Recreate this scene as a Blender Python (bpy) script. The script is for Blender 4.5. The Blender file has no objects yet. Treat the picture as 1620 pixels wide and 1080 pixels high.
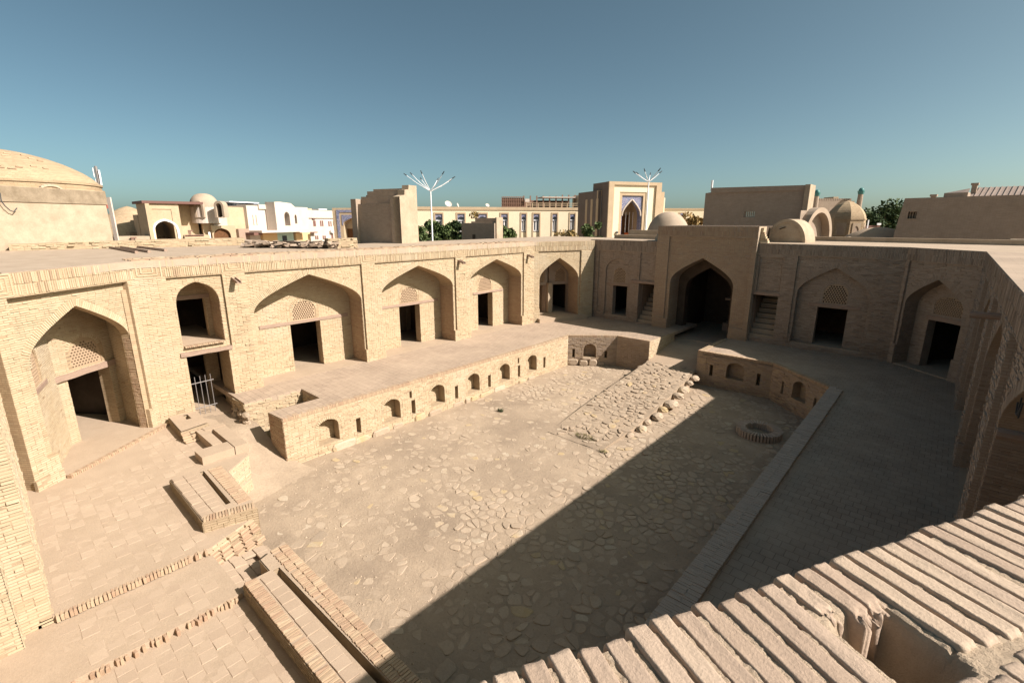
import bpy, math, random
import numpy as np
from mathutils import Vector, Matrix, geometry

random.seed(7)
RNG = np.random.default_rng(11)
S = bpy.context.scene
C = S.collection

# ------------------------------------------------------------------ camera, sky, sun, exposure
CAM_Z, F_PX, PITCH, YAW = 8.9, 757.0, math.atan(190 / 757.0), math.radians(42.2)
cam_d = bpy.data.cameras.new('camera')
cam_d.sensor_width = 36.0
cam_d.lens = 36.0 * F_PX / 1620.0
cam_d.clip_start = 0.05
cam_d.clip_end = 6000
cam = bpy.data.objects.new('camera', cam_d)
C.objects.link(cam)
cam.location = (0, 0, CAM_Z)
cam.rotation_euler = (math.pi / 2 - PITCH, 0, YAW)
S.camera = cam

SUN = Vector((1.17, 0.50, 1.0)).normalized()
world = bpy.data.worlds.new('World')
S.world = world
world.use_nodes = True
wn = world.node_tree
bg = wn.nodes['Background']
sky = wn.nodes.new('ShaderNodeTexSky')
sky.sky_type = 'NISHITA'
sky.sun_disc = False
sky.sun_elevation = math.asin(SUN.z)
sky.sun_rotation = math.atan2(SUN.x, SUN.y)
sky.altitude = 200
sky.air_density = 0.5
sky.dust_density = 2.1
sky.ozone_density = 3.0
hue = wn.nodes.new('ShaderNodeMix')
hue.data_type = 'RGBA'
hue.blend_type = 'MULTIPLY'
hue.inputs[0].default_value = 1.0
hue.inputs[7].default_value = (1.54, 1.63, 1.16, 1)
wn.links.new(sky.outputs[0], hue.inputs[6])
wn.links.new(hue.outputs[2], bg.inputs['Color'])
bg.inputs['Strength'].default_value = 0.05
sun_d = bpy.data.lights.new('sun', 'SUN')
sun_d.energy = 4.7
sun_d.angle = math.radians(0.5)
sun_d.color = (1.0, 0.905, 0.832)
sun = bpy.data.objects.new('sun', sun_d)
C.objects.link(sun)
sun.rotation_euler = (-SUN).to_track_quat('-Z', 'Y').to_euler()
sun.location = (40, 20, 60)
S.view_settings.view_transform = 'Standard'
S.view_settings.look = 'None'
S.view_settings.gamma = 1
S.view_settings.use_curve_mapping = False
S.view_settings.exposure = 0.98

# ------------------------------------------------------------------ helpers: placing
_A = np.array([math.sin(YAW), math.cos(YAW)])
_B = np.array([math.cos(YAW), -math.sin(YAW)])


def ray(px, py):
    a, b = (px - 810) / F_PX, (540 - py) / F_PX
    d = np.array([a, math.cos(PITCH) + b * math.sin(PITCH), -math.sin(PITCH) + b * math.cos(PITCH)])
    return np.array([d[:2] @ _B, d[:2] @ _A, d[2]]), d[1]


def on_z(px, py, z):
    d, _ = ray(px, py)
    p = d * ((z - CAM_Z) / d[2])
    return Vector((p[0], p[1], z))


def at_depth(px, py, D):
    """point seen at px,py whose horizontal distance along the view is D metres"""
    d, fy = ray(px, py)
    p = d * (D / fy)
    return Vector((p[0], p[1], p[2] + CAM_Z))


class Frame:
    """vertical wall plane: s along the wall, z up, d out of the wall (to the right of its direction)"""

    def __init__(self, o, q):
        self.o = np.array(o[:2], float)
        u = np.array(q[:2], float) - self.o
        self.len = float(np.linalg.norm(u))
        self.u = u / self.len
        self.n = np.array([self.u[1], -self.u[0]])
        self.u3 = np.array([self.u[0], self.u[1], 0])
        self.n3 = np.array([self.n[0], self.n[1], 0])

    def p(self, s, z, d=0.0):
        q = self.o + self.u * s + self.n * d
        return (q[0], q[1], z)

    def px(self, px, py, d=0.0):
        r, _ = ray(px, py)
        oo = self.o + self.n * d
        t = (oo @ self.n) / (r[:2] @ self.n)
        q = r * t
        return float((q[:2] - self.o) @ self.u), float(q[2] + CAM_Z)

    def sub(self, s, d, inward):
        """frame of a reveal at s: facing +u (inward=True starts outside) or -u"""
        return None


def view_frame(px0, D0, px1, D1):
    a, b = at_depth(px0, 350, D0), at_depth(px1, 350, D1)
    return Frame((a.x, a.y), (b.x, b.y))


# ------------------------------------------------------------------ helpers: meshes
class MB:
    def __init__(self):
        self.V, self.F, self.T, self.n = [], [], [], 0

    def add(self, verts, faces, tint=0.5):
        verts = np.asarray(verts, float).reshape(-1, 3)
        self.V.append(verts)
        faces = [np.asarray(f) + self.n for f in faces]
        self.F.extend(faces)
        if np.isscalar(tint):
            self.T.extend([tint] * len(faces))
        else:
            self.T.extend(tint)
        self.n += len(verts)

    def addq(self, verts, quads, tint):
        """numpy: verts (n,3), quads (m,k) index array, tint (m,)"""
        self.V.append(verts)
        self.F.append(('Q', quads + self.n))
        self.T.extend(np.asarray(tint).tolist())
        self.n += len(verts)

    def box(self, lo, hi, tint=0.5):
        x0, y0, z0 = lo
        x1, y1, z1 = hi
        v = [(x0, y0, z0), (x1, y0, z0), (x1, y1, z0), (x0, y1, z0), (x0, y0, z1), (x1, y0, z1), (x1, y1, z1), (x0, y1, z1)]
        self.add(v, [(3, 2, 1, 0), (4, 5, 6, 7), (0, 1, 5, 4), (1, 2, 6, 5), (2, 3, 7, 6), (3, 0, 4, 7)], tint)

    def fbox(self, F, s0, s1, z0, z1, d0, d1, tint=0.5):
        v = [F.p(s, z, d) for d in (d0, d1) for (s, z) in ((s0, z0), (s1, z0), (s1, z1), (s0, z1))]
        self.add(v, [(0, 1, 2, 3), (7, 6, 5, 4), (0, 4, 5, 1), (1, 5, 6, 2), (2, 6, 7, 3), (3, 7, 4, 0)], tint)

    def bar(self, a, b, r, n=6, r2=None, tint=0.5):
        a, b = Vector(a), Vector(b)
        ax = (b - a).normalized()
        q = ax.orthogonal().normalized()
        w = ax.cross(q)
        r2 = r if r2 is None else r2
        v = []
        for c, rr in ((a, r), (b, r2)):
            for k in range(n):
                t = 2 * math.pi * k / n
                v.append(c + q * (rr * math.cos(t)) + w * (rr * math.sin(t)))
        f = [(k, (k + 1) % n, n + (k + 1) % n, n + k) for k in range(n)] + [tuple(range(n - 1, -1, -1)), tuple(range(n, 2 * n))]
        self.add([tuple(p) for p in v], f, tint)

    def prism(self, poly, z0, z1, tint=0.5, bottom=True):
        """vertical prism; z1 may be a list of heights per corner"""
        n = len(poly)
        zt = z1 if hasattr(z1, '__len__') else [z1] * n
        v = [(p[0], p[1], z0) for p in poly] + [(p[0], p[1], zt[i]) for i, p in enumerate(poly)]
        area = sum(poly[i][0] * poly[(i + 1) % n][1] - poly[(i + 1) % n][0] * poly[i][1] for i in range(n))
        f = [(i, (i + 1) % n, n + (i + 1) % n, n + i) for i in range(n)]
        if area < 0:
            f = [q[::-1] for q in f]
        tri = geometry.tessellate_polygon([[Vector((p[0], p[1], 0)) for p in poly]])
        for t in tri:
            a, b, c = [poly[i] for i in t]
            if (b[0] - a[0]) * (c[1] - a[1]) - (b[1] - a[1]) * (c[0] - a[0]) < 0:
                t = t[::-1]
            f.append(tuple(i + n for i in t))
            if bottom:
                f.append(tuple(t[::-1]))
        self.add(v, f, tint)

    def slab(self, F, outline, holes, d0, d1, tint=0.5, back=True, edges=True):
        """wall plate between d0 (front) and d1 (back) with openings"""
        loops = [outline] + list(holes)
        flat = [p for l in loops for p in l]
        n = len(flat)
        tri = geometry.tessellate_polygon([[Vector((p[0], p[1], 0)) for p in l] for l in loops])
        v = [F.p(s, z, d0) for s, z in flat] + [F.p(s, z, d1) for s, z in flat]
        f = []
        for t in tri:
            a, b, c = [flat[i] for i in t]
            if (b[0] - a[0]) * (c[1] - a[1]) - (b[1] - a[1]) * (c[0] - a[0]) < 0:
                t = t[::-1]
            f.append(tuple(t))
            if back:
                f.append(tuple(i + n for i in t[::-1]))
        k = 0
        for li, l in enumerate(loops):
            m = len(l)
            if li > 0 or edges:
                area = sum(l[i][0] * l[(i + 1) % m][1] - l[(i + 1) % m][0] * l[i][1] for i in range(m))
                for i in range(m):
                    q = (k + i, k + n + i, k + n + (i + 1) % m, k + (i + 1) % m)
                    if (area < 0) != (li > 0):
                        q = q[::-1]
                    f.append(q)
            k += m
        self.add(v, f, tint)

    def build(self, name, mat, parent=None, smooth=False):
        me = bpy.data.meshes.new(name)
        V = np.concatenate(self.V) if self.V else np.zeros((0, 3))
        idx, tot = [], []
        for f in self.F:
            if isinstance(f, tuple) and len(f) == 2 and isinstance(f[0], str):
                q = f[1]
                idx.append(q.ravel())
                tot.append(np.full(len(q), q.shape[1]))
            else:
                idx.append(np.asarray(f).ravel())
                tot.append(np.array([len(f)]))
        idx = np.concatenate(idx).astype(np.int32)
        tot = np.concatenate(tot).astype(np.int32)
        me.vertices.add(len(V))
        me.vertices.foreach_set('co', V.astype(np.float32).ravel())
        me.loops.add(len(idx))
        me.loops.foreach_set('vertex_index', idx)
        me.polygons.add(len(tot))
        me.polygons.foreach_set('loop_start', np.concatenate([[0], np.cumsum(tot)[:-1]]).astype(np.int32))
        me.polygons.foreach_set('loop_total', tot)
        at = me.attributes.new('tint', 'FLOAT', 'FACE')
        at.data.foreach_set('value', np.asarray(self.T, np.float32))
        me.polygons.foreach_set('use_smooth', np.full(len(tot), smooth))
        me.update(calc_edges=True)
        me.validate()
        me.materials.append(mat)
        return link(name, me, parent)


def link(name, me, parent=None):
    o = bpy.data.objects.new(name, me)
    C.objects.link(o)
    if parent is not None:
        o.parent = parent
        if parent.get('root'):
            o.matrix_parent_inverse = Matrix.Translation(-parent.location)
    return o


def thing(name, label, cat, loc, group=None):
    o = bpy.data.objects.new(name, None)
    C.objects.link(o)
    o.location = loc
    o['root'] = 1
    o['label'] = label
    o['category'] = cat
    o['kind'] = 'thing'
    if group:
        o['group'] = group
    o.empty_display_size = 0.3
    return o


def tag(o, label, cat, group=None, kind='thing'):
    o['label'], o['category'], o['kind'] = label, cat, kind
    if group:
        o['group'] = group
    return o


def struct(o, label=None):
    o['kind'] = 'structure'
    if label:
        o['label'] = label
    return o


def stuff(o):
    o['kind'] = 'stuff'
    return o


# ------------------------------------------------------------------ materials
def nodes(name):
    m = bpy.data.materials.new(name)
    m.use_nodes = True
    nt = m.node_tree
    b = nt.nodes['Principled BSDF']
    b.inputs['Roughness'].default_value = 0.92
    b.inputs['Specular IOR Level'].default_value = 0.15
    return m, nt, b


def N(nt, t, **kw):
    n = nt.nodes.new(t)
    for k, v in kw.items():
        if k in n.inputs:
            n.inputs[k].default_value = v
        else:
            setattr(n, k, v)
    return n


def math_node(nt, op, a, b=None, clamp=False):
    n = nt.nodes.new('ShaderNodeMath')
    n.operation = op
    n.use_clamp = clamp
    for i, x in enumerate((a, b)):
        if x is None:
            continue
        if hasattr(x, 'links'):
            nt.links.new(x, n.inputs[i])
        else:
            n.inputs[i].default_value = x
    return n.outputs[0]


def mixc(nt, fac, a, b, mode='MIX'):
    n = nt.nodes.new('ShaderNodeMix')
    n.data_type = 'RGBA'
    n.blend_type = mode
    for i, x in ((0, fac), (6, a), (7, b)):
        if hasattr(x, 'links'):
            nt.links.new(x, n.inputs[i])
        elif i == 0:
            n.inputs[i].default_value = x
        else:
            n.inputs[i].default_value = (*x, 1)
    return n.outputs[2]


def ramp(nt, src, stops):
    n = nt.nodes.new('ShaderNodeValToRGB')
    e = n.color_ramp.elements
    while len(e) > 1:
        e.remove(e[-1])
    e[0].position, e[0].color = stops[0][0], (*stops[0][1], 1)
    for p, c in stops[1:]:
        x = e.new(p)
        x.color = (*c, 1)
    nt.links.new(src, n.inputs[0])
    return n.outputs[0]


def noise(nt, vec, scale, detail=4, rough=0.6):
    n = N(nt, 'ShaderNodeTexNoise', Scale=scale, Detail=detail, Roughness=rough)
    nt.links.new(vec, n.inputs['Vector'])
    return n.outputs['Fac']


def wpos(nt):
    return N(nt, 'ShaderNodeNewGeometry').outputs['Position']


def bump(nt, b, h, strength=0.5, dist=0.01):
    n = N(nt, 'ShaderNodeBump', Strength=strength, Distance=dist)
    nt.links.new(h, n.inputs['Height'])
    nt.links.new(n.outputs[0], b.inputs['Normal'])


def mat_brick(name, stops, objrand=0.0, dirt=(0.30, 0.22, 0.15), dirt_amt=0.35, bump_s=0.5, grain=70.0, dust=None, patch=None):
    """brick or stone pieces: every face carries its own tint; stains and grain on top"""
    m, nt, b = nodes(name)
    p = wpos(nt)
    t = N(nt, 'ShaderNodeAttribute', attribute_name='tint').outputs['Fac']
    if objrand:
        r = N(nt, 'ShaderNodeObjectInfo').outputs['Random']
        t = math_node(nt, 'ADD', t, math_node(nt, 'MULTIPLY', math_node(nt, 'SUBTRACT', r, 0.5), objrand))
    n1 = noise(nt, p, 0.9, 5)
    t2 = math_node(nt, 'ADD', t, math_node(nt, 'MULTIPLY', math_node(nt, 'SUBTRACT', n1, 0.5), 0.5), True)
    col = ramp(nt, t2, stops)
    n2 = noise(nt, p, 2.6, 6, 0.7)
    d = math_node(nt, 'MULTIPLY', math_node(nt, 'SUBTRACT', n2, 0.52), 3.2, True)
    d = math_node(nt, 'MULTIPLY', d, dirt_amt)
    col = mixc(nt, d, col, dirt)
    if patch:
        n5 = noise(nt, p, 0.42, 4, 0.55)
        pa = math_node(nt, 'MULTIPLY', math_node(nt, 'SUBTRACT', n5, 0.54), 7, True)
        col = mixc(nt, math_node(nt, 'MULTIPLY', pa, 0.45), col, patch)
    if dust:
        n4 = noise(nt, p, 1.3, 5, 0.65)
        du = math_node(nt, 'MULTIPLY', math_node(nt, 'SUBTRACT', n4, 0.47), 5, True)
        col = mixc(nt, math_node(nt, 'MULTIPLY', du, 0.8), col, dust)
    n3 = noise(nt, p, grain, 4, 0.7)
    g = math_node(nt, 'ADD', math_node(nt, 'MULTIPLY', n3, 0.5), 0.75)
    gm = N(nt, 'ShaderNodeCombineColor')
    for i in range(3):
        nt.links.new(g, gm.inputs[i])
    col = mixc(nt, 1.0, col, gm.outputs[0], 'MULTIPLY')
    nt.links.new(col, b.inputs['Base Color'])
    bump(nt, b, n3, bump_s, 0.008)
    return m


def mat_courses(name, c1, c2, mortar, bw=0.26, bh=0.064, axis='wall', strength=0.6, noise_amt=0.4, scale=1.0, dusty=0.0, dust=(0.45, 0.36, 0.26)):
    """far or smooth surfaces: brick texture for colour and fine relief (axis 'wall' = x+y,z ; 'floor' = x,y)"""
    m, nt, b = nodes(name)
    p = wpos(nt)
    sx = N(nt, 'ShaderNodeSeparateXYZ')
    nt.links.new(p, sx.inputs[0])
    cv = N(nt, 'ShaderNodeCombineXYZ')
    if axis == 'wall':
        nt.links.new(math_node(nt, 'ADD', sx.outputs[0], math_node(nt, 'MULTIPLY', sx.outputs[1], 0.9)), cv.inputs[0])
        nt.links.new(sx.outputs[2], cv.inputs[1])
    else:
        nt.links.new(sx.outputs[0], cv.inputs[0])
        nt.links.new(sx.outputs[1], cv.inputs[1])
    wob = N(nt, 'ShaderNodeTexNoise', Scale=2.0, Detail=3.0)
    nt.links.new(p, wob.inputs['Vector'])
    wv = N(nt, 'ShaderNodeVectorMath', operation='SCALE')
    nt.links.new(wob.outputs['Color'], wv.inputs[0])
    wv.inputs['Scale'].default_value = 0.035
    va = N(nt, 'ShaderNodeVectorMath', operation='ADD')
    nt.links.new(cv.outputs[0], va.inputs[0])
    nt.links.new(wv.outputs[0], va.inputs[1])
    br = N(nt, 'ShaderNodeTexBrick', Scale=scale)
    br.inputs['Color1'].default_value = (*c1, 1)
    br.inputs['Color2'].default_value = (*c2, 1)
    br.inputs['Mortar'].default_value = (*mortar, 1)
    br.inputs['Mortar Size'].default_value = 0.008
    br.inputs['Mortar Smooth'].default_value = 0.4
    br.inputs['Bias'].default_value = 0.0
    br.inputs['Brick Width'].default_value = bw
    br.inputs['Row Height'].default_value = bh
    nt.links.new(va.outputs[0], br.inputs['Vector'])
    n1 = noise(nt, p, 0.7, 6, 0.65)
    n2 = noise(nt, p, 3.3, 6, 0.7)
    col = br.outputs['Color']
    if dusty:
        nd = noise(nt, p, 0.55, 6, 0.6)
        du = math_node(nt, 'MULTIPLY', math_node(nt, 'SUBTRACT', nd, 0.5 - dusty * 0.25), 4, True)
        col = mixc(nt, math_node(nt, 'MULTIPLY', du, 0.9), col, dust)
    g = math_node(nt, 'ADD', math_node(nt, 'MULTIPLY', math_node(nt, 'ADD', n1, n2), noise_amt), 1 - noise_amt)
    gm = N(nt, 'ShaderNodeCombineColor')
    for i in range(3):
        nt.links.new(g, gm.inputs[i])
    col = mixc(nt, 1.0, col, gm.outputs[0], 'MULTIPLY')
    nt.links.new(col, b.inputs['Base Color'])
    n3 = noise(nt, p, 45, 4, 0.7)
    h = math_node(nt, 'ADD', math_node(nt, 'MULTIPLY', br.outputs['Fac'], -1.0), math_node(nt, 'MULTIPLY', n3, 0.7))
    bump(nt, b, h, strength, 0.01)
    return m


def mat_rough(name, col, col2=None, scale=3.0, bump_s=0.3, rough=0.92, grain=40, amt=0.5, streak=False, metallic=0.0):
    m, nt, b = nodes(name)
    b.inputs['Roughness'].default_value = rough
    b.inputs['Metallic'].default_value = metallic
    p = wpos(nt)
    if streak:
        mp = N(nt, 'ShaderNodeMapping')
        mp.inputs['Scale'].default_value = streak
        nt.links.new(p, mp.inputs['Vector'])
        p = mp.outputs[0]
    n1 = noise(nt, p, scale, 6, 0.65)
    f = math_node(nt, 'MULTIPLY', math_node(nt, 'SUBTRACT', n1, 0.35), 3.0, True)
    c = mixc(nt, f, col, col2 or tuple(x * (1 - amt * 0.5) for x in col))
    n3 = noise(nt, p, grain, 4, 0.7)
    g = math_node(nt, 'ADD', math_node(nt, 'MULTIPLY', n3, 0.4), 0.8)
    gm = N(nt, 'ShaderNodeCombineColor')
    for i in range(3):
        nt.links.new(g, gm.inputs[i])
    c = mixc(nt, 1.0, c, gm.outputs[0], 'MULTIPLY')
    nt.links.new(c, b.inputs['Base Color'])
    bump(nt, b, n3, bump_s, 0.02)
    return m


def mat_plain(name, col, rough=0.7, metallic=0.0):
    m, nt, b = nodes(name)
    b.inputs['Base Color'].default_value = (*col, 1)
    b.inputs['Roughness'].default_value = rough
    b.inputs['Metallic'].default_value = metallic
    return m


BR = [(0.0, (0.34, 0.245, 0.165)), (0.2, (0.41, 0.315, 0.205)), (0.5, (0.455, 0.365, 0.243)), (0.8, (0.48, 0.392, 0.268)), (1.0, (0.50, 0.425, 0.305))]
BR_RED = [(0.0, (0.33, 0.215, 0.145)), (0.4, (0.385, 0.275, 0.185)), (0.75, (0.42, 0.315, 0.21)), (1.0, (0.46, 0.36, 0.25))]
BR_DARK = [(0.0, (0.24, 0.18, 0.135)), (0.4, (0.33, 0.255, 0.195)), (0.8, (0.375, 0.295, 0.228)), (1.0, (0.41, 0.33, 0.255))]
STONE = [(0.0, (0.31, 0.245, 0.18)), (0.3, (0.345, 0.27, 0.197)), (0.6, (0.385, 0.303, 0.222)), (0.85, (0.42, 0.335, 0.247)), (0.93, (0.42, 0.315, 0.175)), (1.0, (0.43, 0.355, 0.265))]
M = {}
M['brick'] = mat_brick('brick', BR, patch=(0.51, 0.44, 0.335), dirt_amt=0.42)
M['brick_red'] = mat_brick('brick_reddish', BR_RED)
M['brick_dark'] = mat_brick('brick_shaded_weathered', BR_DARK, dirt_amt=0.6, patch=(0.39, 0.32, 0.255))  # weathered brick, its colour also darkened and greyed for the wings in shade
M['brick_piece'] = mat_brick('brick_piece', BR_RED, objrand=0.7, grain=110, bump_s=0.6, dirt_amt=0.25)
M['kerb_brick'] = mat_brick('kerb_brick', [(0, (0.39, 0.315, 0.255)), (1, (0.46, 0.375, 0.305))], objrand=0.4, grain=60, bump_s=0.3, dirt_amt=0.2, dust=(0.44, 0.36, 0.295))
M['brick_long'] = mat_brick('long_parapet_brick', [(0, (0.335, 0.25, 0.188)), (0.5, (0.385, 0.292, 0.222)), (1, (0.43, 0.335, 0.25))], objrand=0.9, grain=150, bump_s=0.42, dirt_amt=0.42)
M['mortar'] = mat_rough('mortar', (0.39, 0.30, 0.20), (0.31, 0.235, 0.155), 5, 0.6)
M['crumb'] = mat_rough('mortar_crumbs', (0.46, 0.36, 0.262), (0.40, 0.31, 0.222), 25, 0.6, grain=300)
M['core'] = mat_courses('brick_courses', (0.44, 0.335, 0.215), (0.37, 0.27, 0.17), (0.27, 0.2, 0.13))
M['shade_core'] = mat_courses('grey_brown_courses', (0.38, 0.302, 0.235), (0.34, 0.268, 0.205), (0.28, 0.215, 0.165), noise_amt=0.35)  # greyer, darker copy of the core courses; shade is put into the colour
M['paving'] = mat_courses('dusty_square_paving', (0.385, 0.297, 0.222), (0.335, 0.257, 0.192), (0.20, 0.15, 0.115), 0.27, 0.27, 'floor', 0.7, 0.4, dusty=0.35, dust=(0.40, 0.31, 0.23))
M['paver'] = mat_brick('paver', [(0, (0.355, 0.27, 0.195)), (0.5, (0.40, 0.308, 0.225)), (1, (0.43, 0.335, 0.245))], objrand=0.7, grain=60, bump_s=0.35, dust=(0.41, 0.317, 0.23))
M['dust'] = mat_rough('dusty_earth', (0.41, 0.317, 0.23), (0.365, 0.28, 0.20), 1.6, 0.5, grain=30)
M['court_dirt'] = mat_rough('courtyard_dirt', (0.385, 0.30, 0.215), (0.255, 0.197, 0.143), 0.42, 1.0, grain=13)
M['stone'] = mat_brick('flagstone', STONE, objrand=0.5, patch=(0.425, 0.345, 0.255), grain=22, bump_s=0.8, dirt_amt=0.4, dust=(0.375, 0.29, 0.205))
M['boulder'] = mat_brick('boulder', STONE, objrand=0.25, grain=14, bump_s=0.9)
M['roof_pave'] = mat_courses('roof_paving', (0.36, 0.285, 0.22), (0.32, 0.25, 0.19), (0.22, 0.165, 0.12), 0.5, 0.25, 'floor', 0.5, 0.3, dusty=0.3, dust=(0.40, 0.31, 0.235))
M['roof'] = mat_rough('roof_mud_plaster', (0.41, 0.325, 0.245), (0.34, 0.265, 0.195), 1.2, 0.5, grain=25)
M['plaster'] = mat_rough('old_clay_plaster', (0.43, 0.345, 0.25), (0.33, 0.255, 0.18), 1.4, 0.5, grain=14)
M['plaster_dark'] = mat_rough('stained_plaster', (0.30, 0.24, 0.17), (0.20, 0.155, 0.105), 2.2, 0.7, grain=14)
M['wood'] = mat_rough('grey_red_timber', (0.36, 0.265, 0.205), (0.28, 0.195, 0.145), 4, 0.5, grain=40, streak=(1, 1, 8))
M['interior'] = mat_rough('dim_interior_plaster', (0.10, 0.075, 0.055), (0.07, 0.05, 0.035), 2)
M['iron'] = mat_plain('grey_iron', (0.24, 0.22, 0.21), 0.55, 0.2)
M['white'] = mat_rough('white_render', (0.56, 0.49, 0.43), (0.50, 0.43, 0.37), 0.8, 0.1, grain=8)
M['cream'] = mat_rough('cream_render', (0.74, 0.635, 0.465), (0.70, 0.60, 0.43), 0.6, 0.1, grain=6)
M['shade_taupe'] = mat_rough('taupe_shaded_sides', (0.17, 0.14, 0.12), (0.15, 0.12, 0.10), 0.8, 0.1, grain=6)  # darker than the tan front: colour deepens the shade on the portal's sides
M['tan'] = mat_rough('tan_render', (0.48, 0.37, 0.25), (0.42, 0.32, 0.21), 0.8, 0.1, grain=6)
M['glass'] = mat_plain('window_glass', (0.05, 0.06, 0.075), 0.15)
M['bluegrey'] = mat_plain('sky_tone_glass', (0.16, 0.19, 0.23), 0.2)  # blue-grey base colour stands for the sky reflected in the hotel panes
M['pvc'] = mat_plain('white_window_frame', (0.8, 0.8, 0.8), 0.4)
M['lamp_white'] = mat_plain('white_paint', (0.8, 0.8, 0.8), 0.35)
M['dark'] = mat_plain('dark_lamp_head', (0.06, 0.065, 0.07), 0.4)
M['door_wood'] = mat_rough('brown_door_wood', (0.16, 0.075, 0.035), (0.10, 0.05, 0.025), 6)
M['orange'] = mat_plain('orange_paint', (0.55, 0.14, 0.04), 0.6)
M['rail'] = mat_plain('red_brown_timber', (0.22, 0.135, 0.10), 0.7)
M['metal_roof'] = mat_rough('rusty_tin_roof', (0.34, 0.275, 0.235), (0.28, 0.22, 0.185), 1.5, 0.2, rough=0.6)
M['turquoise'] = mat_plain('turquoise_tile', (0.07, 0.20, 0.19), 0.4)
M['teal_wall'] = mat_rough('pale_teal_render', (0.42, 0.55, 0.50), (0.36, 0.5, 0.45), 1)
M['ochre'] = mat_rough('ochre_render', (0.62, 0.44, 0.24), (0.56, 0.4, 0.22), 1)
M['awning'] = mat_plain('dark_red_roofing', (0.16, 0.085, 0.07), 0.7)
M['bark'] = mat_rough('bark', (0.13, 0.09, 0.06), (0.08, 0.055, 0.035), 8)
M['red_can'] = mat_plain('red_brick_paint', (0.35, 0.10, 0.07), 0.8)


def mat_leaf(name, c1, c2):
    m, nt, b = nodes(name)
    t = N(nt, 'ShaderNodeAttribute', attribute_name='tint').outputs['Fac']
    nt.links.new(ramp(nt, t, [(0, c1), (1, c2)]), b.inputs['Base Color'])
    b.inputs['Roughness'].default_value = 0.6
    return m


M['leaf'] = mat_leaf('green_leaves', (0.05, 0.075, 0.025), (0.115, 0.15, 0.055))
M['leaf_dark'] = mat_leaf('dark_green_leaves', (0.03, 0.05, 0.02), (0.065, 0.095, 0.036))
M['leaf_dry'] = mat_leaf('dry_orange_leaves', (0.16, 0.12, 0.04), (0.36, 0.24, 0.10))
M['leaf_grass'] = mat_leaf('dry_grass', (0.13, 0.12, 0.05), (0.27, 0.23, 0.12))


def mat_mosaic(name):
    m, nt, b = nodes(name)
    p = wpos(nt)
    v = N(nt, 'ShaderNodeTexVoronoi', Scale=4.5)
    v.distance = 'EUCLIDEAN'
    nt.links.new(p, v.inputs['Vector'])
    c = ramp(nt, v.outputs['Distance'], [(0, (0.5, 0.5, 0.55)), (0.2, (0.42, 0.43, 0.52)), (0.3, (0.10, 0.12, 0.22)), (0.5, (0.15, 0.17, 0.27)), (0.66, (0.32, 0.30, 0.36)), (1, (0.13, 0.12, 0.24))])
    nt.links.new(c, b.inputs['Base Color'])
    b.inputs['Roughness'].default_value = 0.35
    return m


M['mosaic'] = mat_mosaic('blue_tile_mosaic')

# ------------------------------------------------------------------ helpers: masonry


def arch_curve(sL, sR, zs, za, n=9):
    """pointed four-centred arch from the left springing over the apex to the right springing"""
    c, w, h = (sL + sR) / 2, (sR - sL) / 2, za - zs
    half = []
    for i in range(n + 1):
        t = i / n
        p = [(0, 0), (0, 0.32 * h), (0.28 * w, 0.56 * h), (w, h)] if w > 1.0 else [(0, 0), (0, 0.60 * h), (0.30 * w, 0.84 * h), (w, h)]
        b = ((1 - t) ** 3, 3 * t * (1 - t) ** 2, 3 * t * t * (1 - t), t ** 3)
        half.append((sum(b[k] * p[k][0] for k in range(4)), sum(b[k] * p[k][1] for k in range(4))))
    left = [(sL + x, zs + y) for x, y in half]
    right = [(sR - x, zs + y) for x, y in half[:-1]][::-1]
    return left + right


def arch_poly(sL, sR, z0, zs, za, n=9):
    return [(sL, z0)] + arch_curve(sL, sR, zs, za, n) + [(sR, z0)]


def arch_ring(sL, sR, z0, zs, za, o):
    return arch_poly(sL - o, sR + o, z0, zs, za + o * 1.15)


def rect(s0, s1, z0, z1):
    return [(s0, z0), (s1, z0), (s1, z1), (s0, z1)]


def scan(poly, z):
    xs = []
    n = len(poly)
    for i in range(n):
        (a, za), (b, zb) = poly[i], poly[(i + 1) % n]
        if (za <= z) != (zb <= z):
            xs.append(a + (b - a) * (z - za) / (zb - za))
    xs.sort()
    return [(xs[i], xs[i + 1]) for i in range(0, len(xs) - 1, 2)]


def subtract(iv, cut):
    out = []
    for a, b in iv:
        seg = [(a, b)]
        for c, d in cut:
            nxt = []
            for x, y in seg:
                if d <= x or c >= y:
                    nxt.append((x, y))
                else:
                    if c > x:
                        nxt.append((x, c))
                    if d < y:
                        nxt.append((d, y))
            seg = nxt
        out += seg
    return out


BOXF = np.array([[4, 5, 6, 7], [0, 1, 5, 4], [1, 2, 6, 5], [2, 3, 7, 6], [3, 0, 4, 7]])


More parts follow.
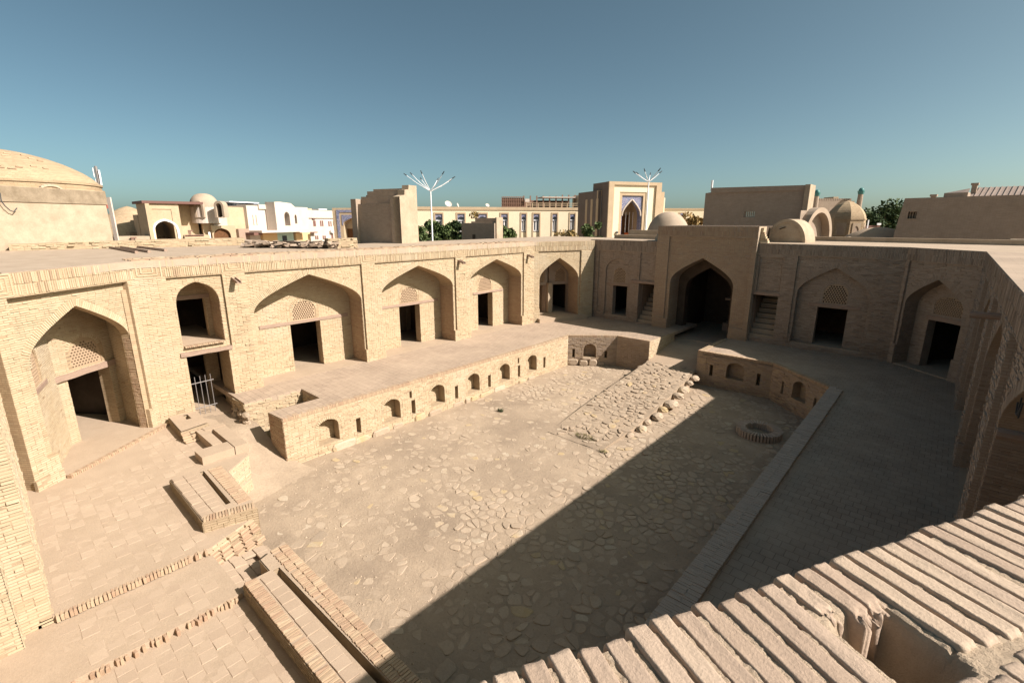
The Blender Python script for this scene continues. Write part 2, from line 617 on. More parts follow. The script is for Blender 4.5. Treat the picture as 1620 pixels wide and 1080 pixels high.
def put_bricks(mb, F, s, z, hs, hz, d, proud, tint, rot=None, bev=0.004):
    """arrays of bricks lying in the plane of F at depth d; proud = how far the face stands out"""
    k = len(s)
    if k == 0:
        return
    s, z, hs, hz, proud, tint = [np.asarray(x, float) for x in (s, z, hs, hz, proud, tint)]
    sg = np.array([[-1, -1], [1, -1], [1, 1], [-1, 1]], float)
    loc = np.zeros((k, 8, 3))
    for j in range(4):
        loc[:, j, 0] = sg[j, 0] * hs
        loc[:, j, 1] = sg[j, 1] * hz
        loc[:, j, 2] = -0.01
        loc[:, 4 + j, 0] = sg[j, 0] * (hs - bev)
        loc[:, 4 + j, 1] = sg[j, 1] * (hz - bev)
        loc[:, 4 + j, 2] = proud + RNG.normal(0, 0.0018, k)
    if rot is not None:
        c, sn = np.cos(rot)[:, None], np.sin(rot)[:, None]
        x, y = loc[:, :, 0].copy(), loc[:, :, 1].copy()
        loc[:, :, 0] = x * c - y * sn
        loc[:, :, 1] = x * sn + y * c
    S_ = loc[:, :, 0] + s[:, None]
    Z_ = loc[:, :, 1] + z[:, None]
    D_ = loc[:, :, 2] + d
    V = np.zeros((k, 8, 3))
    V[:, :, 0] = F.o[0] + F.u[0] * S_ + F.n[0] * D_
    V[:, :, 1] = F.o[1] + F.u[1] * S_ + F.n[1] * D_
    V[:, :, 2] = Z_
    Q = (BOXF[None] + (np.arange(k) * 8)[:, None, None]).reshape(-1, 4)
    mb.addq(V.reshape(-1, 3), Q, np.repeat(tint, 5))


def fill_bricks(mb, F, outline, holes, d, course=0.064, miss=0.012, rough=0.004, wear=None, t0=0.5, tv=0.12):
    zs = [p[1] for p in outline]
    z, z1 = min(zs), max(zs)
    S_, Z_, HS, HZ, PR, TI = [], [], [], [], [], []
    row = 0
    while z + course * 0.6 < z1:
        h = min(course - 0.012, z1 - z - 0.004)
        zm = z + 0.006 + h / 2
        iv = scan(outline, zm)
        for hp in holes:
            for zz in (z + 0.003, zm, z + h):
                iv = subtract(iv, scan(hp, zz))
        rowt = random.gauss(0, 0.06)
        rowp = random.gauss(0, 0.0015)
        for a, b in iv:
            if b - a < 0.05:
                continue
            x = a + 0.002
            first = True
            while x < b - 0.03:
                L = 0.252 if random.random() < 0.8 else 0.122
                if first and row % 2:
                    L = 0.122
                first = False
                e = min(x + L, b - 0.002)
                if b - e < 0.06:
                    e = b - 0.002
                w = 1.0 if wear is None else wear((x + e) / 2, zm)
                if random.random() > miss * w:
                    S_.append((x + e) / 2)
                    Z_.append(zm + random.gauss(0, 0.0012 * w))
                    HS.append((e - x) / 2)
                    HZ.append(h / 2 * random.uniform(0.93, 1.03))
                    PR.append(max(0.001, 0.011 + rowp + random.gauss(0, rough * (0.5 + 0.5 * w))))
                    TI.append(min(1, max(0, t0 - 0.05 * (w - 1) + rowt + random.gauss(0, tv))))
                x = e + 0.009
        z += course
        row += 1
    put_bricks(mb, F, S_, Z_, HS, HZ, d, PR, TI)


def voussoirs(mb, F, sL, sR, zs, za, d, L=0.25, pitch=0.066, proud=0.013, t0=0.55):
    pts = arch_curve(sL, sR, zs, za, 24)
    P = np.array(pts)
    seg = np.linalg.norm(np.diff(P, axis=0), axis=1)
    cum = np.concatenate([[0], np.cumsum(seg)])
    n = int(cum[-1] / pitch)
    S_, Z_, R_ = [], [], []
    for i in range(n):
        t = (i + 0.5) * cum[-1] / n
        j = min(len(seg) - 1, int(np.searchsorted(cum, t) - 1))
        f = (t - cum[j]) / seg[j]
        p = P[j] + (P[j + 1] - P[j]) * f
        a, b = max(0, j - 1), min(len(P) - 1, j + 2)
        tg = P[b] - P[a]
        tg = tg / np.linalg.norm(tg)
        nr = np.array([-tg[1], tg[0]])
        q = p + nr * (L / 2 - 0.004)
        S_.append(q[0])
        Z_.append(q[1])
        R_.append(math.atan2(tg[1], tg[0]))
    k = len(S_)
    put_bricks(mb, F, S_, Z_, np.full(k, 0.026), np.full(k, L / 2), d, proud + RNG.normal(0, 0.003, k), t0 + RNG.normal(0, 0.14, k), np.array(R_))


def soldiers(mb, F, s0, s1, z0, z1, d, rows=2, pitch=0.066, t0=0.42, skip=()):
    h = (z1 - z0) / rows
    n = int((s1 - s0) / pitch)
    for r in range(rows):
        s = s0 + (np.arange(n) + 0.5) * (s1 - s0) / n
        keep = RNG.random(n) > 0.03
        for a, b in skip:
            keep &= ~((s > a) & (s < b))
        s = s[keep]
        k = len(s)
        put_bricks(mb, F, s + RNG.normal(0, 0.002, k), np.full(k, z0 + (r + 0.5) * h) + RNG.normal(0, 0.006, k), np.full(k, 0.0245), np.full(k, h / 2 - 0.006), d, 0.016 + RNG.normal(0, 0.007, k).clip(-0.012, 0.02), t0 + RNG.normal(0, 0.2, k), RNG.normal(0, 0.012, k))


def nested(mb, F, sc, z0, z1, d, half=0.42, t0=0.4):
    """square spiral-like pattern of thin bricks, ring inside ring, on the cornice"""
    zc, hz = (z0 + z1) / 2, (z1 - z0) / 2 - 0.01
    r = 0.0
    while half - r > 0.06:
        a, b = half - r, hz - r * hz / half
        if b < 0.05:
            break
        put_bricks(mb, F, [sc - a, sc + a], [zc, zc], [0.026] * 2, [b] * 2, d, [0.02] * 2, t0 + RNG.normal(0, 0.12, 2))
        put_bricks(mb, F, [sc, sc], [zc - b, zc + b], [a] * 2, [0.022] * 2, d, [0.019] * 2, t0 + RNG.normal(0, 0.12, 2))
        r += 0.125


def lattice(name, F, gL, gR, z0, zs, za, d, parent, mat, pitch=0.112, thick=0.06):
    """pierced window screen: a plate with six-sided holes"""
    mb = MB()
    out = arch_poly(gL, gR, z0, zs, za, 6)
    holes = []
    r = pitch * 0.36
    row, z = 0, z0 + pitch * 0.55
    while z < za - 0.04:
        s = gL + pitch * (0.55 if row % 2 == 0 else 1.05)
        while s < gR - pitch * 0.4:
            iv = scan(out, z + r)
            iv2 = scan(out, z - r)
            if iv and iv2 and iv[0][0] + 0.008 < s - r * 0.7 and s + r * 0.7 < iv[0][1] - 0.008 and iv2[0][0] + 0.02 < s - r and s + r < iv2[0][1] - 0.02:
                holes.append([(s + r * math.cos(k * math.pi / 3), z + r * math.sin(k * math.pi / 3) * 1.02) for k in range(6)])
            s += pitch
        z += pitch * 0.86
        row += 1
    mb.slab(F, out, holes, d, d - thick, 0.55)
    return mb.build(name, mat, parent)


def jamb_right(F, s, d0, d1):
    """frame of the reveal at s that faces back along the wall (-u); runs from depth d1 out to d0"""
    a, b = F.p(s, 0, d1), F.p(s, 0, d0)
    return Frame(a, b)


def jamb_left(F, s, d0, d1):
    a, b = F.p(s, 0, d0), F.p(s, 0, d1)
    return Frame(a, b)


def shift_mesh_pieces(name, parent, mats, variants, n_ind, mat, kindname=None):
    """mats: world matrices of alike pieces, largest in view first; first n_ind become objects, the rest one joined part"""
    for i, mx in enumerate(mats[:n_ind]):
        o = link(name, variants[i % len(variants)], parent)
        o.matrix_basis = mx
    rest = mats[n_ind:]
    if rest:
        mb = MB()
        for i, mx in enumerate(rest):
            me = variants[i % len(variants)]
            v = np.empty(len(me.vertices) * 3, np.float32)
            me.vertices.foreach_get('co', v)
            v = v.reshape(-1, 3)
            a = np.array(mx)
            v = v @ a[:3, :3].T + a[:3, 3]
            mb.add(v, [tuple(p.vertices) for p in me.polygons], random.random())
        stuff(mb.build(kindname or name + 's', mat, parent))


def brick_mesh(name, lx, ly, lz, mat, bev=0.006, jit=0.003):
    """rounded brick, origin at the centre of its base"""
    v, f = [], []
    for (z, k) in ((0, 0), (lz - bev, 0), (lz, bev)):
        for sx, sy in ((-1, -1), (1, -1), (1, 1), (-1, 1)):
            v.append((sx * (lx / 2 - k) + random.gauss(0, jit), sy * (ly / 2 - k) + random.gauss(0, jit), z + (random.gauss(0, jit) if z else 0)))
    for l in (0, 4):
        f += [(l + i, l + (i + 1) % 4, l + 4 + (i + 1) % 4, l + 4 + i) for i in range(4)]
    f.append((8, 9, 10, 11))
    me = bpy.data.meshes.new(name)
    me.from_pydata(v, [], f)
    at = me.attributes.new('tint', 'FLOAT', 'FACE')
    at.data.foreach_set('value', [0.5] * len(f))
    me.materials.append(mat)
    return me


def value_noise(nx, ny, cell, seed):
    r = np.random.default_rng(seed)
    gx, gy = int(nx / cell) + 3, int(ny / cell) + 3
    g = r.random((gx, gy))
    x = np.arange(nx) / cell
    y = np.arange(ny) / cell
    xi, yi = x.astype(int), y.astype(int)
    fx, fy = x - xi, y - yi
    fx = (fx * fx * (3 - 2 * fx))[:, None]
    fy = (fy * fy * (3 - 2 * fy))[None]
    a, b = g[np.ix_(xi, yi)], g[np.ix_(xi + 1, yi)]
    c, d = g[np.ix_(xi, yi + 1)], g[np.ix_(xi + 1, yi + 1)]
    return (a * (1 - fx) + b * fx) * (1 - fy) + (c * (1 - fx) + d * fx) * fy - 0.5


def grid_mesh(mb, X, Y, Z, tint=0.5):
    nx, ny = X.shape
    V = np.stack([X, Y, Z], -1).reshape(-1, 3)
    i = np.arange(nx * ny).reshape(nx, ny)
    Q = np.stack([i[:-1, :-1], i[1:, :-1], i[1:, 1:], i[:-1, 1:]], -1).reshape(-1, 4)
    mb.addq(V, Q, np.full(len(Q), tint))

# ------------------------------------------------------------------ the setting: ground sheets
Z_T = 1.95          # terrace level above the sunken courtyard
mb = MB()
mb.add([(-2500, -2500, -0.12), (2500, -2500, -0.12), (2500, 2500, -0.12), (-2500, 2500, -0.12)], [(0, 1, 2, 3)])
struct(mb.build('ground', M['dust']))

# courtyard: an uneven dirt sheet that half buries the flagstones
nx, ny = 190, 270
gx = np.linspace(-21.5, -2.7, nx)
gy = np.linspace(-0.3, 26.6, ny)
X, Y = np.meshgrid(gx, gy, indexing='ij')


def court_h(nx, ny):
    return 0.05 * value_noise(nx, ny, 32, 3) + 0.03 * value_noise(nx, ny, 11, 4) + 0.016 * value_noise(nx, ny, 4, 5) + 0.008 * value_noise(nx, ny, 1.6, 6)


HC = court_h(nx, ny)
HC[X < -16.6] += 0.0
mb = MB()
grid_mesh(mb, X, Y, HC)
court = struct(mb.build('courtyard_floor', M['court_dirt'], smooth=True))


def court_z(x, y):
    i = int(np.clip((x + 21.5) / 18.8 * (nx - 1), 0, nx - 1))
    j = int(np.clip((y + 0.3) / 26.9 * (ny - 1), 0, ny - 1))
    return float(HC[i, j])


def clip_half(poly, px, py, qx, qy, gap):
    """keep the part of poly nearer to p than q, leaving a joint"""
    dx, dy = qx - px, qy - py
    L = math.hypot(dx, dy)
    dx, dy = dx / L, dy / L
    lim = px * dx + py * dy + L / 2 - gap
    out = []
    n = len(poly)
    for i in range(n):
        a, b = poly[i], poly[(i + 1) % n]
        fa, fb = a[0] * dx + a[1] * dy - lim, b[0] * dx + b[1] * dy - lim
        if fa <= 0:
            out.append(a)
        if (fa < 0) != (fb < 0):
            t = fa / (fa - fb)
            out.append((a[0] + (b[0] - a[0]) * t, a[1] + (b[1] - a[1]) * t))
    return out


def rounded(poly, r=0.22):
    out = []
    n = len(poly)
    for i in range(n):
        a, b, c = poly[i - 1], poly[i], poly[(i + 1) % n]
        q = r * random.uniform(0.6, 1.5)
        out.append((b[0] + (a[0] - b[0]) * q, b[1] + (a[1] - b[1]) * q))
        out.append((b[0] + (c[0] - b[0]) * q, b[1] + (c[1] - b[1]) * q))
    return out


def flagstones(x0, x1, y0, y1, cell, inside, gap=0.018):
    """irregular polygons fitted side by side"""
    nxx, nyy = int((x1 - x0) / cell), int((y1 - y0) / cell)
    pts = {}
    for i in range(-2, nxx + 3):
        for j in range(-2, nyy + 3):
            pts[i, j] = (x0 + (i + 0.5 + random.uniform(-0.46, 0.46)) * cell, y0 + (j + 0.5 + 0.5 * (i % 2) + random.uniform(-0.46, 0.46)) * cell)
    drop = {k for k in pts if random.random() < 0.36}
    res = []
    for i in range(nxx):
        for j in range(nyy):
            if (i, j) in drop:
                continue
            p = pts[i, j]
            if not inside(*p):
                continue
            poly = [(p[0] - cell * 1.1, p[1] - cell * 1.1), (p[0] + cell * 1.1, p[1] - cell * 1.1), (p[0] + cell * 1.1, p[1] + cell * 1.1), (p[0] - cell * 1.1, p[1] + cell * 1.1)]
            for a in range(-2, 3):
                for b in range(-2, 3):
                    if (a or b) and (i + a, j + b) not in drop and poly:
                        q = pts[i + a, j + b]
                        poly = clip_half(poly, p[0], p[1], q[0], q[1], gap * random.uniform(0.5, 1.8))
            if len(poly) >= 3:
                k_ = random.uniform(0.78, 1.0)
                res.append((p, [(p[0] + (x - p[0]) * k_ * random.uniform(0.93, 1.03), p[1] + (y - p[1]) * k_ * random.uniform(0.93, 1.03)) for x, y in rounded(rounded(poly), 0.2)]))
    return res


def stone_geo(mb, p, poly, zf, top, tint, slope=None, drop=0.12):
    n = len(poly)
    sx, sy = random.gauss(0, 0.03), random.gauss(0, 0.03)
    v = []
    for (k, dz) in ((1.0, -drop), (1.0, top - 0.008), (0.88, top)):
        for (x, y) in poly:
            xx, yy = p[0] + (x - p[0]) * k, p[1] + (y - p[1]) * k
            v.append((xx, yy, zf(p[0], p[1]) * 0 + zf(xx, yy) + dz + (0 if dz < 0 else (xx - p[0]) * sx + (yy - p[1]) * sy + random.gauss(0, 0.002))))
    f = []
    for l in (0, n):
        f += [(l + i, l + (i + 1) % n, l + n + (i + 1) % n, l + n + i) for i in range(n)]
    f.append(tuple(range(2 * n, 3 * n)))
    area = sum(poly[i][0] * poly[(i + 1) % n][1] - poly[(i + 1) % n][0] * poly[i][1] for i in range(n))
    if area < 0:
        f = [q[::-1] for q in f]
    mb.add(v, f, tint)


def in_court(x, y):
    if x > -3.05 or y > 25.9:
        return False
    if x < -16.9 and y > 6.2:
        return False
    if y < 4.05 and x > -12.5:
        return y > 3.75 and x > -11
    if x < -12.4 and y < 4.3 or x < -16.2 and y < 5.2:
        return False
    if -12.3 < x < -9.1 and y > 15.2:
        return False
    if x > -5.6 and y > 26.0 - (x + 5.8) * 0.85:
        return False
    if (x + 4.9) ** 2 + (y - 21.2) ** 2 < 0.95:
        return False
    return True


flat0 = lambda x, y: court_z(x, y) * 0.6
st = flagstones(-17, -3, 3.6, 26, 0.25, in_court, 0.008)
vis = []
for p, poly in st:
    a = abs(sum(poly[i][0] * poly[(i + 1) % len(poly)][1] - poly[(i + 1) % len(poly)][0] * poly[i][1] for i in range(len(poly)))) / 2
    D = math.hypot(p[0], p[1])
    dusty = (p[0] < -9.0 and p[1] < 19)
    nz = math.sin(p[0] * 1.9 + 2 * math.sin(p[1] * 0.8)) + math.sin(p[1] * 1.3 + p[0])
    base = random.gauss(0.007 if not dusty else 0.002, 0.008) + 0.002 * nz - (0.002 if dusty else 0)
    vis.append((a / (D * D + 79) ** 1.5, p, poly, base))
vis.sort(key=lambda q: -q[0])
shown = [q for q in vis if q[3] > -0.014]
rest = MB()
for k, (_, p, poly, top) in enumerate(shown):
    t = min(1, max(0, random.gauss(0.42, 0.16) + (0.35 if random.random() < 0.07 else 0)))
    if k < 300:
        one = MB()
        stone_geo(one, p, poly, flat0, top, t)
        one.build('flagstone', M['stone'], court)
    else:
        stone_geo(rest, p, poly, flat0, top, t)
stuff(rest.build('flagstones', M['stone'], court))
# loose pebbles and stone chips on the courtyard
mb = MB()
for k in range(5000):
    x, y = random.uniform(-16.7, -3.2), random.uniform(4.3, 25.8)
    if not in_court(x, y):
        continue
    r = random.choice((0.012, 0.018, 0.025, 0.04)) * random.uniform(0.7, 1.3)
    z = court_z(x, y)
    v = [(x + r * random.uniform(0.6, 1.2) * math.cos(q), y + r * random.uniform(0.6, 1.2) * math.sin(q), z - 0.005) for q in np.linspace(0, 5.2, 6)]
    v.append((x, y, z + r * random.uniform(0.4, 0.8)))
    mb.add(v, [(i, (i + 1) % 6, 6) for i in range(6)], random.random())
stuff(mb.build('pebbles', M['stone'], court))

# terraces round the courtyard (thin paving slabs; the retaining walls below are things of their own)
mb = MB()
mb.prism([(-27.0, 6.0), (-19.7, 6.02), (-19.7, 8.3), (-18.05, 8.3), (-18.05, 6.28), (-17.02, 6.36), (-17.16, 24.0), (-14.7, 26.04), (-12.56, 26.1), (-12.45, 33), (-30, 33)], Z_T - 0.2, Z_T)
tl = struct(mb.build('terrace', M['paving']))
mb = MB()
mb.prism([(-9.6, 26.02), (-5.8, 26.1), (-3.0, 23.75), (-2.5, 23.3), (-2.5, -2.0), (7, -2.0), (7, 34), (-9.45, 34)], Z_T - 0.24, Z_T - 0.05)
tr = struct(mb.build('terrace', M['paving']))
# gateway passage floor between the terraces, falling to the cobbled ramp
mb = MB()
mb.add([(-12.6, 25.9, 0.70), (-9.5, 25.9, 0.70), (-9.5, 29.0, 1.32), (-12.6, 29.0, 1.32), (-9.2, 36.5, 1.46), (-13.6, 36.5, 1.46)], [(0, 1, 2, 3), (3, 2, 4, 5)])
struct(mb.build('passage_floor', M['dust']))


# brick-on-edge kerb along the right terrace
def runs(x0, y0, x1, y1, w, z, pitch=0.066):
    """matrices for a row of bricks on edge laid across the line"""
    L = math.hypot(x1 - x0, y1 - y0)
    n = int(L / pitch)
    out = []
    ang = math.atan2(y1 - y0, x1 - x0)
    for i in range(n):
        t = (i + 0.5) / n
        out.append(Matrix.Translation((x0 + (x1 - x0) * t + random.gauss(0, 0.004), y0 + (y1 - y0) * t + random.gauss(0, 0.004), z + random.gauss(0, 0.004))) @ Matrix.Rotation(ang + random.gauss(0, 0.02), 4, 'Z'))
    return out


edge_v = [brick_mesh('edge_brick', 0.053, 0.235, 0.12, M['brick_piece']) for _ in range(4)]
kerb_v = [brick_mesh('edge_brick', 0.061, 0.25, 0.13, M['kerb_brick'], 0.004, 0.002) for _ in range(4)]
kerb = thing('kerb', 'low brick-on-edge kerb in shade along the right side of the sunken courtyard', 'kerb', (-2.73, 14, Z_T - 0.05))
mb = MB()
mb.box((-2.96, 2.0, Z_T - 0.25), (-2.48, 23.72, Z_T - 0.01))
mb.build('bed', M['mortar'], kerb)
ms = runs(-2.845, 6.2, -2.845, 23.7, 0.24, Z_T - 0.065) + runs(-2.598, 6.2, -2.598, 23.5, 0.24, Z_T - 0.065)
ms.sort(key=lambda m: m.translation.y)
shift_mesh_pieces('edge_brick', kerb, ms, kerb_v, 260, M['kerb_brick'])

# ------------------------------------------------------------------ retaining walls with little niches


def retaining(name, label, F, s0, s1, niches, slots, zt=Z_T, zb=-0.15, worn=1.0, brick='brick', cap=True, loc=None, stones=(), parent=None, thick=0.5):
    root = parent or thing(name, label, 'retaining wall', loc or F.p((s0 + s1) / 2, 0, 0))
    core, bw = MB(), MB()
    holes = [arch_poly(a, b, z0, zs, za, 5) for a, b, z0, zs, za in niches] + [rect(a, b, z0, z1) for a, b, z0, z1 in slots]
    core.slab(F, rect(s0, s1, zb, zt - 0.21), holes, 0, -thick)
    core.slab(F, rect(s0, s1, zt - 0.208, zt - 0.012), [], 0.0, -0.26)
    for h in holes:
        a, b = min(p[0] for p in h), max(p[0] for p in h)
        core.slab(F, rect(a - 0.05, b + 0.05, min(p[1] for p in h) - 0.05, max(p[1] for p in h) + 0.05), [], -thick + 0.06, -thick - 0.05)
    ring = [arch_ring(a, b, z0, zs, za, 0.12) for a, b, z0, zs, za in niches] + holes[len(niches):]
    wear = lambda s, z: worn * (1 + 3.0 * max(0, 0.55 - z) + (1.2 if math.sin(s * 1.7) + math.sin(z * 5 + s) > 1.1 else 0))
    zcap = zt - 0.14 if cap else zt
    fill_bricks(bw, F, rect(s0, s1, 0.0, zcap), ring, 0, miss=0.03, wear=wear, tv=0.2)
    for a, b, z0, zs, za in niches:
        voussoirs(bw, F, a, b, zs, za, 0, 0.12)
        put_bricks(bw, F, [a - 0.06] * 6 + [b + 0.06] * 6, [z0 + 0.06 + k * 0.065 for k in range(6)] * 2, [0.055] * 12, [0.026] * 12, 0, [0.012] * 12, RNG.random(12))
        fill_bricks(bw, F, rect(a + 0.02, b - 0.02, z0, za - 0.1), [], -thick + 0.06, miss=0.05, wear=wear)
    core.build('wall_core', M['mortar'], root)
    stuff(bw.build('brickwork', M[brick], root))
    if cap:
        ms = []
        for i in range(int((s1 - s0) / 0.066)):
            q = F.p(s0 + (i + 0.5) * 0.066, zt - 0.118, -0.105)
            ms.append(Matrix.Translation(q) @ Matrix.Rotation(math.atan2(F.u[1], F.u[0]) + random.gauss(0, 0.03), 4, 'Z') @ Matrix.Scale(random.choice((1, 1, 1, 0.96)), 4))
        ms = [m for m in ms if random.random() > 0.03]
        ms.sort(key=lambda m: m.translation.x ** 2 + m.translation.y ** 2)
        shift_mesh_pieces('coping_brick', root, ms, edge_v, 150, M['brick_piece'])
    for (sa, sb, za, zb2, pr, tint) in stones:
        one = MB()
        a = rounded(rounded([(sa, za), (sb, za + random.uniform(-.02, .02)), (sb - 0.02, zb2), (sa + 0.03, zb2 + random.uniform(-.03, .02))], 0.16), 0.25)
        m = len(a)
        c = (sum(p[0] for p in a) / m, sum(p[1] for p in a) / m)
        v = [F.p(s, z, -0.05) for s, z in a] + [F.p(s, z, pr * 0.6) for s, z in a] + [F.p(c[0] + (s - c[0]) * 0.8, c[1] + (z - c[1]) * 0.75, pr + random.gauss(0, 0.006)) for s, z in a]
        f = [(l + i, l + (i + 1) % m, l + m + (i + 1) % m, l + m + i) for l in (0, m) for i in range(m)] + [tuple(range(2 * m, 3 * m))]
        one.add(v, f, tint)
        one.build('footing_stone', M['boulder'], root)
    return root


FL = Frame((-17.0, 0), (-17.0, 1))
nl = [(a, b, 0.42, z, 1.42) for a, b, z in ((7.6, 8.46, 1.05), (10.53, 11.38, 1.05), (13.07, 13.92, 1.05), (15.4, 16.25, 1.05), (17.72, 18.56, 1.05), (20.05, 20.9, 1.08))]
sl = [(s, s + 0.2, 0.38, 1.05) for s in (9.22, 11.98, 14.57, 16.87, 19.23, 21.52)] + [(s, s + 0.12, 1.18, 1.5) for s in (11.9, 19.22)]
stones = []
s = 8.3
while s < 21:
    w = random.uniform(0.35, 0.9)
    if random.random() < 0.75:
        stones.append((s, s + w, -0.1, random.uniform(0.16, 0.3), random.uniform(0.04, 0.12), random.choice((0.2, 0.45, 0.6, 0.9, 0.93))))
    s += w + random.uniform(0.02, 0.25)
stones[0] = (8.1, 9.15, -0.08, 0.3, 0.09, 0.92)
rl = retaining('retaining_wall', 'long sunlit brick terrace wall with a row of six small arched niches', FL, 6.36, 24.0, nl, sl, stones=stones)
retaining('retaining_wall', '', Frame((-18.05, 6.27), (-17.0, 6.36)), 0, 1.054, [], [], parent=rl, cap=False, brick='brick_red', worn=0.6)
Fd = Frame((-17.16, 24.0), (-14.7, 26.05))
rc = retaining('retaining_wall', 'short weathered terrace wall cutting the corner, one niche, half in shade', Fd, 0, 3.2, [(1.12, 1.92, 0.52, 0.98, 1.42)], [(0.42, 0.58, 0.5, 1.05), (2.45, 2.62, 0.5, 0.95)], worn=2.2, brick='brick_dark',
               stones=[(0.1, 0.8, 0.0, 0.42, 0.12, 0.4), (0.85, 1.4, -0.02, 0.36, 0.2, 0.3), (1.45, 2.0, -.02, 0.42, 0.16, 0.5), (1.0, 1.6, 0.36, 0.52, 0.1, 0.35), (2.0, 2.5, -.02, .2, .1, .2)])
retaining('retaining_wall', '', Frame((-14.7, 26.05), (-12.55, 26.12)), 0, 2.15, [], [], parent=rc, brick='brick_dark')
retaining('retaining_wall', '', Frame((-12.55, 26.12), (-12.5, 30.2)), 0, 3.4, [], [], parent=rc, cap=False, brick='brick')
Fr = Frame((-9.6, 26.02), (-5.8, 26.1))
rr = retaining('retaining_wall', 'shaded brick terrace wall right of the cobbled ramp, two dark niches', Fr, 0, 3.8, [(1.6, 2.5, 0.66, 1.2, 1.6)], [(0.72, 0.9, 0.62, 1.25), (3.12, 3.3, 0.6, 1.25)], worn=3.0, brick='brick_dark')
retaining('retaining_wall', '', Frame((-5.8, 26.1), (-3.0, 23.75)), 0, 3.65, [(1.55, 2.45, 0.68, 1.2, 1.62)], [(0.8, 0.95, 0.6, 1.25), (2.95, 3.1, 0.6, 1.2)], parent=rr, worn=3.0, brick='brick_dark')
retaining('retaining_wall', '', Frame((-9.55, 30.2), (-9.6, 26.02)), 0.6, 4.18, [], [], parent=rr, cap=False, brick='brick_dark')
mb = MB()
Fk = Frame((-2.96, 23.7), (-2.96, -2))
mb.slab(Fk, rect(0, 25.7, -0.15, Z_T - 0.26), [], 0, -0.4)
k = MB()
fill_bricks(k, Fk, rect(0, 22, 0, Z_T - 0.27), [], 0, wear=lambda s, z: 1.5)
mb.build('wall_core', M['mortar'], kerb)
stuff(k.build('brickwork', M['brick_dark'], kerb))

# ------------------------------------------------------------------ cobbled ramp
ramp = thing('cobbled_ramp', 'sunlit cobbled ramp climbing from the sunken courtyard to the gateway', 'ramp', (-10.8, 21, 0))
RL = [(-11.75, 15.2), (-12.1, 18.5), (-12.35, 22), (-12.5, 26.0)]
RR = [(-9.1, 15.6), (-9.05, 18.5), (-9.2, 21), (-9.5, 24.6), (-9.62, 26.0)]


def ramp_z(x, y):
    t = min(1, max(0, (y - 15.3) / 10.7))
    return 0.72 * t ** 1.15 + 0.02


def edge_x(E, y):
    for (xa, ya), (xb, yb) in zip(E[:-1], E[1:]):
        if y <= yb:
            return xa + (xb - xa) * max(0, (y - ya)) / (yb - ya)
    return E[-1][0]


mb = MB()
ys = np.linspace(15.3, 26.0, 40)
us = np.linspace(0, 1, 14)
Xr = np.array([[edge_x(RL, y) * (1 - u) + edge_x(RR, y) * u for y in ys] for u in us])
Yr = np.array([[y for y in ys] for u in us])
Zr = np.array([[ramp_z(0, y) for y in ys] for u in us]) + 0.03 * value_noise(14, 40, 2.5, 9)
grid_mesh(mb, Xr, Yr, Zr)
for e in (0, -1):
    a = [(Xr[e, j], Yr[e, j], Zr[e, j]) for j in range(40)] + [(Xr[e, j], Yr[e, j], -0.1) for j in range(40)]
    q = [(j, j + 1, 41 + j, 40 + j) for j in range(39)]
    mb.add(a, q if e == 0 else [x[::-1] for x in q])
mb.build('ramp_bed', M['court_dirt'], ramp)
sr = flagstones(-12.6, -8.9, 15.0, 26, 0.25, lambda x, y: edge_x(RL, y) + 0.12 < x < edge_x(RR, y) - 0.1 and y > 15.6, 0.02)
random.shuffle(sr)
rest = MB()
for k, (p, poly) in enumerate(sr):
    one = MB() if k < 300 else rest
    stone_geo(one, p, poly, ramp_z, random.gauss(0.026, 0.018), min(1, max(0, random.gauss(0.5, 0.2))))
    if k < 300:
        one.build('cobble', M['stone'], ramp)
if rest.n:
    stuff(rest.build('cobbles', M['stone'], ramp))


def boulder(x, y, z, rx, ry, rz, tint, parent, name='boulder', mat='boulder', seed=None):
    one = MB()
    v = [(x, y, z + rz)]
    rings = 4
    for i in range(1, rings + 1):
        ph = math.pi * 0.62 * i / rings
        for k in range(8):
            t = 2 * math.pi * (k + 0.5 * (i % 2)) / 8
            j = random.uniform(0.86, 1.12)
            v.append((x + rx * math.sin(ph) * math.cos(t) * j, y + ry * math.sin(ph) * math.sin(t) * j, z + rz * math.cos(ph) * random.uniform(0.93, 1.05)))
    f = [(0, 1 + k, 1 + (k + 1) % 8) for k in range(8)]
    for i in range(rings - 1):
        a = 1 + i * 8
        f += [(a + k, a + 8 + k, a + 8 + (k + 1) % 8, a + (k + 1) % 8) for k in range(8)]
    one.add(v, f, tint)
    return one.build(name, M[mat], parent, smooth=False)


for (x, y, r, t) in ((-9.35, 25.2, 0.28, 0.9), (-9.25, 24.4, 0.26, 0.6), (-9.12, 23.4, 0.3, 0.93), (-9.05, 22.5, 0.3, 0.92), (-8.95, 21.4, 0.33, 0.9), (-9.0, 20.6, 0.26, 0.95), (-8.85, 19.8, 0.3, 0.93), (-8.95, 19.0, 0.24, 0.7), (-8.85, 18.2, 0.3, 0.93), (-8.98, 17.4, 0.22, 0.5), (-11.9, 20.6, 0.3, 0.92), (-12.15, 22.2, 0.26, 0.75), (-12.3, 23.6, 0.28, 0.6), (-11.8, 19.2, 0.24, 0.5), (-12.4, 25.0, 0.26, 0.7)):
    boulder(x + random.gauss(0, .05), y, ramp_z(x, y) - 0.14, r * random.uniform(0.8, 1.1), r * random.uniform(0.9, 1.4), r * 0.62, t * 0.9, ramp, 'edge_stone')


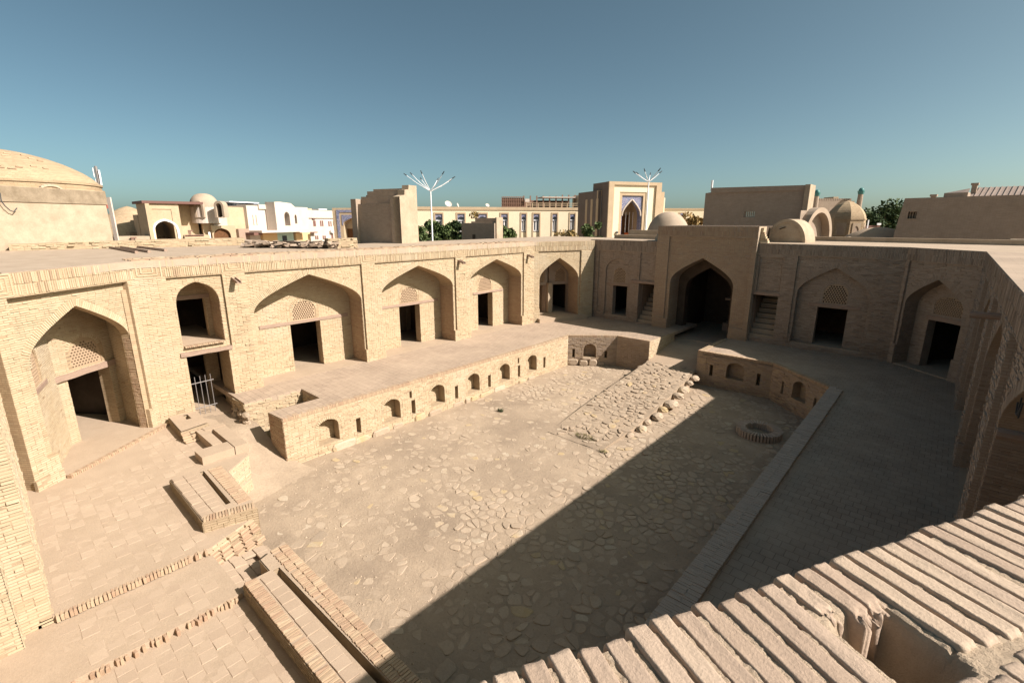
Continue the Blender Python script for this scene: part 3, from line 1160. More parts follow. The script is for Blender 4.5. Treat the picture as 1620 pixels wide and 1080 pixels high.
def tuft(x, y, z, r, h, n, label, name='grass_tuft', mat='leaf_grass'):
    mb = MB()
    for k in range(n):
        a, q = random.uniform(0, 6.28), r * math.sqrt(random.random())
        bx, by = x + q * math.cos(a) * 1.6, y + q * math.sin(a) * 0.7
        t = random.uniform(0, 6.28)
        l = random.uniform(0.4, 1) * h
        ox, oy = math.cos(t) * l * 0.5, math.sin(t) * l * 0.5
        w = 0.012
        mb.add([(bx - w * math.sin(t), by + w * math.cos(t), z), (bx + w * math.sin(t), by - w * math.cos(t), z), (bx + ox, by + oy, z + l)], [(0, 1, 2)], random.random())
    o = mb.build(name, M[mat])
    tag(o, label, 'grass')
    return o


tuft(-10.2, 15.9, 0.02, 0.32, 0.18, 260, 'dry grass tuft on the ground at the foot of the cobbled ramp')
tuft(-9.0, 15.3, 0.02, 0.12, 0.12, 70, 'very small dry weed beside the shadow edge near the ramp')
tuft(-14.9, 15.6, 0.02, 0.11, 0.2, 90, 'small green weed in front of the niched terrace wall', 'weed_plant', 'leaf_dark')

# ------------------------------------------------------------------ well ring of bricks on edge
well = thing('brick_well', 'low round well ring of upright bricks in the shaded courtyard corner', 'well', (-4.9, 21.2, 0))
wb = [brick_mesh('ring_brick', 0.07, 0.34, 0.34, M['kerb_brick'], 0.015, 0.005) for _ in range(3)]
ms = []
for k in range(42):
    a = 2 * math.pi * k / 42
    ms.append(Matrix.Translation((-4.9 + 0.72 * math.cos(a), 21.2 + 0.72 * math.sin(a), -0.02)) @ Matrix.Rotation(a + math.pi / 2, 4, 'Z') @ Matrix.Rotation(random.gauss(0, 0.04), 4, 'X'))
shift_mesh_pieces('ring_brick', well, ms, wb, 60, M['brick_piece'])
mb = MB()
n = 28
v = [(-4.9 + r * math.cos(2 * math.pi * k / n), 21.2 + r * math.sin(2 * math.pi * k / n), z) for r, z in ((0.84, -0.1), (0.82, 0.16), (0.60, 0.16), (0.58, 0.03)) for k in range(n)]
f = [(l * n + k, l * n + (k + 1) % n, (l + 1) * n + (k + 1) % n, (l + 1) * n + k) for l in range(3) for k in range(n)] + [tuple(range(3 * n, 4 * n))]
mb.add(v, f)
mb.build('mortar_ring', M['plaster_dark'], well)
tag(boulder(-4.0, 19.9, -0.05, 0.34, 0.16, 0.12, 0.9, None, 'loose_stone'), 'pale flat stone lying beside the round brick well', 'stone')

# ------------------------------------------------------------------ wings round the courtyard
ZR = 7.55


def panel_poly(pn, ar, z0):
    """recessed panel whose lower part narrows to the arch opening"""
    pL, pR, zb, zt = pn
    if ar is None:
        return rect(pL, pR, zb, zt)
    aL, aR = ar[0], ar[1]
    return [(aL, z0), (aR, z0), (aR, zb), (pR, zb), (pR, zt), (pL, zt), (pL, zb), (aL, zb)]


def beam(name, F, s0, s1, z0, z1, d0, d1, parent, mat='wood', tilt=0.0):
    mb = MB()
    n = 7
    v, f = [], []
    for i in range(n):
        s = s0 + (s1 - s0) * i / (n - 1)
        j = lambda a: random.gauss(0, a)
        dz = tilt * (i / (n - 1) - 0.5)
        v += [F.p(s, z0 + dz + j(.006), d0), F.p(s, z1 + dz + j(.006), d0), F.p(s, z1 + dz + j(.006), d1 + j(.005)), F.p(s, z0 + dz + j(.006), d1 + j(.005))]
    for i in range(n - 1):
        a = i * 4
        f += [(a + k, a + (k + 1) % 4, a + 4 + (k + 1) % 4, a + 4 + k) for k in range(4)]
    f += [(3, 2, 1, 0), (n * 4 - 4, n * 4 - 3, n * 4 - 2, n * 4 - 1)]
    mb.add(v, f)
    return mb.build(name, M[mat], parent)


def wing(root, F, s0, s1, bays, pd=0.1, zb=1.2, zt=ZR, zc=6.9, depth=6.0, piers=(), brick='brick', core='core', wear=None, nest=(), cornice=True, room=True, plain=(), t0=0.52):
    """bays: dict(panel, arch, z0, dep, doors, grilles, lintel)"""
    cm, bw, bk = MB(), MB(), MB()
    pan, arch, rings = [], [], []
    for b in bays:
        z0 = b['z0']
        if b.get('panel'):
            pan.append(panel_poly(b['panel'], b.get('arch'), z0 - 0.06))
        if b.get('arch'):
            aL, aR, zs, za = b['arch']
            arch.append(arch_poly(aL, aR, z0 - 0.06, zs, za))
            rings.append(arch_ring(aL, aR, z0, zs, za, 0.25))
        for r in b.get('holes', ()):
            arch.append(r)
            rings.append(r)
            if not b.get('panel'):
                pan.append(r)
    for r in plain:
        pan.append(r)
    cm.slab(F, rect(s0, s1, zb, zt - 0.012), pan, 0, -pd, back=False)
    dep0 = max([b.get('dep', 1.2) for b in bays] + [0.5])
    cm.slab(F, rect(s0 + 0.002, s1 - 0.002, zb + 0.002, zt - 0.02), arch, -pd, -dep0)
    rk = dict(rough=0.008, tv=0.2) if brick == 'brick_dark' else {}
    fill_bricks(bw, F, rect(s0, s1, zb, zc), pan, 0, wear=wear, t0=t0, **rk)
    if cornice:
        bands = [(a - 0.5, a + 0.5) for a in nest]
        soldiers(bw, F, s0, s1, zc + 0.02, zt - 0.02, 0, skip=bands)
        for a in nest:
            nested(bw, F, a, zc + 0.02, zt - 0.02, 0)
    for b in bays:
        z0 = b['z0']
        if b.get('panel'):
            pl = panel_poly(b['panel'], b.get('arch'), z0)
            cut = []
            if b.get('arch'):
                aL, aR, zs, za = b['arch']
                cut.append(arch_ring(aL, aR, z0, zs, za, 0.25) if b['panel'][2] < zs else [])
            cut += b.get('holes', [])
            fill_bricks(bw, F, pl, [c for c in cut if c], -pd, wear=wear, t0=t0, **rk)
        if b.get('arch'):
            aL, aR, zs, za = b['arch']
            dep = b.get('dep', 1.2)
            voussoirs(bw, F, aL, aR, zs, za, -pd)
            fill_bricks(bw, F, rect(aL - 0.25, aL, z0, zs), [rect(-99, b['panel'][0] if b.get('panel') else -99, 0, 9)] if b.get('panel') else [], -pd, wear=wear, t0=t0)
            fill_bricks(bw, F, rect(aR, aR + 0.25, z0, zs), [rect(b['panel'][1], 999, 0, 9)] if b.get('panel') else [], -pd, wear=wear, t0=t0)
            for J in (jamb_right(F, aR, -pd, -dep), jamb_left(F, aL, -pd, -dep)):
                fill_bricks(bk, J, rect(0, J.len, z0, zs), [], 0.0, t0=0.42, wear=wear)
            # back wall of the niche
            bm = MB()
            holes = [rect(*q) for q in b.get('doors', [])] + [arch_poly(*q, 6) for q in b.get('grilles', [])]
            if b.get('back', True):
                bm.slab(F, rect(aL - 0.2, aR + 0.2, zb + 0.1, za + 0.25), holes, -dep, -dep - 0.45)
                bm.build('niche_wall', M[core], root)
                cut = list(holes[:len(b.get('doors', []))]) + [arch_ring(*q, 0.14) for q in b.get('grilles', [])]
                bb = MB()
                fill_bricks(bb, F, arch_poly(aL + 0.01, aR - 0.01, z0, zs, za), cut, -dep, wear=wear, t0=t0, **rk)
                for g in b.get('grilles', []):
                    voussoirs(bb, F, g[0], g[1], g[3], g[4], -dep, 0.14)
                stuff(bb.build('niche_brickwork', M[brick], root))
            for g in b.get('grilles', []):
                lattice('lattice_window', F, g[0] - 0.01, g[1] + 0.01, g[2], g[3], g[4] + 0.01, -dep - 0.02, root, M['brick_red'], pitch=b.get('pitch', 0.108))
            if b.get('lintel'):
                l = b['lintel']
                beam('lintel', F, l[0], l[1], l[2], l[3], -dep + 0.045, -dep - 0.44, root)
            # niche floor
            fm = MB()
            fm.fbox(F, aL - 0.15, aR + 0.15, z0 - 0.3, z0 + 0.008, -pd - 0.01 if not b.get('step') else b['step'], -dep - 4.0)
            fm.build('niche_floor', M['dust'], root)
    cm.build('wall', M[core], root)
    stuff(bw.build('brickwork', M[brick], root))
    if bk.n:
        stuff(bk.build('jamb_brickwork', M['brick_red' if brick == 'brick' else brick], root))
    if room:
        rm = MB()
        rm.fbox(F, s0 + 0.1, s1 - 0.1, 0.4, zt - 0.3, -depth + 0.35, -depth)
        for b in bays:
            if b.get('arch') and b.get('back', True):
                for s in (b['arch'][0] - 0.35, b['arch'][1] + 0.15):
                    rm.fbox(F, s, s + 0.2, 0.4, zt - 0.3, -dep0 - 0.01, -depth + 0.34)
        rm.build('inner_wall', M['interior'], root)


def roof_plate(root, poly, zt=ZR, th=0.26, mat='roof', coping=None):
    mb = MB()
    mb.prism(poly, zt - th, zt)
    return mb.build('roof', M[mat], root)


def bayd(panel, arch, door, grille, lintel, z0=Z_T, **k):
    d = dict(panel=panel, arch=arch, z0=z0, doors=[door] if door else [], grilles=[grille] if grille else [], lintel=lintel)
    d.update(k)
    return d


# left wing (sunlit)
L = Frame((-21.15, 0), (-21.15, 1))
left = thing('arcade_wing', 'sunlit yellow brick arcade wing with three wide pointed arches, facing the sun', 'building', (-21.15, 15, Z_T))
wornL = lambda s, z: 1 + (1.3 if math.sin(s * 2.1 + 1.7 * math.sin(z * 1.3)) * math.sin(z * 1.9 + s) > 0.45 else 0) + (2.2 if (z < 2.6 and math.sin(s * 3) > -0.2) else 0) + (2.6 if (6.55 < s < 7.1 and z < 6) else 0) + (1.8 if (18.5 < s < 19.2) else 0) + (2.0 if 24.6 < s else 0)
bl = [
    dict(panel=(4.48, 6.33, 4.0, 6.88), arch=None, z0=1.25, holes=[arch_poly(4.68, 6.14, 4.22, 5.75, 6.66), rect(4.70, 6.18, 1.22, 3.86)]),
    bayd((7.16, 12.44, 2.6, 6.88), (7.34, 12.36, 5.1, 6.6), (9.27, 10.72, Z_T, 4.2), (9.43, 10.55, 4.36, 4.75, 5.26), (7.9, 12.2, 4.2, 4.35), dep=1.3),
    bayd((13.17, 18.46, 2.6, 6.88), (13.5, 18.3, 5.25, 6.58), (15.34, 16.75, Z_T, 4.27), (15.47, 16.6, 4.42, 4.8, 5.3), (14.15, 18.1, 4.27, 4.41), dep=1.3),
    bayd((19.25, 24.52, 2.6, 6.88), (19.6, 24.36, 5.3, 6.58), (21.43, 22.8, Z_T, 4.3), (21.52, 22.66, 4.45, 4.85, 5.4), (21.0, 23.8, 4.3, 4.43), dep=1.3),
]
# front face notch: the first panel is open over its doors; its lower door is cut through both plates
wing(left, L, 3.55, 25.6, bl, pd=0.1, wear=wornL, nest=(3.95, 6.78, 12.85, 18.85, 25.05), plain=[rect(4.70, 6.18, 1.22, 3.86)], zb=1.1)
for J in (jamb_right(L, 6.14, -0.1, -1.3), ):
    q = MB()
    fill_bricks(q, J, rect(0, J.len, 4.22, 5.75), [], 0, t0=0.4)
    stuff(q.build('jamb_brickwork', M['brick_red'], left))
# upper loggia of the first bay: floor, sill, inner doorway
mb = MB()
mb.fbox(L, 4.5, 6.3, 4.02, 4.235, -0.105, -4.5)
mb.build('loggia_floor', M['dust'], left)
mb = MB()
mb.fbox(L, 4.5, 6.3, 1.0, 1.243, -0.02, -5.0)
mb.build('doorway_floor', M['dust'], left)
mb = MB()
mb.slab(L, rect(4.4, 6.4, 4.1, 6.9), [rect(4.92, 5.95, 4.22, 5.86)], -1.3, -1.6)
mb.slab(L, rect(4.4, 6.4, 1.1, 4.0), [rect(4.95, 5.9, 1.22, 3.6)], -2.4, -2.6)
mb.build('niche_wall', M['core'], left)
beam('lintel', L, 4.62, 6.2, 5.86, 6.02, -1.26, -1.5, left)
beam('lintel', L, 4.52, 6.32, 3.86, 4.0, 0.06, -0.9, left, tilt=0.0)
sill = [brick_mesh('sill_brick', 0.054, 0.25, 0.06, M['brick_piece']) for _ in range(3)]
ms = [Matrix.Translation(L.p(4.74 + i * 0.066, 4.19, -0.08)) @ Matrix.Rotation(math.pi / 2, 4, 'Z') for i in range(21)]
shift_mesh_pieces('sill_brick', left, ms, sill, 30, M['brick_piece'])
gate = thing('iron_gate', 'grey iron bar gate leaf across the low dark doorway', 'gate', L.p(5.1, 1.22, -0.45))
for i in range(5):
    mb = MB()
    s = 4.76 + i * 0.19
    mb.bar(L.p(s, 1.25, -0.45 - 0.02 * i), L.p(s, 2.86, -0.45 - 0.02 * i), 0.013)
    mb.build('bar', M['iron'], gate)
for z in (1.55, 2.6):
    mb = MB()
    mb.bar(L.p(4.72, z, -0.45), L.p(5.62, z, -0.54), 0.018)
    mb.build('rail', M['iron'], gate)
roof_plate(left, [(-21.13, 3.6), (-21.13, 25.6), (-19.4, 30.3), (-19.4, 36.4), (-27.4, 36.4), (-27.4, 14), (-42, 14), (-42, -0.3), (-18.7, 0.35)])
# flat coping bricks along the roof edge, staggered
mb = MB()
for k in range(900):
    s = random.uniform(3.6, 25.5)
    w = random.uniform(0, 1) ** 1.6 * 1.3
    x = -21.25 - w
    a = random.gauss(0, 0.04)
    h = random.uniform(0.012, 0.035)
    mb.box((x - 0.13, s - 0.13, ZR - 0.02), (x + 0.12, s + 0.12, ZR + h), random.random())
stuff(mb.build('roof_bricks', M['brick_red'], left))


def spout(F, s, z, d0, ln, parent, drop=0.1, mat='wood'):
    mb = MB()
    a, b = Vector(F.p(s, z, d0)), Vector(F.p(s + 0.05, z - drop, d0 + ln))
    ax = (b - a).normalized()
    w = Vector(F.u3)
    up = ax.cross(w)
    sec = [(-0.09, 0.05), (-0.09, -0.06), (0.09, -0.06), (0.09, 0.05), (0.055, 0.05), (0.055, -0.03), (-0.055, -0.03), (-0.055, 0.05)]
    v = [tuple(c + w * x + up * y) for c in (a, b) for x, y in sec]
    f = [(i, (i + 1) % 8, 8 + (i + 1) % 8, 8 + i) for i in range(8)] + [(8, 9, 14, 15), (9, 10, 13, 14), (10, 11, 12, 13)]
    mb.add(v, f)
    mb.build('drain_spout', M[mat], parent)


for s in (6.72, 18.72, 24.9):
    spout(L, s, 6.72, -0.05, 0.5, left, drop=0.16)

# near-left cut corner with the big door
NL = Frame((-18.6, 0.3), (-21.15, 3.55))
cor1 = thing('corner_bay', 'sunlit brick corner bay with one big arch, timber lintel and two lattice windows', 'building', (-19.9, 1.9, 1.4))
Z1 = 1.40
wing(cor1, NL, -0.45, NL.len, [dict(panel=(0.02, 3.83, 2.2, 6.88), arch=(0.34, 3.72, 4.9, 6.35), z0=Z1, dep=0.45, back=False)], pd=0.2, zb=1.0, nest=(-0.2, ), room=False, wear=lambda s, z: 1.25)
# three-sided recess inside: left splay with a window, back wall with the door, right splay
pA, pB, pC, pD = NL.p(0.34, 0, -0.25), NL.p(2.2, 0, -1.65), NL.p(4.4, 0, -1.65), NL.p(3.74, 0, -0.25)
FA, FB, FC = Frame(pA, pB), Frame(pB, pC), Frame(pC, pD)
mb = MB()
mb.slab(FA, rect(-0.1, FA.len, 1.0, 6.6), [arch_poly(0.15, 0.85, 4.22, 4.75, 5.3, 5), rect(0.4, 0.9, Z1 + 0.4, 1.81)], 0, -0.4)
mb.slab(FB, rect(0, FB.len, 1.0, 6.6), [rect(0.35, 1.92, Z1 - .02, 3.72), arch_poly(0.62, 1.72, 3.98, 4.45, 4.88, 6)], 0, -0.45)
mb.slab(FC, rect(0, FC.len + 0.1, 1.0, 6.6), [], 0, -0.4)
mb.build('niche_wall', M['core'], cor1)
bb = MB()
fill_bricks(bb, FA, rect(0, FA.len, Z1, 6.4), [arch_ring(0.15, 0.85, 4.22, 4.75, 5.3, 0.12)], 0)
fill_bricks(bb, FB, rect(0, FB.len, Z1, 6.4), [rect(0.35, 1.92, Z1 - .02, 3.72), arch_ring(0.62, 1.72, 3.98, 4.45, 4.88, 0.14)], 0)
fill_bricks(bb, FC, rect(0, FC.len, Z1, 6.4), [], 0, t0=0.42)
voussoirs(bb, FA, 0.32, 1.05, 4.75, 5.25, 0, 0.12)
voussoirs(bb, FB, 0.62, 1.64, 4.62, 5.0, 0, 0.14)
stuff(bb.build('niche_brickwork', M['brick'], cor1))
lattice('lattice_window', FA, 0.14, 0.86, 4.22, 4.75, 5.31, -0.03, cor1, M['brick_red'])
lattice('lattice_window', FB, 0.61, 1.73, 3.98, 4.45, 4.89, -0.03, cor1, M['brick_red'])
beam('lintel', FB, -0.3, FB.len + 0.02, 3.72, 3.92, 0.1, -0.4, cor1)
beam('lintel', FA, 0.0, 1.25, 4.02, 4.16, 0.04, -0.3, cor1)
mb = MB()
mb.fbox(NL, 0.2, 4.8, 0.8, Z1 + 0.082, -0.21, -5)
mb.fbox(NL, 0.3, 4.1, 0.8, Z1 + 0.088, 0.16, -0.2)
mb.build('niche_floor', M['dust'], cor1)
mb = MB()
mb.fbox(NL, 0.0, 5.1, 1.0, 7.2, -5.2, -5.4)
mb.fbox(NL, 0.6, 0.8, 1.0, 7.2, -2.3, -5.2)
mb.fbox(NL, 4.9, 5.1, 1.0, 7.2, -2.2, -5.2)
mb.fbox(NL, 0.2, 4.6, 6.45, 7.2, -0.46, -5.2)
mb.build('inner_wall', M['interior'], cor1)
# footing courses of the pier left of the arch
mb = MB()
mb.fbox(NL, -0.5, 0.3, 1.0, 1.72, 0.10, 0.004)
q = MB()
fill_bricks(q, Frame(NL.p(0, 0, 0.10), NL.p(1, 0, 0.10)), rect(-0.5, 0.3, 1.38, 1.74), [], 0, miss=0.06, wear=lambda s, z: 3)
mb.build('footing', M['mortar'], cor1)
stuff(q.build('footing_brickwork', M['brick'], cor1))
# threshold of bricks on edge
thr = [brick_mesh('edge_brick', 0.055, 0.14, 0.13, M['brick_piece'], 0.008) for _ in range(4)]
ms = []
for i in range(61):
    p = NL.p(0.3 + i * 0.066, Z1 - 0.03, 0.235)
    ms.append(Matrix.Translation(p) @ Matrix.Rotation(math.atan2(NL.u[1], NL.u[0]) + random.gauss(0, 0.05), 4, 'Z'))
shift_mesh_pieces('edge_brick', cor1, ms, thr, 80, M['brick_piece'])

# near wing, seen almost edge-on at the left border: a stepped jamb
near = thing('near_wing', 'sunlit brick wall with a stepped jamb, seen edge-on at the bottom left border', 'building', (-14, -0.3, 1.3))
cm, bw = MB(), MB()
steps = [((-11.9, -0.28), (-18.65, -0.28)), ((-11.9, -0.72), (-11.9, -0.28)), ((-11.5, -0.72), (-11.9, -0.72)), ((-11.5, -1.2), (-11.5, -0.72)), ((-11.1, -1.2), (-11.5, -1.2)), ((-11.1, -1.75), (-11.1, -1.2)), ((-1.2, -1.75), (-11.1, -1.75))]
for a, b in steps:
    Fw = Frame(a, b)
    cm.slab(Fw, rect(0.03 if Fw.len > 2 else 0, Fw.len, 0.9, ZR - 0.02), [], 0, -0.3 if Fw.len > 2 else -0.02)
    fill_bricks(bw, Fw, rect(0, Fw.len, 1.25, 6.9), [], 0, t0=0.55, wear=lambda s, z: 1.3, rough=0.009)
    if Fw.len > 0.8:
        soldiers(bw, Fw, 0, Fw.len, 6.92, ZR - 0.02, 0)
cm.build('wall', M['mortar'], near)
stuff(bw.build('brickwork', M['brick'], near))
roof_plate(near, [(-18.7, 0.3), (-18.6, -0.3), (-11.9, -0.3), (-11.1, -1.3), (-11.1, -1.8), (-1.2, -1.8), (-0.6, -2.5), (7, -2.5), (7, -9), (-42, -9), (-42, -0.31), (-21, -0.31)], zt=ZR)

# far-left cut corner
FLc = Frame((-21.15, 25.6), (-19.3, 30.2))
cor2 = thing('corner_bay', 'small half-lit corner bay with twin dim doorways under one pointed arch', 'building', (-20.2, 28, Z_T))
Z2 = 2.22
wing(cor2, FLc, 0, FLc.len, [dict(panel=(0.33, 3.85, 2.9, 6.88), arch=(0.48, 3.7, 4.9, 6.4), z0=Z2, dep=1.4, back=False)], pd=0.1, zb=1.0, nest=(), room=False, wear=lambda s, z: 1.5)
F2a, F2b = Frame(FLc.p(0.4, 0, -1.5), FLc.p(2.15, 0, -1.85)), Frame(FLc.p(2.25, 0, -1.85), FLc.p(4.1, 0, -1.5))
mb = MB()
mb.slab(F2a, rect(0, F2a.len, 1, 6.7), [rect(0.5, 1.6, Z2, 4.3), arch_poly(0.6, 1.5, 4.5, 5.0, 5.5, 5)], 0, -0.4)
mb.slab(F2b, rect(0, F2b.len, 1, 6.7), [rect(0.35, 1.5, Z2, 4.3), arch_poly(0.5, 1.4, 4.5, 5.0, 5.5, 5)], 0, -0.4)
mb.build('niche_wall', M['shade_core'], cor2)
lattice('lattice_window', F2a, 0.6, 1.5, 4.5, 5.0, 5.5, -0.03, cor2, M['brick_red'])
lattice('lattice_window', F2b, 0.5, 1.4, 4.5, 5.0, 5.5, -0.03, cor2, M['brick_red'])
mb = MB()
mb.fbox(FLc, 2.05, 2.4, Z2, 4.45, -1.55, -3.0)
mb.build('pier', M['plaster'], cor2)
mb = MB()
mb.fbox(FLc, 0.3, 4.3, 0.8, Z2, 0.35, -5)
mb.build('niche_floor', M['dust'], cor2)
mb = MB()
mb.fbox(FLc, 0, 5, 1, 7.2, -4.8, -5)
mb.fbox(FLc, 0.1, 0.3, 1, 7.2, -2, -4.8)
mb.fbox(FLc, 4.3, 4.5, 1, 7.2, -2, -4.8)
mb.build('inner_wall', M['interior'], cor2)

# far wing (in shade), both sides of the gateway
G = Frame((-20, 30.4), (-19, 30.4))
g = lambda x: x + 20
far = thing('arcade_wing', 'shaded brown brick wing left of the gateway, one lattice window and a stair opening', 'building', (-17, 30.4, Z_T))
wearF = lambda s, z: 1.4 + (2.5 if z < 2.7 else 0) + (1.5 if s < g(-18.9) else 0)
wing(far, G, g(-19.75), g(-14.45), [
    dict(panel=(g(-19.02), g(-15.9), 2.4, 6.85), arch=(g(-18.45), g(-16.45), 5.3, 6.35), z0=2.25, dep=0.22, doors=[(g(-17.85), g(-16.7), 2.25, 4.4)], grilles=[(g(-17.85), g(-16.88), 4.62, 5.2, 5.7)], lintel=(g(-18.4), g(-16.5), 4.42, 4.56), pitch=0.12),
    dict(panel=(g(-15.72), g(-14.5), 4.95, 6.85), arch=None, z0=2.0, holes=[rect(g(-15.72), g(-14.5), 2.0, 4.74)])],
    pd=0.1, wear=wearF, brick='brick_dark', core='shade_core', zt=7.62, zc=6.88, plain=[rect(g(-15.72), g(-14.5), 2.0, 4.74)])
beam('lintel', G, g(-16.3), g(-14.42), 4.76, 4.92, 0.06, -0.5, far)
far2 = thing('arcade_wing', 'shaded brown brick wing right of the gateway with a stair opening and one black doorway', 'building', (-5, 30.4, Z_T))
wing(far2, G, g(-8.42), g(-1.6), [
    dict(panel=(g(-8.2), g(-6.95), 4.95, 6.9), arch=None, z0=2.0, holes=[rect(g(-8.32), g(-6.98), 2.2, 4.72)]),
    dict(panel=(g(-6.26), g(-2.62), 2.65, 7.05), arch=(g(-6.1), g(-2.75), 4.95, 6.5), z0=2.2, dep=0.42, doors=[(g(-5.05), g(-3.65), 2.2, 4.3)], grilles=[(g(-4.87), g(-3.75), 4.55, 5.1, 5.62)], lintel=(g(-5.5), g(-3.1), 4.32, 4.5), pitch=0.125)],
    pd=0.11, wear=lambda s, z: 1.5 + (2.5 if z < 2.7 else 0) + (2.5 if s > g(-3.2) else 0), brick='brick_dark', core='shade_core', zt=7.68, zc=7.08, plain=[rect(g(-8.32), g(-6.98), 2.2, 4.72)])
beam('lintel', G, g(-8.75), g(-6.9), 4.73, 4.88, 0.06, -0.5, far2)
# blind pointed panel over the right stair
mb = MB()
c = arch_curve(g(-8.14), g(-7.02), 6.2, 6.72, 8)
for (a, b) in zip([(g(-8.14), 5.0)] + c, c + [(g(-7.02), 5.0)]):
    mb.bar(G.p(a[0], a[1], -0.10), G.p(b[0], b[1], -0.10), 0.022, 5)
mb.build('blind_arch', M['brick_dark'], far2)


def stairs(parent, s0, s1, z0, d0, n, rise, tread, nm='stair_step'):
    for k in range(n):
        mb = MB()
        mb.fbox(G, s0, s1, z0 - 0.5, z0 + rise * (k + 1), d0 - tread * k, d0 - tread * (k + 1) - 0.05)
        o = mb.build(nm, M['plaster'], parent)
    mb = MB()
    mb.fbox(G, s0 - 0.25, s0 - 0.002, 1.5, 7, -0.52, d0 - tread * n - 1)
    mb.fbox(G, s1 + 0.002, s1 + 0.25, 1.5, 7, -0.52, d0 - tread * n - 1)
    mb.build('stair_wall', M['shade_core'], parent)


stairs(far, g(-15.70), g(-14.52), 1.95, -0.1, 9, 0.27, 0.29)
stairs(far2, g(-8.30), g(-7.0), 2.1, -0.1, 9, 0.27, 0.29)
roof_plate(far, [(-19.4, 30.42), (-14.5, 30.42), (-14.5, 36.4), (-19.4, 36.4)], zt=7.62)
roof_plate(far2, [(-8.4, 30.42), (-1.62, 30.42), (1.0, 28.25), (7, 28.25), (7, 36.4), (-8.4, 36.4)], zt=7.68)
cp = thing('roof_parapet', 'low pale roof-edge kerb behind the shaded far wing, right side', 'parapet', (-2, 36.3, 7.68))
mb = MB()
mb.box((-8.3, 36.2, 7.5), (7, 36.5, 7.95))
mb.build('kerb_wall', M['plaster'], cp)
cp = thing('roof_parapet', 'low double roof-edge kerb behind the far wing, left of the gateway', 'parapet', (-16, 34.3, 7.62))
for y, h in ((33.4, 7.9), (35.6, 8.22)):
    mb = MB()
    mb.box((-19.6, y, 7.4), (-13.2, y + 0.3, h))
    mb.build('kerb_wall', M['plaster'], cp)

# gateway
gt = thing('gateway', 'tall shaded gateway block with a deep pointed archway, top of the cobbled ramp', 'gateway', (-11.4, 30.1, 1.4))
PG = Frame((-14.46, 30.15), (-8.36, 30.15))
W = PG.len
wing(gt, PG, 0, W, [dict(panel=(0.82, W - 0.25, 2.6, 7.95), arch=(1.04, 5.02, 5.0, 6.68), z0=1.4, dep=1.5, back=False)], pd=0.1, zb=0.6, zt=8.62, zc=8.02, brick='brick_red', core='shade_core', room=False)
mb = MB()
mb.slab(PG, rect(0.5, 5.6, 0.6, 8.2), [arch_poly(1.55, 4.5, 1.4, 4.6, 6.0)], -1.5, -2.1)
for s in (0.9, 4.95):
    mb.fbox(PG, s, s + 0.25, 0.6, 8.2, -2.1, -6.4)
mb.fbox(PG, 0.9, 5.2, 0.6, 8.2, -6.4, -6.7)
mb.fbox(PG, 0.02, W - 0.02, 7.3, 8.61, -0.11, -6.4)
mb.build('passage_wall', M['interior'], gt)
mb = MB()
mb.fbox(PG, 3.3, 4.9, 1.3, 2.0, -4.2, -6.3)
mb.fbox(PG, 3.3, 4.9, 3.6, 3.75, -4.2, -6.3)
mb.build('bench', M['wood'], gt)
mb = MB()
mb.fbox(PG, W - 0.3, W, 1.4, 8.6, -0.12, -1.5)
mb.build('side_wall', M['plaster'], gt)
mb = MB()
mb.fbox(PG, 0.0, 0.3, 1.4, 8.6, -0.12, -1.5)
mb.build('side_wall', M['plaster'], gt)
# crumbling edge on the right shoulder of the gateway
for k in range(7):
    mb = MB()
    z = 7.7 + k * 0.12
    mb.box((-8.36, 30.4 + k * 0.02, z), (-8.36 + 0.42 - k * 0.05 + random.uniform(-.06, .06), 30.75, z + 0.11), random.random())
    mb.build('loose_brick', M['brick'], gt)

# far-right cut corner and the right wing
FRc = Frame((-1.6, 30.4), (1.04, 28.2))
cor3 = thing('corner_bay', 'shaded corner bay at the right with one arch over a wide black doorway', 'building', (-0.3, 29.3, Z_T))
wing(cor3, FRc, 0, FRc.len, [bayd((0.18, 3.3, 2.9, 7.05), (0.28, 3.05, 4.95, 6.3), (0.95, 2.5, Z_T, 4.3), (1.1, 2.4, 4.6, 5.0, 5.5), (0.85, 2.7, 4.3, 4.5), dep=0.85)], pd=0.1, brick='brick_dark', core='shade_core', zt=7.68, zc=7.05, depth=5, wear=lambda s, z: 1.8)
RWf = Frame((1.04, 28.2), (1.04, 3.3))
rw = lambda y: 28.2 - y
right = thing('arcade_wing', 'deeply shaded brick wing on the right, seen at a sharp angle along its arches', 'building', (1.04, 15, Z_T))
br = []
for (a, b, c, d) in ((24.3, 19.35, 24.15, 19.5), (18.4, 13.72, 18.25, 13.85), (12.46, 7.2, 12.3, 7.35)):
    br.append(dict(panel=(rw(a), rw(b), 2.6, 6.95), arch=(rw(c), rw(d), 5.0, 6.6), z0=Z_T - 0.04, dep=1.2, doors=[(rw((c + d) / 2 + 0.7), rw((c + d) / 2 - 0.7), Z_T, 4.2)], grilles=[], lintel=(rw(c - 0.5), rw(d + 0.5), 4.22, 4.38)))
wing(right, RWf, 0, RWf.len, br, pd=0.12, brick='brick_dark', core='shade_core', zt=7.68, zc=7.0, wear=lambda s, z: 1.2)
for y, z, ln in ((9.55, 5.92, 0.13), (16.9, 6.6, 0.45)):
    mb = MB()
    mb.bar(RWf.p(rw(y), z, -0.6), RWf.p(rw(y) - 0.03, z - 0.03, ln), 0.085, 10)
    mb.build('drain_spout', M['wood'], right)
roof_plate(right, [(1.05, 28.24), (1.05, 3.35), (2.2, 2.8), (7, 2.8), (7, 28.24)], zt=7.68, mat='roof_pave')
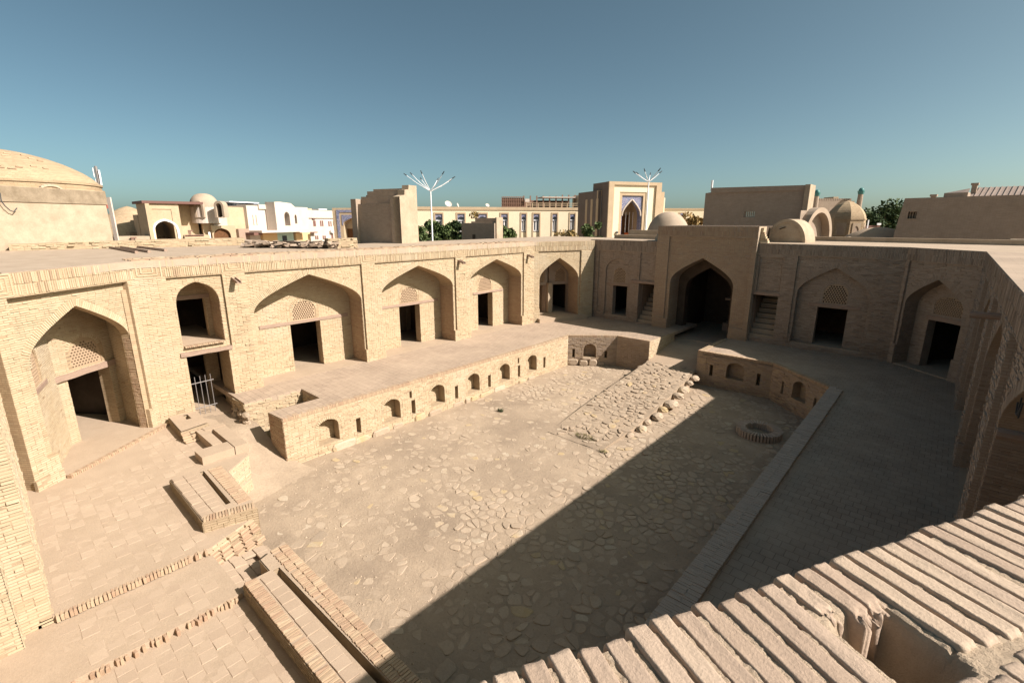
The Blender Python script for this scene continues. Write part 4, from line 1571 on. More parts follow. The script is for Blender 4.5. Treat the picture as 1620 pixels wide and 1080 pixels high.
# scratched letters on the shaded wall
sc = MB()
for pts in ([(10.55, 6.15), (10.45, 6.0), (10.25, 6.02), (10.1, 6.2)], [(10.3, 6.02), (10.28, 6.3)], [(10.12, 6.02), (10.05, 6.28)]):
    for a, b in zip(pts[:-1], pts[1:]):
        sc.bar(RWf.p(rw(a[0]), a[1], -0.103), RWf.p(rw(b[0]), b[1], -0.103), 0.014, 4)
sc.build('scratched_mark', M['dark'], right)

# ------------------------------------------------------------------ stepped platform at the left foreground
plat = struct(link('platform', bpy.data.meshes.new('platform')))
mb = MB()
P1 = [(-18.75, 0.35), (-18.6, -0.5), (-11.9, -0.5), (-11.9, 2.5), (-12.45, 3.72), (-15.4, 3.9), (-16.2, 4.85), (-18.2, 5.02), (-20.2, 5.1), (-21.3, 4.6), (-21.3, 3.5)]
mb.prism(P1, -0.1, Z1)
mb.prism([(-11.898, -1.2), (-10.0, -1.2), (-10.0, 2.5), (-11.898, 2.46)], -0.1, 1.25)
mb.prism([(-9.998, -1.9), (-0.6, -1.9), (-0.6, 2.55), (-9.998, 2.55)], -0.1, 1.12)
mb.build('paving_bed', M['dust'], plat)
Fp = Frame((-16.2, 4.85), (-15.4, 3.9))
q = MB()
# outward side faces the courtyard (+x+y)
Fp = Frame((-15.4, 3.92), (-16.2, 4.87))
fill_bricks(q, Frame((-16.2, 4.86), (-16.199, 4.86)), [], [], 0) if False else None
Fq = Frame((-16.2, 4.85), (-15.4, 3.9))
Fq.n = -Fq.n
Fq.n3 = -Fq.n3
stuff_q = MB()
FW = Frame((-15.4, 3.9), (-16.2, 4.85))
fill_bricks(stuff_q, FW, rect(0, FW.len, 0.02, Z1 - 0.02), [], 0.0, miss=0.03, wear=lambda s, z: 2, t0=0.6)
FW = Frame((-11.9, 2.5), (-12.45, 3.72))
fill_bricks(stuff_q, FW, rect(0, FW.len, 0.5, Z1 - 0.005), [], 0.0, miss=0.05, wear=lambda s, z: 3, t0=0.6, rough=0.015)
stuff(stuff_q.build('edge_brickwork', M['brick'], plat))
# square pavers, dusty and uneven
pv = [brick_mesh('paver', 0.266, 0.266, 0.05, M['paver'], 0.008, 0.003) for _ in range(6)]
ms = []


def pave(x0, x1, y0, y1, z, keep=lambda x, y: True, sz=0.275, bond=True, drop=0.03, ang=0.0):
    j = 0
    y = y0 + sz / 2
    while y < y1 - sz * 0.3:
        x = x0 + (sz / 2 if not bond or j % 2 == 0 else sz)
        while x < x1 - sz * 0.3:
            if keep(x, y) and random.random() > drop:
                ms.append(Matrix.Translation((x + random.gauss(0, .004), y + random.gauss(0, .004), z - 0.0505 + random.gauss(0.0, 0.0028))) @ Matrix.Rotation(random.gauss(0, .012), 4, 'Z') @ Matrix.Rotation(random.gauss(0, .008), 4, 'X') @ Matrix.Rotation(random.gauss(0, .008), 4, 'Y') @ Matrix.Scale(random.choice((1, 1, .99)), 4))
            x += sz
        y += sz
        j += 1


pave(-9.93, -5.0, -0.25, 2.5, 1.12 + 0.005)
pave(-11.65, -10.12, -0.25, 2.4, 1.25 + 0.004, drop=0.15)
ms.sort(key=lambda m: m.translation.length)
n_near = len(ms)
shift_mesh_pieces('paver', plat, ms, pv, 300, M['paver'])
ms = []
pave(-18.0, -12.1, -0.2, 2.5, Z1 + 0.0022, lambda x, y: y > -0.2 and x > -18.3 + y * 0.2 - 0.2, drop=0.08)
pave(-20.3, -16.3, 2.6, 4.7, Z1 + 0.0022, lambda x, y: y < 4.7 and x > -20.4 + (y - 3) * 0.1, drop=0.1)
mb = MB()
for m in ms:
    me = random.choice(pv)
    a = np.array(m)
    v = np.array([tuple(x.co) for x in me.vertices]) @ a[:3, :3].T + a[:3, 3]
    mb.add(v, [tuple(p.vertices) for p in me.polygons], random.random())
stuff(mb.build('pavers', M['paver'], plat))
# rows of bricks on edge along the two steps
ms = []
for (x, z, y0, y1, miss) in ((-11.88, Z1, -0.25, 2.45, 0.04), (-9.98, 1.25, -0.25, 2.45, 0.22)):
    n = int((y1 - y0) / 0.066)
    for i in range(n):
        if random.random() < miss:
            continue
        sink = 0.0 if x < -11 else abs(random.gauss(0, 0.02))
        ms.append(Matrix.Translation((x + random.gauss(0, .008 if x < -11 else .03), y0 + (i + .5) * 0.066, z - 0.125 - sink)) @ Matrix.Rotation(math.pi / 2 + random.gauss(0, 0.05 if x < -11 else 0.2), 4, 'Z'))
shift_mesh_pieces('edge_brick', plat, ms, thr, 120, M['brick_piece'])

# bench-like block with a slot
Z_B = 1.73


def slot_block(name, label, cat, poly, z0, z1, slots, loc, brick_faces, coping=()):
    root = thing(name, label, cat, loc)
    mb = MB()
    loops = [poly] + slots
    flat = [p for l in loops for p in l]
    tri = geometry.tessellate_polygon([[Vector((p[0], p[1], 0)) for p in l] for l in loops])
    n = len(flat)
    v = [(p[0], p[1], z1 - 0.05) for p in flat] + [(p[0], p[1], z0) for p in flat]
    f = []
    for t in tri:
        a, b, c = [flat[i] for i in t]
        if (b[0] - a[0]) * (c[1] - a[1]) - (b[1] - a[1]) * (c[0] - a[0]) < 0:
            t = t[::-1]
        f.append(tuple(t))
    k = 0
    for l in loops:
        m = len(l)
        for i in range(m):
            f.append((k + i, k + n + i, k + n + (i + 1) % m, k + (i + 1) % m))
        k += m
    mb.add(v, f)
    mb.build('body', M['mortar'], root)
    q = MB()
    for F, a, b, zb, zt_, w in brick_faces:
        fill_bricks(q, F, rect(a, b, zb, zt_), [], 0, miss=0.03, wear=lambda s, z: w, t0=0.56, rough=0.009)
    if q.n:
        stuff(q.build('brickwork', M['brick'], root))
    return root


# wall faces run clockwise round the block seen from above, outside on their right
A_, B_, C_, D_ = (-15.62, 2.55), (-12.62, 2.55), (-12.32, 3.72), (-15.45, 3.9)
bench = slot_block('brick_bench', 'low brick block with one long narrow slot, raised at the platform edge', 'brick block', [A_, B_, C_, D_], 0.0, Z_B,
                   [[(-15.42, 3.27), (-15.42, 3.37), (-13.02, 3.32), (-13.02, 3.2)]], (-14, 3.1, 1.4),
                   [(Frame(C_, B_), 0, 1.2, 0.75, Z_B - 0.06, 2.0), (Frame(B_, A_), 0, 3.0, Z1, Z_B - 0.06, 1.5), (Frame(D_, C_), 0, 3.1, 0.0, Z_B - 0.06, 1.5)])


def top_bricks(root, poly_test, x0, x1, y0, y1, z, along_x=True, n_ind=110, mode='edge', drop=0.03):
    """bricks on edge laid flush in the top"""
    ms = []
    if along_x:
        xs = np.arange(x0 + 0.033, x1, 0.066)
        for x in xs:
            y = y0
            if random.random() < 0.5:
                y += 0.06
            while y < y1:
                if poly_test(x, y + 0.12) and random.random() > drop:
                    ms.append(Matrix.Translation((x + random.gauss(0, .003), y + 0.12, z - 0.118 + random.gauss(0, .005))) @ Matrix.Rotation(random.gauss(0, .025), 4, 'Z'))
                y += 0.245
    ms.sort(key=lambda m: m.translation.length)
    shift_mesh_pieces('top_brick', root, ms, edge_v, n_ind, M['brick_piece'])


def in_poly(poly):
    def t(x, y):
        c = False
        for i in range(len(poly)):
            (xa, ya), (xb, yb) = poly[i - 1], poly[i]
            if (ya > y) != (yb > y) and x < (xb - xa) * (y - ya) / (yb - ya) + xa:
                c = not c
        return c
    return t


def top_sheet(root, poly, slots, z, mat='paving', nm='top'):
    mb = MB()
    loops = [poly] + slots
    flat = [p for l in loops for p in l]
    tri = geometry.tessellate_polygon([[Vector((p[0], p[1], 0)) for p in l] for l in loops])
    f = []
    for t in tri:
        a, b, c = [flat[i] for i in t]
        f.append(tuple(t) if (b[0] - a[0]) * (c[1] - a[1]) - (b[1] - a[1]) * (c[0] - a[0]) > 0 else tuple(t[::-1]))
    mb.add([(p[0], p[1], z) for p in flat], f)
    mb.build(nm, M[mat], root)


slotB = [[(-15.42, 3.27), (-15.42, 3.37), (-13.02, 3.32), (-13.02, 3.2)]]
ms = []
pv2 = pv
for i in range(10):
    for j in range(2):
        x, y = -15.4 + i * 0.275, 2.72 + j * 0.275
        ms.append(Matrix.Translation((x, y, Z_B - 0.05 + random.gauss(0, .003))) @ Matrix.Rotation(random.gauss(0, .01), 4, 'Z'))
shift_mesh_pieces('paver', bench, ms, pv, 60, M['paver'])
ms = []
for i in range(17):
    t = (i + 0.5) / 17
    ms.append(Matrix.Translation((-12.62 + 0.28 * t - 0.13, 2.6 + 1.1 * t, Z_B - 0.115)) @ Matrix.Rotation(math.radians(75) + random.gauss(0, .03), 4, 'Z'))
for i in range(38):
    ms.append(Matrix.Translation((-15.35 + i * 0.068, 3.585 - i * 0.0012, Z_B - 0.117 + random.gauss(0, .003))) @ Matrix.Rotation(random.gauss(0, .03), 4, 'Z'))
    if 1:
        ms.append(Matrix.Translation((-15.35 + i * 0.068, 3.75 - i * 0.002, Z_B - 0.119 + random.gauss(0, .003))) @ Matrix.Rotation(random.gauss(0, .03), 4, 'Z') @ Matrix.Scale(0.6, 4, (0, 1, 0)))
shift_mesh_pieces('top_brick', bench, ms, edge_v, 120, M['brick_piece'])
top_sheet(bench, [(-15.6, 2.57), (-12.66, 2.57), (-12.36, 3.7), (-15.45, 3.88)], slotB, Z_B - 0.02, 'dust')

# worn brick steps tumbling from the end of the bench
rub = thing('worn_brick_steps', 'worn broken brick steps at the corner below the slotted block', 'steps', (-12, 3, 1.2))
flatb = [brick_mesh('loose_brick', 0.25, 0.125, 0.055, M['brick_piece'], 0.01, 0.006) for _ in range(4)]
ms = []
for lvl in range(7):
    z = 1.30 - lvl * 0.06
    x = -11.98 + lvl * 0.085
    y = 2.5
    while y < 3.75 - lvl * 0.03:
        if random.random() > 0.1:
            ms.append(Matrix.Translation((x - (y - 2.5) * 0.45 + random.gauss(0, .03), y, z)) @ Matrix.Rotation(math.pi / 2 + 0.42 + random.gauss(0, .08), 4, 'Z'))
        y += 0.262
    mb = MB()
    mb.prism([(-12.5, 2.45), (x + 0.04, 2.45), (x - 0.5, 3.66 - lvl * 0.03), (-12.9, 3.66)], 0.3, z + 0.01, 0.4)
    mb.build('step_core', M['mortar'], rub)
shift_mesh_pieces('loose_brick', rub, ms, flatb, 60, M['brick_piece'])
mb = MB()
mb.prism([(-11.895, 2.40), (-9.95, 2.46), (-9.9, 3.72), (-12.0, 3.7)], -0.1, [1.02, 1.1, 0.95, 0.72])
mb.build('landing', M['dust'], rub)
ms = []
for i in range(6):
    for j in range(4):
        x, y = -11.6 + i * 0.28, 2.58 + j * 0.28
        z = 1.05 - 0.13 * (y - 2.5) + 0.03 * (x + 11.6)
        if random.random() > 0.15:
            ms.append(Matrix.Translation((x, y, z - 0.03 + random.gauss(0, .008))) @ Matrix.Rotation(random.gauss(0, .05), 4, 'Z') @ Matrix.Rotation(-0.12, 4, 'X'))
shift_mesh_pieces('paver', rub, ms, pv, 40, M['paver'])

# long low wall with a trench, running out of the picture at the bottom
Z_C = 1.50
polyC = [(-9.95, 2.52), (-0.8, 2.6), (-0.8, 3.72), (-10.05, 3.72), (-10.9, 3.72), (-10.6, 3.1), (-9.95, 3.05)]
slotC = [[(-9.90, 3.12), (-9.90, 3.25), (-1.5, 3.40), (-1.5, 3.24)]]
lw = slot_block('low_brick_wall', 'long low wall with bricks on edge and a dark trench, bottom left foreground', 'low wall', [(-9.95, 2.52), (-0.8, 2.6), (-0.8, 3.72), (-10.75, 3.72), (-10.5, 3.05), (-9.95, 3.05)], 0.0, Z_C, slotC, (-7, 3.1, 1.1),
                [(Frame((-0.8, 2.6), (-9.95, 2.52)), 0, 9.15, 1.1, Z_C - 0.08, 2.0), (Frame((-10.75, 3.72), (-0.8, 3.72)), 0, 9.9, 0, Z_C - 0.06, 1.2)])
top_sheet(lw, [(-9.95, 2.54), (-0.8, 2.62), (-0.8, 3.7), (-10.72, 3.7), (-10.47, 3.07), (-9.95, 3.07)], slotC, Z_C - 0.022, 'dust')
ms = []
for i in range(140):
    x = -10.55 + i * 0.066
    for y in (3.42, 3.60):
        if random.random() > 0.02:
            ms.append(Matrix.Translation((x, y + random.gauss(0, .006), Z_C - 0.118 + random.gauss(0, .004))) @ Matrix.Rotation(random.gauss(0, .03), 4, 'Z') @ Matrix.Scale(0.74, 4, (0, 1, 0)))
for i in range(136):
    x = -9.9 + i * 0.066
    if random.random() > 0.03:
        ms.append(Matrix.Translation((x, 2.655 + i * 0.0005, Z_C - 0.118 + random.gauss(0, .004))) @ Matrix.Rotation(random.gauss(0, .03), 4, 'Z'))
ms = [m for m in ms if m.translation.x < -4.0]
ms.sort(key=lambda m: m.translation.length)
shift_mesh_pieces('top_brick', lw, ms, edge_v, 300, M['brick_piece'])
ms = []
for i in range(22):
    ms.append(Matrix.Translation((-9.7 + i * 0.275, 2.96, Z_C - 0.052 + random.gauss(0, .003))) @ Matrix.Rotation(random.gauss(0, .01), 4, 'Z'))
shift_mesh_pieces('paver', lw, ms, pv, 40, M['paver'])

# small worn block with pits before the low doorway
blk = slot_block('brick_block', 'small worn brick block between the big arch and the gated doorway', 'brick block', [(-21.0, 3.75), (-19.1, 3.7), (-19.3, 4.62), (-20.9, 4.7)], 1.2, 1.72,
                 [[(-20.95 + 0.2, 4.18), (-20.75, 4.32), (-20.2, 4.32), (-20.2, 4.16)]], (-20, 4.2, 1.4),
                 [(Frame((-19.3, 4.62), (-19.1, 3.7)), 0, 0.94, 1.38, 1.66, 2.5), (Frame((-19.1, 3.7), (-21.0, 3.75)), 0, 1.9, 1.38, 1.66, 2.0)])
top_sheet(blk, [(-20.98, 3.77), (-19.12, 3.72), (-19.32, 4.6), (-20.88, 4.68)], [[(-20.75, 4.18), (-20.75, 4.32), (-20.2, 4.32), (-20.2, 4.16)]], 1.715, 'dust')
ms = []
for lvl in range(4):
    for j in range(3 - (lvl > 2)):
        ms.append(Matrix.Translation((-19.0 + lvl * 0.11 + random.gauss(0, .03), 3.8 + j * 0.26, 1.60 - lvl * 0.06)) @ Matrix.Rotation(math.pi / 2 + random.gauss(0, .1), 4, 'Z'))
shift_mesh_pieces('loose_brick', blk, ms, flatb, 30, M['brick_piece'])
# slotted sill behind it: two low curbs making the sunken pits
pit = thing('slotted_curb', 'pair of low brick curbs with two sunken slots beside the gated doorway', 'brick block', (-17.7, 4.2, 1.4))
mb = MB()
for (x0, x1, y0, y1, h) in ((-18.9, -17.2, 4.10, 4.42, 1.68), (-18.7, -16.5, 4.56, 4.98, 1.68), (-17.2, -16.5, 3.6, 4.56, 1.66), (-18.95, -18.62, 4.3, 4.98, 1.70)):
    mb.prism([(x0, y0), (x1, y0 + 0.02), (x1 - 0.02, y1), (x0 + 0.03, y1)], 1.2, h)
mb.build('curb', M['dust'], pit)
# passage to the low doorway
mb = MB()
px_ = np.linspace(-21.3, -15.0, 50)
pt_ = np.linspace(0, 1, 16)
PXX, PTT = np.meshgrid(px_, pt_, indexing='ij')
lo = np.interp(px_, [-21.3, -18.2, -16.2, -15.0], [4.6, 4.95, 4.7, 4.1])
hi = np.interp(px_, [-21.3, -18.0, -17.0, -15.0], [6.05, 6.33, 6.6, 7.6])
PYY = lo[:, None] * (1 - PTT) + hi[:, None] * PTT
PZZ = np.interp(px_, [-21.3, -19.2, -18.0, -16.6, -15.6, -15.0], [1.24, 1.2, 0.85, 0.28, 0.03, -0.08])[:, None] - 0.25 * PTT * np.interp(px_, [-19, -17.5, -15], [0, 1, 0.3])[:, None] + 0.05 * value_noise(50, 16, 6, 41) + 0.03 * value_noise(50, 16, 2, 42)
grid_mesh(mb, PXX, PYY, PZZ)
struct(mb.build('path', M['court_dirt'], smooth=True))
# worn end faces of the terrace beside it
rough = thing('terrace_end', 'rough shaded end of the brick terrace beside the gated doorway', 'retaining wall', (-20.4, 6.0, 0))
mb, q = MB(), MB()
for (a, b) in (((-21.15, 6.0), (-19.7, 6.02)), ((-19.7, 8.3), (-18.05, 8.3)), ((-19.7, 6.02), (-19.7, 8.3)), ((-18.05, 8.3), (-18.05, 6.28))):
    Fe = Frame(a, b)
    mb.slab(Fe, rect(0, Fe.len, 0.0, Z_T - 0.05), [], -0.002, -0.2)
    fill_bricks(q, Fe, rect(0, Fe.len, 0.3, Z_T - 0.06), [], 0, miss=0.08, wear=lambda s, z: 3, t0=0.5, rough=0.012)
mb.build('wall_core', M['mortar'], rough)
stuff(q.build('brickwork', M['brick'], rough))
for k in range(16):
    boulder(-20.7 + random.uniform(0, 1.3), 5.93 + random.uniform(-0.05, 0.08), random.uniform(1.0, 1.6), random.uniform(.1, .24), random.uniform(.08, .16), random.uniform(.07, .16), random.uniform(0.1, 0.6), rough, 'rubble_stone')

# ------------------------------------------------------------------ the parapet right below the camera
PZ = 8.1
E0 = np.array([-0.163, 1.11])
EU = np.array([0.46, 0.888])
EU = EU / np.linalg.norm(EU)
EN = np.array([EU[1], -EU[0]])
par = thing('brick_parapet', 'nearest parapet of long bricks on edge with crumbling mortar, lower right corner', 'parapet', (0.2, 1.2, 7.4))


def pp(e, n, z):
    q = E0 + EU * e + EN * n
    return (q[0], q[1], z)


nE, nN = 620, 170
ev = np.linspace(-1.35, 2.35, nE)
nv = np.linspace(0.0, 1.0, nN)
EE, NN = np.meshgrid(ev, nv, indexing='ij')
H = 0.008 * value_noise(nE, nN, 9, 21) + 0.008 * value_noise(nE, nN, 3.0, 22) + 0.010 * value_noise(nE, nN, 1.2, 23) - 0.0035
joint = np.exp(-((NN - 0.292) / 0.022) ** 2)
H += joint * 0.004
# cavity where one brick has broken away
ce, cn = 0.055, 0.17
cav = np.exp(-(((EE - 0.062) / 0.066) ** 6 + ((NN - 0.205) / 0.078) ** 6))
H = np.minimum(H + 0.003, -0.0032) + 0.0035 * value_noise(nE, nN, 1.05, 29) + 0.003 * value_noise(nE, nN, 2.2, 30)
H -= cav * (0.145 + 0.05 * value_noise(nE, nN, 7, 25))
# ragged front edge
fr = np.clip((0.012 + 0.012 * value_noise(nE, nN, 5, 26) - NN) / 0.012, 0, 1)
H -= fr * 0.06
Xm = E0[0] + EU[0] * EE + EN[0] * NN
Ym = E0[1] + EU[1] * EE + EN[1] * NN
mb = MB()
grid_mesh(mb, Xm, Ym, PZ + H)
mb.build('mortar_bed', M['crumb'], par)
mb = MB()
Fpar = Frame(pp(-1.35, 0.006, 0), pp(2.35, 0.006, 0))
# solid below, outside face towards the courtyard (left of EU)
a, b = pp(-1.35, 0.004, 0), pp(2.35, 0.004, 0)
c, d = pp(2.35, 1.0, 0), pp(-1.35, 1.0, 0)
mb.prism([a[:2], b[:2], c[:2], d[:2]], 1.5, PZ - 0.2)
mb.add([pp(-1.35, 0.004, PZ - .2), pp(2.35, 0.004, PZ - .2), pp(2.35, 0.004, PZ - .045), pp(-1.35, 0.004, PZ - .045)], [(3, 2, 1, 0)])
mb.build('wall_core', M['core'], par)


def long_brick(ln, wd, seed, broken=None):
    """one weathered brick on edge: a pillow-edged block, e across, n along"""
    nu, nw = 15, 34
    u = np.linspace(-1, 1, nu)
    w = np.linspace(0, 1, nw)
    u = np.sign(u) * np.abs(u) ** 0.75
    U, W_ = np.meshgrid(u, w, indexing='ij')
    q = 0.5 - 0.5 * np.cos(np.pi * np.clip(W_, 0, 1))
    W2 = 0.15 * q + 0.85 * W_
    r = np.random.default_rng(seed)
    edge = np.clip((np.abs(U) - 0.86) / 0.14, 0, 1) ** 2.0
    end = np.clip((0.025 - W2) / 0.025, 0, 1) ** 2 + np.clip((W2 - 0.975) / 0.025, 0, 1) ** 2
    z = -0.0045 * edge - 0.006 * end + 0.0022 * value_noise(nu, nw, 6, seed + 1) + 0.0012 * value_noise(nu, nw, 1.7, seed + 2)
    chip = np.clip(value_noise(nu, nw, 2.6, seed + 3) - 0.26, 0, 1) * (edge + end).clip(0, 1)
    z -= chip * 0.045
    narrow = 1 - 0.06 * end + 0.035 * value_noise(nu, nw, 6, seed + 4)
    ee = U * wd / 2 * narrow
    nn = W2 * ln + 0.003 * value_noise(nu, nw, 4, seed + 5)
    if broken:  # ragged snapped end
        nn = nn + np.where(W2 > 0.8, 0.035 * value_noise(nu, nw, 2.4, seed + 7) * (W2 - 0.8) * 5, 0)
        z = z - 0.03 * np.clip((W2 - 0.75) / 0.25, 0, 1) ** 2 * (0.6 + value_noise(nu, nw, 2, seed + 6))
    # skirt
    def pad(A, mode):
        return np.pad(A, 1, mode=mode)
    Ep, Np, Zp = pad(ee, 'edge'), pad(nn, 'edge'), pad(z, 'edge')
    Zp[0, :] = Zp[-1, :] = -0.16
    Zp[:, 0] = Zp[:, -1] = -0.16
    return Ep, Np, Zp


k = 0
pit_ch = 0.0572
for row, (n0, ln, off) in enumerate(((-0.012, 0.285, 0.0), (0.305, 0.285, 0.028), (0.615, 0.285, 0.0))):
    e = -1.25 + off
    while e < 2.25:
        wd = random.uniform(0.0425, 0.0465)
        broken = None
        skip = False
        if row == 0 and 0.0 < e < 0.125:
            broken = 0.125 if e < 0.06 else 0.155
        Ep, Np, Zp = long_brick(broken if broken else ln * random.uniform(0.96, 1.02), wd, 100 + k * 9, broken)
        rot = random.gauss(0, 0.018)
        dz = random.gauss(0.0035, 0.0016)
        e_ = e + Ep + Np * rot
        n_ = n0 + Np + random.gauss(0, 0.005)
        one = MB()
        grid_mesh(one, E0[0] + EU[0] * e_ + EN[0] * n_, E0[1] + EU[1] * e_ + EN[1] * n_, PZ + Zp + dz + Ep * random.gauss(0, 0.03), 0.5)
        one.build('brick', M['brick_long'], par, smooth=True)
        e += pit_ch * random.uniform(0.96, 1.04)
        k += 1
near_wall = MB()
# wall of the near-right cut corner below the parapet
mb = MB()
mb.prism([(-0.95, -0.35), (-0.6, -2.5), (7, -2.5), (7, 2.78), (2.2, 2.78), (1.05, 3.32)], 1.0, 7.5)
mb.build('corner_mass', M['core'], near)

# ------------------------------------------------------------------ beyond the courtyard


def dome_mesh(mb, cx, cy, z0, r, h, n=36, m=12, pw=0.9, lobes=0, jit=0.0, cone=0.0):
    v, f = [], []
    for j in range(m):
        t = j / m * math.pi / 2
        rr = r * (math.cos(t) ** pw) * (1 - cone) + r * (1 - j / m) * cone
        zz = z0 + h * (math.sin(t) * (1 - cone) + (j / m) * cone)
        for i in range(n):
            a = 2 * math.pi * i / n
            q = rr * (1 + random.gauss(0, jit))
            v.append((cx + q * math.cos(a), cy + q * math.sin(a), zz))
    v.append((cx, cy, z0 + h))
    for j in range(m - 1):
        f += [(j * n + i, j * n + (i + 1) % n, (j + 1) * n + (i + 1) % n, (j + 1) * n + i) for i in range(n)]
    f += [((m - 1) * n + i, (m - 1) * n + (i + 1) % n, m * n) for i in range(n)]
    mb.add(v, f, RNG.random(len(f)).tolist())


def fpart(name, mat, parent, F, boxes):
    mb = MB()
    for b in boxes:
        mb.fbox(F, *b)
    return mb.build(name, M[mat], parent)


# big domed building at the left border, standing on the roof of the left wing
c0 = on_z(181, 388, ZR)
FD = Frame((c0.x + 14 * 0.54, c0.y - 14 * 0.842), (c0.x, c0.y))
s1, zt_ = FD.px(168, 303)
dl = FD.len
dome = thing('domed_building', 'big plastered block with a wide brick dome at the left border, mast behind it', 'building', (c0.x - 3, c0.y - 5, ZR))
Hh = zt_
mb = MB()
mb.add([FD.p(-2, 5, 0), FD.p(dl, 5, 0), FD.p(s1, Hh, -0.2), FD.p(-2, Hh, -0.2), FD.p(-2, 5, -13), FD.p(dl, 5, -13), FD.p(s1, Hh, -12.8), FD.p(-2, Hh, -12.8)],
       [(0, 1, 2, 3), (1, 5, 6, 2), (5, 4, 7, 6), (4, 0, 3, 7), (3, 2, 6, 7)])
mb.build('block', M['plaster'], dome)
mb = MB()
mb.slab(FD, [(-2, Hh - 0.75), (s1 + 0.05, Hh - 0.72), (s1 - 0.02, Hh - 0.02), (-2, Hh - 0.02)], [], -0.12, -0.3)
mb.build('parapet_band', M['plaster_dark'], dome)
b0_ = on_z(40, 395.2, ZR)
los = Vector((b0_.x, b0_.y)).normalized()
cx_, cy_ = b0_.x + los.x * 6.9, b0_.y + los.y * 6.9
Dd_ = -cx_ * math.sin(YAW) + cy_ * math.cos(YAW)
Rd_ = 106 * Dd_ / F_PX
Hd_ = at_depth(40, 236, Dd_).z - Hh - 0.5
mb = MB()
for (r, z0, z1) in ((Rd_ * 1.04, Hh - 0.4, Hh + 0.16), (Rd_ * 1.01, Hh + 0.16, Hh + 0.38), (Rd_ * 1.025, Hh + 0.38, Hh + 0.50)):
    n = 48
    v = [(cx_ + r * math.cos(2 * math.pi * i / n), cy_ + r * math.sin(2 * math.pi * i / n), z) for z in (z0, z1) for i in range(n)]
    mb.add(v, [(i, (i + 1) % n, n + (i + 1) % n, n + i) for i in range(n)] + [tuple(range(n, 2 * n))])
mb.build('drum', M['core'], dome)
mb = MB()
dome_mesh(mb, cx_, cy_, Hh + 0.50, Rd_, Hd_, 48, 14, 0.92, jit=0.003, cone=0.45)
mb.build('dome', M['core'], dome, smooth=True)
ms = []
db = [brick_mesh('dome_brick', 0.26, 0.13, 0.06, M['brick_piece']) for _ in range(2)]
for i in range(40):
    a, t = random.uniform(-2.2, 0.6), random.uniform(0.1, 0.75)
    tt = t * math.pi / 2
    rr = Rd_ * (math.cos(tt) ** 0.92 * 0.55 + (1 - t) * 0.45)
    zz = Hh + 0.50 + Hd_ * (math.sin(tt) * 0.55 + t * 0.45)
    ms.append(Matrix.Translation((cx_ + rr * math.cos(a), cy_ + rr * math.sin(a), zz - 0.01)) @ Matrix.Rotation(a + math.pi / 2, 4, 'Z'))
shift_mesh_pieces('dome_brick', dome, ms, db, 60, M['brick_piece'])
mb = MB()
sA, zA = FD.px(88, 302)
for i in range(8):
    a, b = math.pi * i / 8, math.pi * (i + 1) / 8
    mb.bar(FD.p(sA + 0.5 * math.cos(a), Hh - 0.1 + 0.24 * math.sin(a), -0.25), FD.p(sA + 0.5 * math.cos(b), Hh - 0.1 + 0.24 * math.sin(b), -0.25), 0.1)
mb.build('vent_hood', M['plaster'], dome)
mb = MB()
pts = [FD.px(x, y, 0.03) for x, y in ((0, 305), (2, 318), (8, 326), (16, 333), (22, 335), (27, 329))]
for p, q in zip(pts[:-1], pts[1:]):
    mb.bar(FD.p(p[0], p[1], 0.03), FD.p(q[0], q[1], 0.03), 0.022)
mb.build('cable', M['dark'], dome)
pw_ = thing('white_column', 'white painted strip of wall just right of the plastered dome block', 'column', at_depth(176, 350, 36))
a, b = at_depth(171.5, 313, 36), at_depth(178, 341, 36)
mb = MB()
F = view_frame(168, 36, 182, 36)
p, q, p2, q2 = F.px(169, 312), F.px(174.5, 312), F.px(174.5, 345), F.px(180, 345)
mb.fbox(F, p2[0], q2[0], 4, p[1], 0, -0.12)
mb.build('shaft', M['white'], pw_)
# cell mast
mast = thing('cell_mast', 'thin cell mast with white panel antennas behind the big dome', 'mast', at_depth(156, 300, 62))
a, b = at_depth(151, 263, 62), at_depth(158, 299, 62)
b = Vector((a.x, a.y, 2))
mb = MB()
mb.bar(b, a, 0.16, 6)
mb.build('pole', M['iron'], mast)
for i, (dx, z0, z1) in enumerate(((-0.35, 0.2, 1.3), (0.3, 0.45, 1.5), (-0.25, 1.5, 2.4), (0.28, 1.55, 2.2))):
    mb = MB()
    o = Vector((_B[0] * dx, _B[1] * dx, 0)) if False else Vector((math.cos(YAW) * dx, math.sin(YAW) * dx, 0))
    c = a + o
    mb.box((c.x - 0.11, c.y - 0.08, c.z - z1), (c.x + 0.11, c.y + 0.08, c.z - z0))
    mb.build('antenna_panel', M['lamp_white'], mast)

